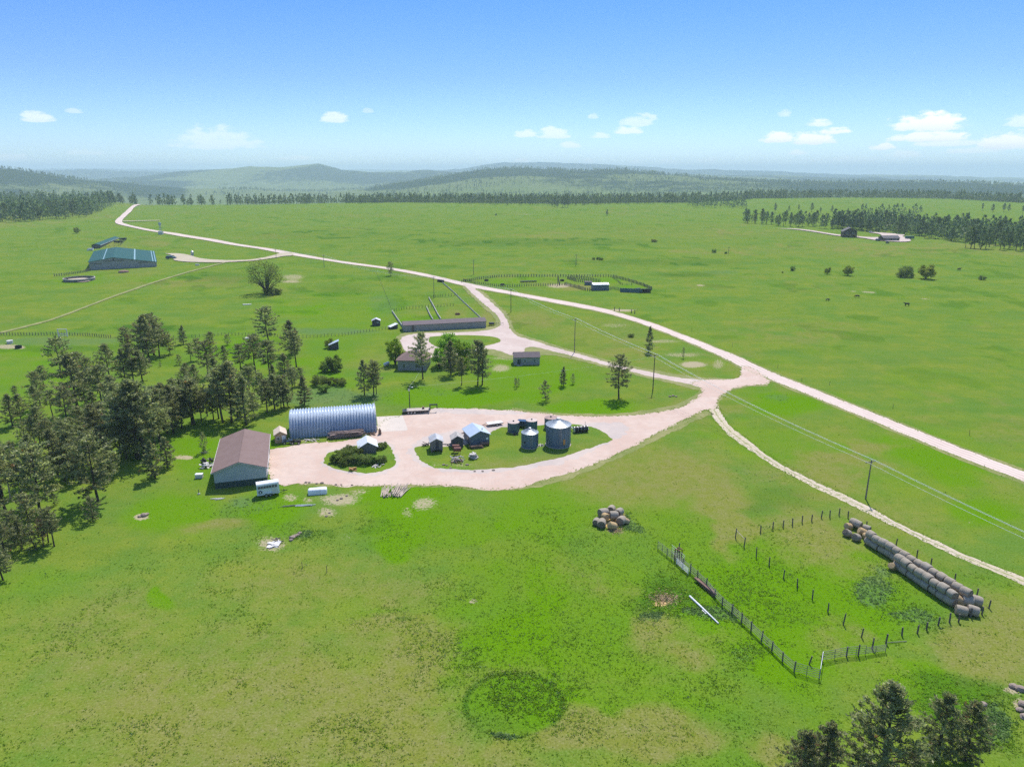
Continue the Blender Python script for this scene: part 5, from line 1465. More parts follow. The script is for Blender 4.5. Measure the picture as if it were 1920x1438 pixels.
# ------------------------------------------------------------------ grain bins
def bin_(label, x0, x1, base, eavey, conical=True, roof='binroof', hatch=None, door_=True, apexy=None):
    c0 = G((x0 + x1) / 2, base)
    dm = (G(x1, base) - G(x0, base)).length; r = dm / 2
    fr = Vector((c0.x, c0.y)).normalized()
    c = c0 + Vector((fr.x * r, fr.y * r, 0))
    # eave: nearest rim seen at eavey
    hh = TZ(c0, eavey)
    t = thing('grain_bin', label, 'grain bin', c, math.atan2(fr.y, fr.x) + math.pi / 2 * 0)
    m = MB(); n = 48; rings = 9 if r > 2.2 else 7
    pr_ = [(r, -.1)]
    for k in range(rings):
        z = hh * (k + 1) / rings
        pr_ += [(r, z - .05), (r * 1.008, z - .03), (r * 1.008, z)]
    m.lathe(pr_, n); m.build('bin_wall', M['binwall'], t, True)
    m = MB()
    for k in range(n // 4):
        q = 2 * math.pi * k / (n // 4); x, y = math.cos(q) * (r + .03), math.sin(q) * (r + .03)
        m.obox((x, y, hh / 2), (.06, .10, hh), (0, 0, q))
    m.build('stiffener', M['binwall'], t)
    rise = r * (.46 if conical else .12)
    m = MB(); k_ = 28
    m.lathe([(r * 1.05, hh - .06), (r * 1.05, hh + .02), (r * .52, hh + .02 + rise * .5), (r * .14, hh + rise * .95), (r * .14, hh + rise + .05), (0, hh + rise + .08)], 56)
    rf = m.build('bin_roof', M[roof], t, False)
    if conical:
        m = MB()
        for k in range(k_):
            q = 2 * math.pi * k / k_; cs_, sn_ = math.cos(q), math.sin(q)
            m.tube([(cs_ * r * 1.05, sn_ * r * 1.05, hh + .04), (cs_ * r * .52, sn_ * r * .52, hh + .05 + rise * .5), (cs_ * r * .15, sn_ * r * .15, hh + rise * .95)], .035 if r > 2.4 else .03, 4, False)
        m.lathe([(r * .5, hh + rise * .52 + .02), (r * .5, hh + rise * .52 + .1), (r * .54, hh + rise * .48 + .1)], 40)
        m.build('roof_rib', M['binroof'], rf)
    m = MB(); m.lathe([(r * .15, hh + rise + .02), (r * .15, hh + rise + .2), (0, hh + rise + .26)], 16); m.build('cap', M['dark' if not conical else 'steel'], rf)
    m = MB(); q = math.pi - .45
    for s in (-.16, .16):
        m.bar((-r * .98 - .08, s + r * .3, 0.1) if False else (-(r + .08), s - r * .2, .2), (-(r + .08), s - r * .2, hh), .025, n=4)
    for k in range(int(hh / .35)): m.bar((-(r + .08), -.16 - r * .2, .3 + .35 * k), (-(r + .08), .16 - r * .2, .3 + .35 * k), .016, n=4)
    if conical: m.build('ladder', M['steel'], t)
    if hatch:
        q = math.pi + hatch[0]
        m = MB(); m.obox((math.cos(q) * (r + .04), math.sin(q) * (r + .04), hatch[1]), (.10, hatch[2], hatch[3]), (0, 0, q)); m.build('door', M[hatch[4]], t)
    m = MB(); m.lathe([(r * 1.06, -.05), (r * 1.06, .12), (r * .9, .13)], 40); m.build('footing', M['greygravel'], t)
    return t


bin_('largest corrugated grain bin, with conical ribbed roof and orange door', 1023, 1069.5, 841.5, 803, hatch=(.50, 1.65, .55, 1.35, 'orange'))
bin_('medium grain bin with conical roof and a damaged roof sheet, in front', 977.5, 1009, 842.5, 815.5, hatch=(-.62, 1.6, .35, .5, 'dark'))
bin_('small flat-topped grain bin at the left of the group', 952, 973.5, 812.5, 794.5, False, 'binroofpink')
bin_('small flat-topped grain bin in the middle behind the damaged one', 986.5, 1007, 809, 791, False, 'binroofpink')
bin_('rusty-topped grain bin half hidden behind the largest one', 1021, 1044, 806, 786.5, False, 'binroofrust')


# ------------------------------------------------------------------ vehicles and gear
def wheel(parent, x, y, r, w=.25, name='wheel'):
    m = MB(); m.tube([(x, y - w / 2, r), (x, y + w / 2, r)], r, 18); o = m.build(name, M['tyre'], parent, True)
    m = MB(); m.tube([(x, y - w / 2 - .012, r), (x, y + w / 2 + .012, r)], r * .58, 12); m.build('rim', M['steel'], o, True)
    return o


def pickup(label, at, rz, paint, name='pickup_truck', cat='truck', topper=False, sc=1.0):
    t = thing(name, label, cat, at, rz); t.scale = (sc, sc, sc)
    m = MB(); w = .95
    prof_ = [(-2.75, .55), (2.75, .5), (2.8, .85), (2.7, 1.05), (1.15, 1.15), (.45, 1.18), (-1.0, 1.18), (-2.75, 1.15)]
    m.extr(prof_, -w, w, 'y'); m.build('body', M[paint], t)
    m = MB(); xs_ = (-2.55 if topper else -1.05)
    lo = [(xs_, -w * .98, 1.182), (1.1, -w * .98, 1.152), (1.1, w * .98, 1.152), (xs_, w * .98, 1.182)]; hi = [(xs_ + .18, -w * .8, 1.82), (.35, -w * .8, 1.82), (.35, w * .8, 1.82), (xs_ + .18, w * .8, 1.82)]
    m.add(lo + hi, [(4, 5, 6, 7), (0, 1, 5, 4), (1, 2, 6, 5), (2, 3, 7, 6), (3, 0, 4, 7)]); m.build('cab', M[paint], t)
    m = MB(); m.add([(1.04, -.82, 1.2), (1.04, .82, 1.2), (.41, .70, 1.78), (.41, -.70, 1.78)], [(0, 1, 2, 3)])
    m.v = [(x + .03, y, z + .025) for x, y, z in m.v]; m.build('windscreen', M['glass'], t)
    for s in (-1, 1):
        m = MB(); y = s * w * .98
        m.add([(xs_ + .15, y, 1.25), (.9, y, 1.22), (.36, y * .83, 1.74), (xs_ + .25, y * .83, 1.74)], [(0, 1, 2, 3) if s < 0 else (3, 2, 1, 0)])
        m.v = [(x, yy + s * .02, z) for x, yy, z in m.v]; m.build('side_window', M['glass'], t)
        m = MB(); m.box(2.72, 2.815, s * .72 - .15, s * .72 + .15, .78, .95); m.build('headlight', M['white'], t)
    if not topper:
        m = MB(); m.box(-2.7, -1.1, -.78, .78, 1.185, 1.2); m.build('truck_bed', M['dark'], t)
    for x in (-1.75, 1.75):
        for y in (-.86, .86): wheel(t, x, y, .4)
    return t


pickup('dark blue pickup parked behind the small grain bins', G(974, 800), 2.9, 'truckblue', topper=True, sc=1.02)
pickup('blue car parked left of the garage', G(1648, 452), .2, 'carblue', 'parked_car', 'car', True, 1.2)
pickup('pale car parked at the edge of the wood behind the garage', G(1634, 437), .1, 'carwhite', 'parked_car', 'car', True, 1.0)
pickup('dark car parked in front of the riding arena drive', G(321, 486), .15, 'truckblue', 'parked_car', 'car', True, 1.35)
t = thing('box_trailer', 'teal box trailer parked right of the garage', 'trailer', G(1705, 449), .1)
MB().box(-4.2, 4.2, -1.2, 1.2, .7, 3.3).build('trailer_box', M['carteal'], t)
for x in (-1.2, .2): wheel(t, x, -1.1, .45); wheel(t, x, 1.1, .45)
m = MB(); m.bar((4.2, 0, .7), (5.4, 0, .6), .08); m.build('tongue', M['dark'], t)
t = thing('garden_tractor', 'small green tractor in front of the garage', 'tractor', G(1664, 457), .4)
m = MB(); m.box(-1.2, 1.4, -.45, .45, .6, 1.3); m.box(-1.0, .1, -.6, .6, 1.3, 2.2); m.build('body', M['carteal'], t)
for x, r in ((-.8, .8), (1.1, .5)):
    for y in (-.75, .75): wheel(t, x, y, r)

# white horse trailer
a = G(483, 934.5); b_ = G(525, 928); L_ = (b_ - a).length; t = thing('horse_trailer', 'white two-axle horse trailer with slatted side parked in the grass', 'trailer', a, math.atan2((b_ - a).y, (b_ - a).x))
m = MB(); hh = TZ(a, 909) * .98
pr_ = [(.05, .5), (1.85, .5), (1.85, hh - .18), (1.7, hh), (.2, hh), (.05, hh - .18)]
m.extr(pr_, 0, L_, 'x'); bd = m.build('body', M['white'], t)
for k in range(7):
    m = MB(); x0 = L_ * (.06 + .125 * k); m.box(x0, x0 + L_ * .10, -.02, .048, hh * .66, hh * .84); m.build('slot', M['post'], bd)
m = MB(); m.tube([(L_ * .15, .04, hh * .42), (L_ * .15, -.12, hh * .42)], .33, 18); o = m.build('spare_wheel', M['tyre'], t, True)
m = MB(); m.tube([(L_ * .15, -.1, hh * .42), (L_ * .15, -.135, hh * .42)], .17, 14); m.build('rim', M['white'], o, True)
for k, x in enumerate((.40, .58)):
    wheel(t, L_ * x, .08, .36); wheel(t, L_ * x, 1.82, .36)
m = MB(); m.extr([(L_ * .28, .78), (L_ * .70, .78), (L_ * .66, .95), (L_ * .32, .95)], -.12, .045, 'y'); m.build('fender', M['white'], t)
m = MB(); m.box(L_ * .66, L_ * .93, .0, .047, .55, hh * .8); m.build('door', M['offwhite'], t)
m = MB(); m.bar((L_, .25, .5), (L_ + 1.3, .95, .5), .06); m.bar((L_, 1.65, .5), (L_ + 1.3, .95, .5), .06); m.bar((L_ + .9, .95, .1), (L_ + .9, .95, .9), .05); m.bar((L_ + 1.2, .95, .5), (L_ + 1.6, .95, .5), .08); m.build('tongue', M['dark'], t)

# white truck topper lying on the grass
a = G(577.5, 929.5); b_ = G(613, 926.5); L_ = (b_ - a).length; t = thing('truck_topper', 'white rounded pickup topper lying on the grass', 'truck topper', a, math.atan2((b_ - a).y, (b_ - a).x))
m = MB(); secs = []
for x, s in ((0, .80), (.10, .92), (.35, .99), (L_ * .62, 1.0), (L_ * .625, 1.0), (L_ * .9, 1.0), (L_ - .12, .95), (L_, .86)):
    h = 1.15 * s; w = 1.75 * s; y0 = (1.75 - w) / 2
    secs.append([(x, y0, .02), (x, y0 + .03, h * .45), (x, y0 + .16, h * .85), (x, y0 + .4, h), (x, y0 + w - .4, h), (x, y0 + w - .16, h * .85), (x, y0 + w - .03, h * .45), (x, y0 + w, .02)])
vs = [p for s in secs for p in s]; fs = []
for i in range(len(secs) - 1):
    for k in range(7): fs.append((i * 8 + k, (i + 1) * 8 + k, (i + 1) * 8 + k + 1, i * 8 + k + 1))
fs += [tuple(range(8)), tuple(range(len(vs) - 1, len(vs) - 9, -1))]
m.add(vs, [f[::-1] for f in fs]); m.build('shell', M['white'], t, True)
m = MB(); m.tube([(L_ * .66, -.02, .1), (L_ * .66, .14, .98), (L_ * .66, .42, 1.17), (L_ * .66, 1.33, 1.17), (L_ * .66, 1.6, .98), (L_ * .66, 1.77, .1)], .025, 5); m.build('seam_trim', M['steel'], t)

# gooseneck flatbed
a = G(757, 777.5); b_ = G(806, 775); L_ = (b_ - a).length; t = thing('flatbed_trailer', 'black gooseneck flatbed trailer with wooden deck by the pole', 'trailer', a, math.atan2((b_ - a).y, (b_ - a).x))
m = MB(); m.box(.9, L_, 0, 2.4, .86, .97); m.build('deck', M['deck'], t)
m = MB(); m.box(.2, L_ - .02, -.05, .12, .62, .855); m.box(.2, L_ - .02, 2.28, 2.45, .62, .855); m.box(-.3, .9, -.05, 2.45, .5, .84); m.build('chassis', M['dark'], t)
m = MB(); m.box(L_, L_ + .25, .5, .75, .7, 2.2); m.box(L_, L_ + .25, 1.65, 1.9, .7, 2.2); m.box(L_, L_ + 2.2, 1.05, 1.35, 1.95, 2.25); m.box(L_ + .0, L_ + .25, .75, 1.65, 1.95, 2.2); m.box(L_ + 1.95, L_ + 2.2, 1.05, 1.35, 1.0, 1.95); m.build('gooseneck', M['dark'], t)
for x in (1.3, 2.15, 3.0): wheel(t, x, .1, .42); wheel(t, x, 2.3, .42)
m = MB(); m.box(L_ * .72, L_ * .8, 1.2, 1.9, .975, 1.5); m.build('winch_box', M['rusty'], t)
# low flat trailer by the bins
a = G(908, 802); b_ = G(944, 797); L_ = (b_ - a).length; t = thing('utility_trailer', 'low pale utility trailer left of the small grain bins', 'trailer', a, math.atan2((b_ - a).y, (b_ - a).x))
m = MB(); m.box(1.1, L_, 0, 1.9, .62, .74); m.build('deck', M['offwhite'], t)
m = MB(); m.box(1.1, L_, -.04, .02, .5, .615); m.box(1.1, L_, 1.88, 1.94, .5, .615); m.bar((1.1, .2, .5), (-.2, .95, .45), .06); m.bar((1.1, 1.7, .5), (-.2, .95, .45), .06); m.build('chassis', M['rusty'], t)
wheel(t, L_ * .66, -.12, .36); wheel(t, L_ * .66, 2.02, .36)

# quad bikes / mower by the plywood shed
for (x, y, rz, lab, pt) in [(540, 831.5, .2, 'dark blue lawn tractor parked in front of the plywood shed', 'truckblue'), (555.5, 832, .1, 'black four-wheeler parked beside the lawn tractor', 'dark')]:
    t = thing('lawn_tractor' if pt == 'truckblue' else 'quad_bike', lab, 'vehicle', G(x, y), rz); t.scale = (1.15, 1.15, 1.15)
    m = MB(); m.extr([(-.9, .35), (.95, .35), (1.0, .8), (.3, .85), (.1, .62), (-.3, .62), (-.5, .85), (-.95, .8)], -.33, .33, 'y'); m.build('body', M[pt], t)
    m = MB(); m.box(-.62, -.1, -.2, .2, .86, 1.0); m.build('seat', M['dark'], t)
    m = MB(); m.bar((.45, 0, .8), (.25, 0, 1.15), .03); m.bar((.25, -.3, 1.15), (.25, .3, 1.15), .025); m.build('handlebar', M['steel'], t)
    for sx in (-.65, .65):
        for sy in (-.45, .45): wheel(t, sx, sy, .29, .22)

# hopper / round feed drum on frame, right of the bins
a = G(1077, 813.5); b_ = G(1104, 811); L_ = (b_ - a).length; t = thing('rock_roller', 'dark ribbed steel drum roller in a frame right of the largest bin', 'farm roller', a, math.atan2((b_ - a).y, (b_ - a).x))
m = MB(); m.tube([(.15, .85, .85), (L_ - .15, .85, .85)], .8, 28); m.build('drum', M['dark'], t, True)
m = MB()
for k in range(5): m.tube([(.15 + (L_ - .3) * k / 4 - .03, .85, .85), (.15 + (L_ - .3) * k / 4 + .03, .85, .85)], .84, 28)
m.build('hoop', M['steel'], t, True)
m = MB(); m.box(.0, .1, -.1, 2.6, .75, .95); m.box(L_ - .1, L_, -.1, 2.6, .75, .95); m.box(.0, L_, 2.6, 2.75, .75, .95); m.bar((L_ - .05, 2.6, .9), (L_ - .05, 2.6, 2.1), .05); m.build('frame', M['steel'], t)

# fuel tanks on stands
for (x, y, lab) in [(858, 853, 'rust-red fuel tank on a stand, front one of two'), (855, 848, 'rust-red fuel tank on a stand behind the front one')]:
    t = thing('fuel_tank', lab, 'tank', G(x, y), .05)
    m = MB(); m.tube([(-.85, 0, 1.45), (-.8, 0, 1.45), (.8, 0, 1.45), (.85, 0, 1.45)], [.42, .52, .52, .42], 22); m.build('tank', M['rustred'], t, True)
    m = MB()
    for sx in (-.6, .6):
        for sy in (-.4, .4): m.bar((sx, sy * 1.3, 0), (sx, sy, 1.1), .045, n=5)
        m.bar((sx, -.45, .95), (sx, .45, .95), .04, n=5)
    m.build('stand', M['rusty'], t)
# propane tank
t = thing('propane_tank', 'white propane tank on the lawn left of the house', 'tank', G(725, 686), 1.15)
m = MB(); m.tube([(-1.5, 0, .8), (-1.4, 0, .8), (-1.2, 0, .8), (1.2, 0, .8), (1.4, 0, .8), (1.5, 0, .8)], [.1, .38, .5, .5, .38, .1], 20); m.build('tank', M['white'], t, True)
m = MB()
for x in (-.8, .8): m.box(x - .1, x + .1, -.35, .35, 0, .4)
m.build('foot', M['concrete'], t)
# white chest freezer left of shop
t = thing('chest_freezer', 'discarded white chest freezer left of the brown-roofed shop', 'freezer', G(374, 896), .1)
m = MB(); m.box(-.75, .75, -.4, .5, .06, .86); m.build('cabinet', M['offwhite'], t)
m = MB(); m.box(-.78, .78, -.43, .53, .865, .98); m.build('lid', M['white'], t)


def planks_pile(name, label, cat, at, rz, n, size, mat, seed, spread=(1., 1.), layers=3, tilt=.05):
    r_ = random.Random(seed); m = MB()
    for k in range(n):
        z = .06 + (k * layers // n) * size[2] * 1.25
        m.obox((r_.uniform(-spread[0], spread[0]), r_.uniform(-spread[1], spread[1]), z + size[2] / 2), (size[0] * r_.uniform(.6, 1.1), size[1] * r_.uniform(.7, 1.2), size[2]), (r_.uniform(-tilt, tilt), r_.uniform(-tilt, tilt), r_.uniform(-1, 1) * (.12 if tilt < .2 else 1.5)))
    o = m.build(name, M[mat], loc=at); o.rotation_euler = (0, 0, rz)
    return setp(o, label, cat)


a = G(613, 824); b_ = G(684, 818)
rz = math.atan2((b_ - a).y, (b_ - a).x); mid = (a + b_) / 2
planks_pile('lumber_stack', 'long brown lumber stack against the arched steel building', 'lumber', mid + Vector((0, .6, 0)), rz, 46, (8.6, .3, .16), 'lumber', 3, (.5, .75), 7)
planks_pile('scrap_boards', 'loose boards scattered between the lumber stack and the plywood shed', 'boards', G(585, 826), .2, 10, (1.9, .2, .09), 'board', 4, (2.6, .6), 2, .25)
planks_pile('scrap_metal', 'tangle of rusty scrap at the right front corner of the arched building', 'scrap', G(697, 815), .3, 12, (1.2, .16, .12), 'rusty', 5, (1.2, .5), 3, .5)
t = thing('welder_cart', 'dark upright machine standing at the edge of the concrete pad', 'machine', G(712.5, 814.5), .2)
m = MB(); m.box(-.35, .35, -.3, .3, .25, 1.25); m.tube([(0, 0, 1.25), (0, 0, 1.7)], .14, 10); m.build('body', M['rusty'], t); wheel(t, -.2, -.34, .22, .1); wheel(t, .2, .34, .22, .1)
planks_pile('timber_frame', 'orange timber frame lying at the front edge of the yard island', 'timber', G(661, 882), .15, 6, (1.8, .22, .18), 'timber', 6, (.3, .6), 3, .2)
planks_pile('scrap_boards', 'pale scrap at the right foot of the thicket on the yard island', 'scrap', G(712, 874), .4, 9, (1.3, .3, .1), 'board', 7, (1.4, .5), 2, .4)
planks_pile('scrap_boards', 'jumble of bleached boards and iron below the red fuel tanks', 'scrap', G(858, 864), .2, 26, (1.5, .2, .12), 'board', 8, (1.2, .9), 5, .5)
planks_pile('scrap_metal', 'rusty iron pieces mixed in the jumble below the red fuel tanks', 'scrap', G(856, 867), .2, 12, (1.2, .14, .14), 'rusty', 9, (1.1, .8), 5, .6)
planks_pile('scrap_boards', 'heap of pale slabs in front of the blue-grey metal shed', 'slabs', G(889, 859), .1, 16, (1.5, .8, .16), 'board', 10, (.55, .4), 6, .35)
planks_pile('scrap_metal', 'rusty tank and pipes lying against the blue-grey metal shed', 'scrap', G(894, 840), .25, 9, (2.4, .35, .3), 'rusty', 11, (.7, .3), 2, .12)
t = setp(MB().tube([(-1.1, 0, .5), (-1.05, 0, .5), (1.05, 0, .5), (1.1, 0, .5)], [.3, .42, .42, .3], 18).build('rusty_drum', M['rusty'], None, True, G(909, 835)), 'long rusty drum lying at the right front of the blue-grey shed', 'drum')
t.rotation_euler = (0, 0, .2)
planks_pile('scrap_boards', 'pieces of board and wire between two weathered sheds', 'scrap', G(838, 834), .1, 8, (1.5, .25, .1), 'board', 12, (.9, .5), 2, .4)
planks_pile('scrap_metal', 'old implement parts left of the weathered grey board shed', 'scrap', G(800, 836), .5, 12, (1.3, .14, .14), 'post', 13, (.9, .6), 4, .6)
planks_pile('scrap_metal', 'farm parts between the dark shed and the blue-grey metal shed', 'scrap', G(868, 819), .5, 10, (1.0, .2, .2), 'rusty', 14, (.6, .5), 4, .6)
planks_pile('scrap_metal', 'dark iron scrap at the foot of the left small bin', 'scrap', G(966, 816), .5, 8, (.9, .16, .14), 'dark', 15, (.7, .3), 3, .6)
planks_pile('scrap_boards', 'boards lying between the damaged bin and the largest bin', 'boards', G(1015, 836), .1, 8, (1.3, .2, .1), 'board', 16, (.7, .3), 2, .4)
planks_pile('scrap_boards', 'pile of pale junk left of the brown-roofed shop', 'scrap', G(388, 876), .2, 22, (1.3, .4, .16), 'offwhite', 17, (1.1, .8), 4, .5)
planks_pile('scrap_metal', 'dark junk behind the pale pile left of the brown-roofed shop', 'scrap', G(389, 867), .2, 14, (1.2, .3, .2), 'dark', 18, (1.3, .7), 4, .5)
planks_pile('scrap_metal', 'pale iron frame around the spindly pine left of the brown roof', 'scrap', G(384, 850), .2, 14, (1.3, .08, .08), 'rail', 19, (.9, .6), 6, .9)
planks_pile('aluminium_ladders', 'aluminium ladders lying in the grass below the white topper', 'ladder', G(570, 949), .12, 6, (4.0, .14, .07), 'steel', 20, (.3, .45), 2, .03)
planks_pile('pipe_bundle', 'thin pale pipes lying left of the aluminium ladders', 'pipes', G(544, 949), .25, 5, (3.6, .07, .06), 'rail', 21, (.4, .2), 2, .03)
planks_pile('pipe_bundle', 'short white pipes lying at the front of the brown-roofed shop', 'pipes', G(408, 936), .2, 4, (2.6, .12, .08), 'offwhite', 22, (.4, .3), 1, .05)
planks_pile('sheet_metal_heap', 'flattened white sheet metal heap alone in the pasture', 'scrap', G(512, 1022), .5, 14, (1.6, 1.0, .04), 'offwhite', 23, (.8, .6), 4, .2)
planks_pile('scrap_metal', 'dark twisted iron on the flattened white heap in the pasture', 'scrap', G(520, 1016), .5, 9, (1.3, .12, .1), 'post', 24, (.5, .4), 5, .5)
t = thing('stump', 'short dark post with a cap standing left of the shop front', 'post', G(373, 926), 0)
MB().tube([(0, 0, 0), (.02, 0, 1.0)], [.09, .06], 7).build('post', M['post'], t)
MB().obox((.1, -.2, .12), (.5, .25, .2), (0, 0, .5)).build('block', M['offwhite'], t)

# peeled poles heap
r_ = random.Random(8); a = G(734, 932); m = MB()
pole_heap = thing('pole_heap', 'heap of peeled pine poles at the bottom edge of the gravel drive', 'pole pile', a, 0)
for k in range(44):
    x = r_.uniform(-2.2, 2.0); z = .1 + r_.random() ** 1.5 * .9 * (1 - abs(x) / 2.4); L_ = r_.uniform(3.2, 5.4); q = r_.gauss(0, .13) + .10 + x * .05
    y0 = r_.uniform(-.5, .6)
    m = MB(); m.tube([(x, y0, z), (x + math.sin(q) * L_ * .5, y0 + math.cos(q) * L_ * .5, z + r_.uniform(.0, .2)), (x + math.sin(q) * L_, y0 + math.cos(q) * L_, z + r_.uniform(-.05, .35))], [.11, .095, .07], 7)
    m.build('pole', M['log'], pole_heap, True)


# stones
def rocks(spots, label, grp):
    for (x, y, s) in spots:
        r2 = np.random.default_rng(int(x * 7 + y)); m = MB()
        n = 9; vs = []; fs = []
        for i in range(6):
            ph = math.pi * i / 5
            for k in range(n):
                th = 2 * math.pi * k / n; q = 1 + r2.normal(0, .10)
                vs.append((math.sin(ph) * math.cos(th) * s * q, math.sin(ph) * math.sin(th) * s * .8 * q, (math.cos(ph) * .55 + .3) * s))
        for i in range(5):
            for k in range(n): fs.append((i * n + k, (i + 1) * n + k, (i + 1) * n + (k + 1) % n, i * n + (k + 1) % n))
        m.add(vs, fs)
        setp(m.build('rock', M['rock'], loc=G(x, y)), label, 'rock', grp)


rocks([(270, 967, .7), (275, 965, .5), (262, 969, .4)], 'pale stone in the small bare patch on the slope below the grove', 'stones on the slope')
rocks([(548, 1009, .6), (553, 1006, .5), (558, 1004, .45), (546, 1013, .4), (562, 1000, .4)], 'stone in the little rock heap right of the white sheet metal', 'stones by the sheet metal heap')
rocks([(574, 905, .35), (594, 907, .3), (604, 906, .4), (630, 909, .3), (660, 910, .3), (580, 905, .3), (640, 909, .25)], 'stone lining the lower edge of the gravel yard', 'stones along the yard edge')
rocks([(1843, 1322, .55), (1900, 1288, .6), (1912, 1293, .7), (1918, 1322, .7), (1912, 1332, .5), (1921, 1345, .6)], 'bare pinkish stone among rank weeds at the lower right edge', 'stones at the right edge')
rocks([(640, 935, .35), (633, 938, .3), (612, 968, .3), (650, 930, .3), (618, 962, .25)], 'stone on the bare ground below the yard left of the pole heap', 'stones on the bare ground')
rocks([(1256, 744, .45), (1262, 743, .5), (1268, 744, .4)], 'pale stone in the grass by the right power pole', 'stones by the power pole')
rocks([(832, 872, .4), (838, 873, .3), (876, 872, .4), (925, 882, .35), (905, 884, .3), (845, 878, .3), (890, 884, .3)], 'stone at the lower rim of the bin island', 'stones on the island rim')


# ------------------------------------------------------------------ hay
def bale_parts(seed, r=.75, L=1.45):
    rg = random.Random(seed); m = MB(); n = 26; secs = 9
    vs = []; fs = []
    for i in range(secs):
        t = i / (secs - 1); x = (t - .5) * L
        e = 1 - .13 * (abs(2 * t - 1) ** 5) + rg.uniform(-.015, .015)
        for k in range(n):
            th = 2 * math.pi * k / n
            rr = r * e * (1 + .018 * math.sin(th * 3 + seed) + rg.uniform(-.012, .012))
            z = math.sin(th) * rr
            if z < -r * .88: z = -r * .88 + (z + r * .88) * .3
            vs.append((x, math.cos(th) * rr, z * (.97)))
    for i in range(secs - 1):
        for k in range(n): fs.append((i * n + k, i * n + (k + 1) % n, (i + 1) * n + (k + 1) % n, (i + 1) * n + k))
    m.add(vs, [f for f in fs])
    es = []
    for s in (0, secs - 1):
        e = MB(); es.append(e)
        c = vs[s * n][0] + (.03 if s else -.03); sg = 1 if s else -1
        ring = [Vector(v) for v in vs[s * n:(s + 1) * n]]
        ctr = Vector((c + sg * .02, 0, -.02 * r))
        pts = [ctr] + [ctr.lerp(v, .55) + Vector((sg * rg.uniform(-.02, .03), 0, 0)) for v in ring] + [v + Vector((sg * .002, 0, 0)) for v in ring]
        f = [(0, 1 + k, 1 + (k + 1) % n) for k in range(n)] + [(1 + k, 1 + n + k, 1 + n + (k + 1) % n, 1 + (k + 1) % n) for k in range(n)]
        e.add(pts, f if s else [q[::-1] for q in f])
    return m, es, r, L


def bale_proto(seed, mat='bale', end='baleend'):
    m, es, r, L = bale_parts(seed)
    t = thing('hay_bale', 'bale', 'hay bale', (0, 0, 0))
    m.build('bale_side', M[mat], t, True)
    for e in es: e.build('bale_end', M[end], t)
    return t


protos = [bale_proto(s) for s in (1, 2, 3, 4)] + [bale_proto(7, 'balefresh', 'balefresh')]
used = [False] * 5
BR = .75


def bale(p, rz, label, group=None, tilt=0., roll=None, v=None, sc=1.0, squash=1.0):
    v = random.randrange(4) if v is None else v
    if used[v]: o = copy_tree(protos[v])
    else: o = protos[v]; used[v] = True
    o.location = p; o.rotation_mode = 'XYZ'
    o.rotation_euler = (random.uniform(-.25, .25) if roll is None else roll, tilt, rz)
    o.scale = (sc, sc, sc * squash)
    if random.random() < .5: o.rotation_euler = (o.rotation_euler[0], -tilt, rz + math.pi)
    relabel(o, label)
    if group: o['group'] = group
    elif 'group' in o: del o['group']
    return o


def row(p0, p1, n, dz, label, group, side=0.):
    d = (p1 - p0); u = d.normalized(); rz = math.atan2(d.y, d.x); w = Vector((-u.y, u.x, 0))
    for k in range(n):
        p = p0 + d * ((k + .5) / n) + w * (side + random.uniform(-.14, .14)); s = random.uniform(.9, 1.07)
        bale(p + Vector((0, 0, BR * .9 * s + dz + random.uniform(-.03, .05))), rz + random.uniform(-.15, .15), label, group, tilt=random.uniform(-.05, .05), sc=s)


ZT = 1.95
q0 = GZ(1627, 1000, ZT); q1 = GZ(1820, 1114, ZT); f0 = GZ(1681, 1044, ZT); f1 = GZ(1792, 1118, ZT)
for q in (q0, q1, f0, f1): q.z = 0.
nB = round((q1 - q0).length / 1.47); nF = round((f1 - f0).length / 1.47)
print('bale rows', nB, nF, (f0 - q0).length)
row(q0, q1, nB, 0, 'round bale in the hidden back ground row of the long stack', 'back ground row of bales')
row(f0, f1, nF, 0, 'shaded round bale in the front ground row of the long stack', 'front ground row of bales')
row(q0, q1, nB, 1.28, 'round bale in the back upper row of the long stack, along the track', 'back upper row of bales')
row(f0, f1, nF, 1.28, 'sunlit round bale in the front upper row of the long stack', 'front upper row of bales')
for (x, y, z, rz, tl, v, sc, lab) in [(1601, 986, .75, -.95, 0, 0, 1.0, 'grey bale lying highest in the loose group beyond the stack'), (1606, 992, 1.1, -.9, .1, 1, .98, 'grey bale with dark end facing us in the loose group beyond the stack'),
                                     (1590, 992, .6, .3, .3, 4, .85, 'small broken tan bale at the left of the loose group'), (1588, 1005, .6, .5, .5, 2, .95, 'brown tilted bale lowest in the loose group'), (1605, 1013, .6, .5, .4, 3, .95, 'pale tilted bale at the front of the loose group'),
                                     (1616, 1003, .65, -.2, .4, 4, .95, 'orange-tinted torn bale in the middle of the loose group'), (1624, 1011, .65, 1.5, .3, 4, .85, 'torn bale with peach end beside the orange-tinted one'), (1624, 996, .62, -.8, 0, 1, .9, 'small grey bale behind the orange-tinted one'),
                                     (1796, 1133, .75, -.2, .55, 4, 1.0, 'tilted bale showing a pale flat end at the near end of the stack'), (1811, 1134, .8, -.15, .12, 2, 1.1, 'largest grey bale across the near end of the stack'), (1829, 1134, .8, -.5, .1, 0, 1.08, 'dark grey bale at the outer corner of the near end'),
                                     (1801, 1152, .72, -.35, .1, 1, 1.05, 'dusty bale left of the pair against the wire fence'), (1823, 1152, .72, -.5, .1, 3, 1.05, 'bluish shaded bale right of the pair against the wire fence'), (1672, 1068, .6, .6, .7, 4, .8, 'small broken bale leaning at the left front of the upper tier')]:
    g = G(x, y); bale(g + Vector((0, 0, z)), rz, lab, None, tl, v=v, sc=sc)
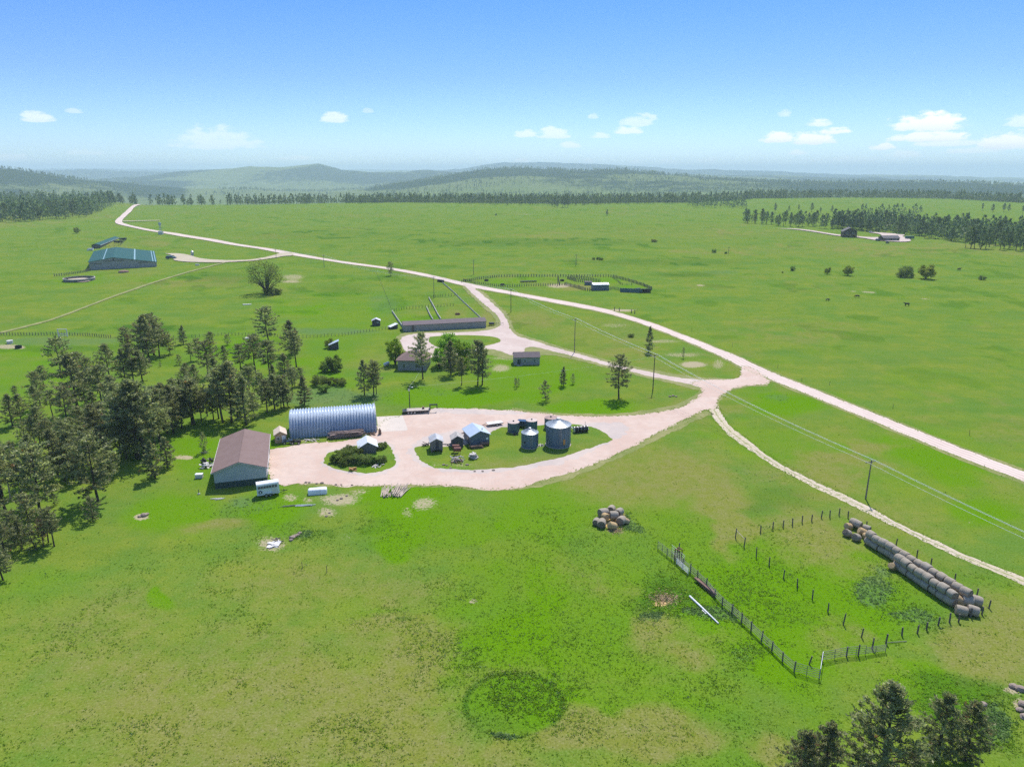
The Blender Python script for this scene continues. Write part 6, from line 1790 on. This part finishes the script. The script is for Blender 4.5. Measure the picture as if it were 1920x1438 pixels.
for (x, y, z, rz, tl, v, sc, lab) in [(1131, 968, .8, .5, .1, 0, 1.2, 'big grey bale at the back left of the bale heap'), (1146, 961, .75, 1.2, .1, 1, 1.05, 'brown bale at the back middle of the bale heap'), (1161, 966, .75, .9, 0, 2, 1.0, 'grey bale at the back right of the bale heap'),
                                     (1150, 975, 1.05, .2, .1, 3, 1.1, 'light grey bale on top in the middle of the bale heap'), (1135, 976, .9, 2.0, .2, 4, .9, 'tan broken bale on top left in the bale heap'), (1165, 982, .75, 1.0, .1, 0, 1.1, 'blue-grey bale with dark end at the right of the bale heap'),
                                     (1128, 987, .72, 1.35, 0, 1, 1.12, 'bale with dark round end facing us at the front of the bale heap'), (1118, 983, .6, 1.2, 0, 2, .9, 'small bale at the far left of the bale heap'), (1148, 991, .6, .4, .4, 4, 1.0, 'collapsed tan bale at the front of the bale heap'), (1173, 981, .5, .2, .5, 4, .8, 'torn straw-coloured bale at the right edge of the bale heap')]:
    g = G(x, y); bale(g + Vector((0, 0, z)), rz, lab, None, tl, v=v, sc=sc)
rs_ = np.random.default_rng(5)
for (x, y, n, sp, lab) in [(1246, 1122, 900, 1.15, 'patch of spilled yellow hay in the dark grass ring'), (1154, 994, 500, .75, 'spilled yellow straw at the foot of the bale heap')]:
    g = G(x, y); c = rs_.normal(0, sp, (n, 3)) * np.array([1, .8, 0]); c[:, 2] = .03 + .22 * rs_.random(n) * np.exp(-(c[:, 0] ** 2 + c[:, 1] ** 2) / sp ** 2)
    V, Q = rot_blades(c, rs_.normal(size=(n, 3)) * np.array([1, 1, .25]), rs_.uniform(.2, .5, n), rs_.uniform(.06, .14, n), rs_)
    o = put('spilled_hay', npmesh('spilled_hay', V, Q, M['balefresh']), None, g); setp(o, lab, 'hay')


# ------------------------------------------------------------------ fences
POSTME = {}


def post_mesh(h, r, mat):
    k = (round(h, 1), r, mat)
    if k not in POSTME:
        m = MB(); m.tube([(0, 0, -.2), (.01, .01, h * .5), (0, 0, h), (0, 0, h + .015)], [r * 1.05, r, r * .95, r * .5], 7)
        o = m.build('post', M[mat]); POSTME[k] = o.data; bpy.data.objects.remove(o)
    return POSTME[k]


def densify(pts, n):
    if n is None: return [G(*p) for p in pts]
    P = [G(*p) for p in pts]; Q, L = resample(P, n)
    for q in Q: q.z = float(terrain(np.array([q.x]), np.array([q.y]))[0])
    return Q


def fence(label, pts, n=None, h=1.35, r=.09, wires=4, mat='post', wr=.008, rail=None, group=None, name='wire_fence', hj=.12):
    P = densify(pts, n); o0 = P[0]
    t = thing(name, label, 'fence', o0, 0, group)
    tops = []
    for k, p in enumerate(P):
        hh = h * random.uniform(1 - hj, 1 + hj)
        po = put('post', post_mesh(hh, r, mat), t, p - o0); po.rotation_euler = (random.gauss(0, .04), random.gauss(0, .04), random.random() * 6)
        tops.append(p - o0)
    if wires:
        m = MB()
        for w in range(wires):
            z = h * (.3 + .62 * w / max(1, wires - 1))
            for a, b in zip(tops, tops[1:]):
                m.tube([a + Vector((0, 0, z)), a.lerp(b, .5) + Vector((0, 0, z - .03)), b + Vector((0, 0, z))], wr, 3, False)
        m.build('wire', M['fencewire'], t)
    if rail:
        for z in rail:
            m = MB()
            for a, b in zip(tops, tops[1:]):
                m.tube([a + Vector((0, -r * 1.3, z + random.uniform(-.03, .03))), b + Vector((0, -r * 1.3, z + random.uniform(-.03, .03)))], .045, 5)
            m.build('rail', M['rail'], t)
    return t


fence('wire fence with dark wooden posts along the upper end of the hay yard', [(1426, 998), (1449, 992), (1468, 988), (1486, 985), (1504, 980), (1522, 977), (1540, 971), (1556, 970), (1573, 966), (1590, 971), (1624, 990), (1680, 1022), (1719, 1045), (1745, 1061), (1790, 1090), (1831, 1119), (1854, 1140)], None, 1.5, .11)
fence('wire fence with stubby posts along the lower end of the hay yard', [(1841, 1152), (1819, 1157), (1797, 1166), (1780, 1167), (1759, 1172), (1737, 1180), (1720, 1187), (1691, 1191), (1661, 1206), (1635, 1216)], None, 1.45, .12)
fence('cross fence of thin dark posts through the middle of the hay yard', [(1379, 1008), (1395, 1025), (1418, 1044), (1442, 1060), (1469, 1084), (1495, 1102), (1523, 1123), (1552, 1147), (1581, 1171), (1615, 1194), (1635, 1215)], None, 1.7, .10, 4)
t = thing('brace_rail', 'pale brace rail between the first two posts of the cross fence', 'rail', G(1379, 1008), 0); a = G(1379, 1008); b_ = G(1395, 1025)
MB().bar(Vector((0, 0, 1.6)), b_ - a + Vector((0, 0, 1.5)), .05).build('rail', M['log'], t)
fence('pole rail fence running down the left side of the hay yard', [(1265, 1047), (1280, 1062), (1294, 1074), (1308, 1086), (1324, 1101), (1339, 1119), (1354, 1135), (1372, 1150), (1390, 1167), (1408, 1183), (1427, 1202), (1447, 1220), (1467, 1240), (1489, 1259)], None, 1.6, .10, 0, rail=(.35, .75, 1.1, 1.4), name='rail_fence')


def panel(label, A, B, h=1.55, bars=5, mat='rail', legs=True, base=None):
    a, b = G(*A), G(*B); d = b - a
    t = thing('metal_gate', label, 'gate panel', a, math.atan2(d.y, d.x)); L = d.to_2d().length
    m = MB()
    for k in range(bars): m.bar((0, 0, .3 + (h - .3) * k / (bars - 1)), (L, 0, .3 + (h - .3) * k / (bars - 1) + d.z), .034, n=5)
    m.build('bar', M[mat], t)
    for x in (0, L * .5, L): MB().bar((x, 0, .02), (x, 0, h + .02), .04, n=5).build('upright', M[mat], t)
    return t


panel('metal panel at the near corner of the hay yard rail fence', (1489, 1260), (1535, 1274))
panel('short metal panel turning up at the near corner of the hay yard', (1536, 1272), (1541, 1240), 1.6, 2, 'white')
panel('left of three metal panels leading from the near corner', (1541, 1240), (1587, 1231))
panel('middle one of three metal panels leading from the near corner', (1587, 1231), (1622, 1228))
panel('right, overgrown one of three metal panels leading from the near corner', (1622, 1228), (1660, 1222), 1.2)
panel('metal panel sticking out at the top end of the rail fence', (1233, 1029), (1250, 1042), 1.5)
panel('metal panel leaning on the loading chute at the top of the rail fence', (1251, 1043), (1268, 1056), 1.6, 6)
panel('second panel of the chute side at the top of the rail fence', (1259, 1037), (1283, 1058), 1.6, 4, 'steel')
panel('stacked panel lying against the rail fence below the chute', (1268, 1058), (1290, 1078), 1.2, 5, 'white')
t = thing('chute_frame', 'rusty chute frame standing at the top of the rail fence', 'frame', G(1264, 1049), -.8)
for x in (0, .9):
    for y in (0, .7): MB().box(x, x + .12, y, y + .12, 0, 1.995).build('upright', M['rustred'], t)
for y in (0, .7): MB().box(0, 1.02, y, y + .12, 2.0, 2.14).build('header', M['rustred'], t)
planks_pile('feed_trough', 'rust-brown wooden trough lying along the rail fence', 'trough', G(1324, 1105), math.atan2((G(1338, 1118) - G(1308, 1092)).y, (G(1338, 1118) - G(1308, 1092)).x), 4, (5.2, .35, .28), 'rusty', 30, (.2, .12), 2, .02)
for (x, y, ty, lab, ln) in [(1273, 1031, 1018, 'lone dark post beside the top of the rail fence', 0), (1517, 1245, 1230, 'leaning dark post inside the near corner of the hay yard', .35), (1609, 1229, 1208, 'dark post behind the middle metal panel', 0), (1587, 1230, 1212, 'dark post behind the left metal panel', 0), (1541, 1239, 1224, 'dark corner post by the turning panel', 0)]:
    g = G(x, y); h = max(1.0, TZ(g, ty)); o = MB().tube([(0, 0, -.1), (ln * h * .6, 0, h)], [.11, .10], 7).build('fence_post', M['post'], None, False, g); setp(o, lab, 'post')
for (x, y, ty, lab) in [(567, 1066, 1053, 'left one of two thin dark stakes alone in the open pasture'), (613, 1073, 1060, 'right one of two thin dark stakes alone in the open pasture')]:
    g = G(x, y); o = MB().tube([(0, 0, -.1), (0, 0, max(.9, TZ(g, ty)))], [.06, .05], 6).build('fence_post', M['post'], None, False, g); setp(o, lab, 'post')
a = G(1293, 1119); b_ = G(1347, 1170); d = b_ - a
t = thing('irrigation_pipe', 'white pipe lying in the grass beside the rail fence', 'pipe', a, math.atan2(d.y, d.x)); MB().tube([(0, 0, .16), (d.length * .5, 0, .17), (d.length, 0, .15)], [.17, .15, .10], 12).build('pipe', M['white'], t, True)
MB().box(d.length * .5, d.length * .64, -.34, -.2, .02, .14).build('bracket', M['offwhite'], t)
a = G(1661, 1206); b_ = G(1700, 1203); o = MB().bar((0, 0, .15), b_ - a + Vector((0, 0, .12)), .05).build('fallen_rail', M['rail'], None, False, a); setp(o, 'pale fallen rail at the lower fence of the hay yard', 'rail')

# far corral
fence('far fence of the corral by the county road', [(866, 530), (892, 525), (935, 519.5), (1000, 519), (1070, 519), (1140, 519), (1150, 520)], 62, 1.6, .22, 3, wr=.04)
fence('right fence of the far corral slanting down to the panels', [(1150, 520), (1180, 528), (1205, 536), (1222, 543)], 30, 1.7, .24, 3, wr=.04)
fence('near fence of the far corral facing the county road', [(869, 527), (892, 532), (925, 536.5), (945, 538.5), (1000, 536.5), (1048, 535.5), (1058, 535)], 50, 1.5, .19, 2, wr=.035)
fence('alley fence of the far corral left of the tin-roofed shed', [(1060, 535), (1080, 540), (1098, 545), (1110, 546)], 20, 1.9, .22, 0, rail=(.5, 1.0, 1.5))
fence('first inner pen fence of the far corral', [(1064, 523), (1080, 528), (1110, 531)], 18, 1.9, .22, 0, rail=(.5, 1.0, 1.5))
fence('second inner pen fence of the far corral', [(1070, 521), (1100, 525), (1125, 529)], 18, 1.9, .22, 0, rail=(.5, 1.0, 1.5))
fence('third inner pen fence of the far corral', [(1047, 524), (1049, 535)], 8, 1.9, .22, 0, rail=(.5, 1.0, 1.5))
fence('pen fence right of the tin-roofed shed in the far corral', [(1142, 544), (1150, 542), (1165, 546)], 10, 1.5, .15, 0, rail=(.5, 1.0, 1.4))
fence('slanting fence across the right pen of the far corral', [(1148, 521), (1158, 528), (1165, 534.5), (1184, 535)], 14, 1.3, .12, 2, wr=.03)
a, Wd, rz = frame_of((1163, 548), (1204, 549.5)); t = thing('windbreak', 'low teal windbreak wall of the far corral', 'windbreak', a, rz)
MB().box(0, Wd, 0, .3, 0, 2.3).build('panel', M['teal'], t); m = MB()
for k in range(9): m.box(Wd * k / 8 - .1, Wd * k / 8 + .1, .31, .5, 0, 2.5)
m.build('post', M['post'], t)
planks_pile('junk_panels', 'dark panels heaped at the right end of the teal windbreak', 'scrap', G(1210, 549), .1, 14, (4.5, .3, .6), 'dark', 31, (1.5, .6), 3, .12)
for (x0, x1, y, h, lab) in [(976, 1006, 529.5, .9, 'long dark feed trough inside the far corral'), (1193, 1201, 543, .8, 'short dark trough in the right pen of the far corral')]:
    a, Wd, rz = frame_of((x0, y + .6), (x1, y)); t = thing('feed_trough', lab, 'trough', a, rz)
    m = MB(); m.box(0, Wd, 0, 1.2, .35, h); m.build('trough', M['dark'], t); m = MB()
    for k in range(6): m.box(Wd * k / 5 - (.12 if k else 0), Wd * k / 5 + .12, .2, 1.0, 0, .345)
    m.build('leg', M['post'], t)
t = thing('pen_shelter', 'small dark shelter left of the tin-roofed corral shed', 'shelter', *(lambda f: (f[0], f[2]))(frame_of((1097, 535), (1110, 535))))
MB().box(0, 4.2, 0, 3, 0, 1.9).build('wall', M['shedblue'], t); MB().box(-.2, 4.4, -.2, 3.2, 1.905, 2.02).build('roof', M['greyroof'], t)
for (x, y, lab) in [(942, 535, 'round dark tub near the front fence of the far corral'), (912, 527, 'first dark tub by the back fence of the far corral'), (1054, 527, 'dark tub by the inner pens of the far corral')]:
    o = MB().lathe([(0, .1), (1.3, .1), (1.3, .9), (1.15, .9), (1.1, .4), (0, .35)], 20).build('stock_tub', M['dark'], None, False, G(x, y)); setp(o, lab, 'tub')

# pens behind the long shed: concrete feed bunks and plank fences
def wall_line(label, pts, h, w, mat, name, n=10, cat='fence'):
    P, _ = resample([G(*p) for p in pts], n); o0 = P[0]; m = MB()
    vs = []; fs = []
    for i, p in enumerate(P):
        d = (P[min(i + 1, n - 1)] - P[max(i - 1, 0)]).normalized(); s = Vector((-d.y, d.x, 0)) * w / 2; q = p - o0
        vs += [q - s, q + s, q + s + Vector((0, 0, h)), q - s + Vector((0, 0, h))]
    for i in range(n - 1):
        for k in range(4): fs.append((i * 4 + k, i * 4 + (k + 1) % 4, (i + 1) * 4 + (k + 1) % 4, (i + 1) * 4 + k))
    fs += [(3, 2, 1, 0), tuple((n - 1) * 4 + k for k in range(4))]
    m.add(vs, fs); o = m.build(name, M[mat], None, False, o0); return setp(o, label, cat)


wall_line('left pale plank wall running up from the long shed', [(812, 602), (806, 592), (800, 578)], 1.0, .2, 'board', 'plank_wall')
wall_line('right pale plank wall running up from the long shed', [(827, 601), (820, 590), (812, 574), (804, 560)], 1.0, .2, 'board', 'plank_wall')
wall_line('plank fence bending from the left end of the long shed', [(756, 616), (745, 600), (735, 585)], 1.0, .2, 'board', 'plank_wall')
wall_line('long plank wall slanting from the right end of the long shed', [(902, 598), (885, 582), (870, 568), (850, 548), (830, 531)], .65, .12, 'board', 'plank_wall', 16)
fence('wire fence closing the pens above the long shed', [(735, 585), (760, 580), (800, 577), (850, 574)], 22, 1.4, .1, 3)
fence('wire fence across the upper pens above the long shed', [(804, 560), (830, 556), (858, 555)], 12, 1.4, .1, 3)
fence('overgrown fence curving up the draw from the pens', [(735, 582), (724, 556), (716, 535), (705, 512), (690, 506), (620, 497), (560, 490)], 30, 1.2, .07, 2)
o = MB().lathe([(0, .05), (1.2, .05), (1.2, .6), (1.05, .6), (1., .2), (0, .2)], 20).build('stock_tub', M['rustred'], None, False, G(858, 590)); setp(o, 'reddish tub in the pen behind the long shed', 'tub')
planks_pile('feed_bunk', 'dark bunk beside the county road above the pens', 'feed bunk', G(826, 529), -.5, 6, (4.5, .7, .6), 'dark', 33, (.5, .4), 2, .05)
t = thing('hay_rack', 'dark rack with pale rails at the right end of the long shed', 'rack', G(917, 611), .1)
m = MB(); m.box(0, 2.2, 0, 1.4, .5, 1.3); m.build('crib', M['dark'], t); m = MB()
for k in range(5): m.bar((2.6 + k * .9, .2 + k * .1, 0), (2.4 + k * .9, .3, 1.4), .06)
m.bar((2.4, .3, 1.2), (6.4, .6, 1.1), .05); m.build('rail', M['rail'], t)
fence('dark fence along the meadow left of the grove', [(-30, 629), (30, 629), (80, 629), (113, 628.5), (160, 630), (208, 634)], 48, 1.3, .12, 3, wr=.025)
fence('low fence behind the grove toward the long shed', [(360, 633), (420, 629), (480, 629.5), (560, 634), (640, 630), (690, 622), (740, 616)], 62, 1.2, .08, 3, wr=.02)
t = thing('loading_gate', 'pale gate frame on the dark fence left of the grove', 'gate', G(109, 632), .1); m = MB()
for x in (0, 3.4): m.box(x, x + .3, 0, .3, 0, 3.0)
m.box(0, 3.7, 0, .3, 3.0, 3.25); m.box(0.3, 3.4, .08, .2, .4, .6); m.box(.3, 3.4, .08, .2, 1.1, 1.3); m.build('frame', M['offwhite'], t)
o = MB().lathe([(0, 0), (1.1, 0), (1.2, 1.0), (1.05, 1.0), (1., .5), (0, .5)], 16).build('stock_tub', M['dark'], None, False, G(35, 653)); setp(o, 'small dark tub on the bare patch at the left edge', 'tub')
o = MB().lathe([(0, 0), (1.0, 0), (1.1, 1.2), (.9, 1.2), (0, 1.0)], 16).build('stock_tub', M['offwhite'], None, False, G(19, 644)); setp(o, 'pale tub above the bare patch at the left edge', 'tub')
# posts along the far side of the county road and spur
fence('sparse thin posts along the far side of the county road', [(1195, 583), (1297, 622), (1373, 650), (1458, 690), (1503, 714), (1555, 722), (1674, 766), (1818, 816), (1930, 852)], None, 1.3, .05, 0, mat='poledark')
for (x, y, lab) in [(1152, 582.5, 'first dark gate post at the pasture spur'), (1161, 584, 'second dark gate post at the pasture spur'), (1184, 587, 'third dark gate post at the pasture spur'), (1190, 588, 'fourth dark gate post at the pasture spur')]:
    o = MB().tube([(0, 0, 0), (0, 0, 1.8)], [.2, .18], 7).build('fence_post', M['post'], None, False, G(x, y)); setp(o, lab, 'post')
# round pen and arena surroundings
c = G(149, 526); c.z = terrain(np.array([c.x]), np.array([c.y]))[0]; rr = (G(176, 526) - G(123, 526)).length / 2
t = thing('round_pen', 'round training pen with pale rail left of the arena', 'pen', c, 0)
m = MB(); m.lathe([(rr, .0), (rr, 1.7), (rr - .18, 1.7), (rr - .18, 0)], 48); m.build('wall', M['oldboards'], t)
m = MB(); m.lathe([(rr + .02, 1.25), (rr + .14, 1.25), (rr + .14, 1.72), (rr - .2, 1.74), (rr - .2, 1.71), (rr + .02, 1.71)], 48); m.build('rail', M['pinkcurb'], t)
region('round_pen_sand', [(126, 526), (133, 523), (149, 521.8), (165, 523), (174, 526), (165, 529.5), (149, 530.6), (133, 529.5)], M['track'], .35, rag=.1)
fence('dark rail fence from the arena corner to the round pen', [(170, 508), (158, 511), (140, 514), (120, 517), (102, 518.5)], 22, 1.7, .2, 0, rail=(.6, 1.1, 1.5))
fence('paddock fence between the stall shed and the arena', [(183, 466), (205, 463), (225, 461), (236, 451)], 18, 1.5, .14, 2, wr=.03)
fence('upper paddock fence beside the stall shed', [(210, 449), (222, 448), (236, 448.5)], 9, 1.5, .14, 2, wr=.03)
for (x, y, lab, ln) in [(222, 456, 'dark horse trailer in the paddock by the stall shed', 7), (231, 451, 'dark wagon at the upper end of the paddock', 6)]:
    t = thing('stock_trailer', lab, 'trailer', G(x, y), .9); MB().box(-ln / 2, ln / 2, -1.1, 1.1, .6, 2.2).build('body', M['dark'], t); wheel(t, -.6, -1.0, .45); wheel(t, .6, 1.0, .45)
planks_pile('scrap_boards', 'white pieces at the near end of the stall shed', 'scrap', G(167, 470), .1, 8, (2.8, 1.2, .8), 'white', 34, (3., 1.2), 2, .1)
o = MB().lathe([(0, 0), (3.2, 0), (3.0, .9), (1.5, 1.4), (0, 1.5)], 18).build('manure_heap', M['rusty'], None, True, G(232, 511)); setp(o, 'brown manure heap in front of the arena', 'heap')
t = thing('storage_bin', 'small pale upright bin right of the arena drive', 'bin', G(361, 479.5), 0); MB().lathe([(1.1, 0), (1.1, 3.2), (0, 4.0)], 14).build('bin_wall', M['steel'], t)
m = MB(); m.lathe([(1.18, 1.0), (1.18, 1.2)], 14); m.build('hoop', M['dark'], t)
t = thing('windmill_tank', 'grey steel tower with a tank beside the county road', 'tower', G(302, 440), 0); m = MB()
for sx in (-1.2, 1.2):
    for sy in (-1.2, 1.2): m.bar((sx, sy, 0), (sx * .25, sy * .25, 11), .16, n=5)
for k in range(4): z = 2 + 2.2 * k; q = 1.2 * (1 - z / 14.6); m.bar((-q, -q, z), (q, -q, z), .1, n=4); m.bar((-q, q, z), (q, q, z), .1, n=4)
m.build('tower', M['steel'], t); MB().tube([(0, -.3, 11), (0, .3, 11)], 1.6, 16).build('wheel', M['steel'], t); MB().box(-2.2, 2.0, -1.6, 1.6, 0, 3.2).build('tank', M['steel'], t)
o = MB().obox((0, 0, .15), (4.0, 1.2, .3), (0, 0, .2)).build('concrete_slab', M['offwhite'], None, False, G(463, 571.5)); setp(o, 'pale slab lying on the open slope above the grove', 'slab')
o = MB().obox((0, 0, .5), (2.4, 1.2, 1.), (0, 0, .2)).build('salt_feeder', M['offwhite'], None, False, G(370, 498)); setp(o, 'small white feeder beside the tan track', 'feeder')
o = MB().obox((0, 0, .3), (2.4, 1.4, .6), (0, 0, .2)).build('salt_feeder', M['offwhite'], None, False, G(466, 635.5)); setp(o, 'pale object by the fence behind the grove', 'feeder')


# ------------------------------------------------------------------ power line
def power_pole(label, base, top, arm=2.4, rz=0., mat='pole', r=.14, lean=0.):
    g = G(*base); h = TZ(g, top)
    t = thing('power_pole', label, 'power pole', g, rz)
    MB().tube([(0, 0, -.3), (0, 0, h * .5), (0, 0, h)], [r * 1.15, r, r * .72], 9).build('pole', M[mat], t, True)
    if arm:
        m = MB(); m.box(-arm / 2, arm / 2, -r - .13, -r, h - .55, h - .42); m.build('crossarm', M[mat], t)
        for s in (-1, 1):
            m = MB(); m.lathe([(.05, 0), (.08, .06), (.05, .16), (0, .18)], 8, (s * arm * .45, -r - .065, h - .42)); m.build('insulator', M['white'], t)
        m = MB(); m.lathe([(.05, 0), (.08, .06), (.05, .16), (0, .18)], 8, (0, 0, h)); m.build('insulator', M['white'], t)
        for s in (-1, 1):
            m = MB(); m.bar((s * arm * .25, -r - .05, h - .55), (0, -r, h - 1.1), .03, n=4); m.build('brace', M['steel'], t)
    return t, g, h


PP = []
for (bx, by, ty, lab, mt) in [(1623, 935, 862.5, 'nearest power pole right of the hay yard track', 'pole'), (1224, 733, 664, 'power pole in the grass right of the large lone pine', 'poledark'), (1077, 661, 597, 'power pole in the triangle of grass above the lane', 'pole'),
                              (958, 586, 542, 'power pole beside the bend of the house lane', 'poledark'), (814, 559, 519, 'power pole in the pens above the long shed', 'pole'), (608, 502, 478, 'power pole beside the county road above the slope', 'pole'), (518, 484, 467, 'power pole at the turn-off to the arena', 'pole')]:
    PP.append(None); PP[-1] = (bx, by, ty, lab, mt)
gs = [G(p[0], p[1]) for p in PP]
poles = []
for i, (bx, by, ty, lab, mt) in enumerate(PP):
    a = gs[max(0, i - 1)]; b = gs[min(len(gs) - 1, i + 1)]; d = b - a
    t, g, h = power_pole(lab, (bx, by), ty, 2.6, math.atan2(d.y, d.x) + math.pi / 2, mt)
    poles.append((g, h, math.atan2(d.y, d.x) + math.pi / 2))
ext = gs[0] + (gs[0] - gs[1]).normalized() * 78; ext.z = 0
line = [(ext, poles[0][1], poles[0][2])] + poles
t = thing('power_line', 'three bright overhead wires strung along the row of power poles', 'power line', gs[0], 0)
for k, (off, dz) in enumerate(((-1.17, -.26), (1.17, -.26), (0, .16))):
    m = MB(); pts = []; rad = []
    for (g, h, rz), (g2, h2, rz2) in zip(line, line[1:]):
        a = g + Vector((math.cos(rz) * off, math.sin(rz) * off, h + dz)); b = g2 + Vector((math.cos(rz2) * off, math.sin(rz2) * off, h2 + dz))
        n = 14
        for j in range(n):
            q = j / n; p = a.lerp(b, q); p.z -= 4 * .9 * q * (1 - q) * ((b - a).length / 75) ** 2; pts.append(p - gs[0]); rad.append(.028)
    m.tube(pts, rad, 4, False); m.build('wire', M['wire'], t)
# yard light pole and its drop lines
t, g5, h5 = power_pole('brown yard light pole beside the gooseneck trailer', (768.5, 766.5), 724.5, 0, 0, 'poledark', .13)
m = MB(); m.bar((0, 0, h5 - .3), (.9, -.4, h5 - .1), .035, n=5); ar = m.build('lamp_arm', M['steel'], t); m = MB(); m.lathe([(.05, .12), (.2, .05), (.22, -.06), (0, -.1)], 12, (.95, -.42, h5 - .12)); m.build('lamp', M['white'], ar, True)
m = MB(); m.box(-.2, .2, -.32, -.14, h5 - 1.3, h5 - .6); m.build('transformer', M['steel'], t)
for i, (tx, ty_, tz, lab) in enumerate([(gs[1], 0, poles[1][1] - .8, 'thin service wire from the yard light pole to the power pole by the lone pine'), (G(800, 690), 0, 3.4, 'thin service wire from the yard light pole to the house')]):
    a = g5 + Vector((0, 0, h5 - .15)); b = tx + Vector((0, 0, tz)); m = MB()
    pts = [a.lerp(b, j / 14) - Vector((0, 0, 4 * .8 * (j / 14) * (1 - j / 14))) - a for j in range(15)]
    m.tube(pts, .013, 4, False); o = m.build('service_wire', M['wire'], None, False, a); setp(o, lab, 'wire')
for (bx, by, ty, lab) in [(888, 515, 487, 'grey power pole in the pasture above the corral'), (1080, 498, 477, 'thin power pole behind the far corral'), (1366, 476, 463, 'thin power pole by the draw in the far pasture')]:
    power_pole(lab, (bx, by), ty, 2.2, 0., 'pole', .16)
for (x0, y0, ty, lab) in [(1045, 536.5, 519, 'tall pale post at the inner pens of the far corral')]:
    g = G(x0, y0); o = MB().tube([(0, 0, 0), (0, 0, TZ(g, ty))], [.16, .12], 7).build('fence_post', M['post'], None, False, g); setp(o, lab, 'post')


# ------------------------------------------------------------------ cattle
def cow(label, x, y, rz, sc=1.0, graze=True):
    g = G(x, y); t = thing('cow', label, 'cow', g, rz); t.scale = (sc, sc, sc)
    me = bpy.data.meshes.new('body'); V = []; E = []; Rd = []
    def ch(pts, parent=None):
        prev = parent
        for p, r in pts:
            V.append(p); Rd.append(r)
            if prev is not None: E.append((prev, len(V) - 1))
            prev = len(V) - 1
        return prev
    ch([((-.75, 0, 1.08), .30), ((-.35, 0, 1.02), .37), ((.1, 0, 1.0), .38), ((.5, 0, 1.03), .34), ((.72, 0, 1.1), .27)])
    if graze: ch([((1.0, 0, .95), .17), ((1.18, 0, .62), .13), ((1.3, 0, .38), .12), ((1.42, 0, .2), .085)], 4)
    else: ch([((1.0, 0, 1.3), .17), ((1.2, 0, 1.42), .14), ((1.4, 0, 1.36), .12), ((1.58, 0, 1.28), .085)], 4)
    hx = len(V) - 2
    for s in (-1, 1):
        p = V[hx]; ch([((p[0] - .1, s * .17, p[2] + .14), .04), ((p[0] - .12, s * .27, p[2] + .12), .025)], hx)
        ch([((-.72, s * .2, .82), .17), ((-.66, s * .21, .55), .10), ((-.80, s * .21, .32), .06), ((-.77, s * .21, .02), .06)], 0)
        ch([((.55, s * .2, .75), .14), ((.57, s * .2, .42), .075), ((.56, s * .2, .02), .06)], 3)
    ch([((-1.05, 0, 1.1), .05), ((-1.13, 0, .75), .03), ((-1.13, 0, .5), .045)], 0)
    me.from_pydata(V, E, []); o = bpy.data.objects.new('body', me); COL.objects.link(o); o.parent = t
    sk = o.modifiers.new('skin', 'SKIN'); o.modifiers.new('sub', 'SUBSURF').levels = 1
    for i, r in enumerate(Rd): me.skin_vertices[0].data[i].radius = (r, r)
    me.skin_vertices[0].data[0].use_root = True
    me.materials.append(M['cow'])
    return t


def fix_skin(o): pass


for (x, y, rz, gz, lab, sc) in [(1700, 574, 3.05, False, 'black cow standing nearest in the right-hand pasture', 1.25), (1607, 558.5, 2.9, True, 'black cow grazing left of the nearest one', 1.15), (1551.5, 564.5, .1, True, 'small black cow grazing farthest left in the pasture', .95), (1798, 507.5, .2, False, 'black cow on the slope right of the willow bushes', 1.3)]:
    cow(lab, x, y, rz, sc, gz)
for p, u in zip(protos, used):
    if not u: bpy.data.objects.remove(p)
bpy.context.view_layer.update()
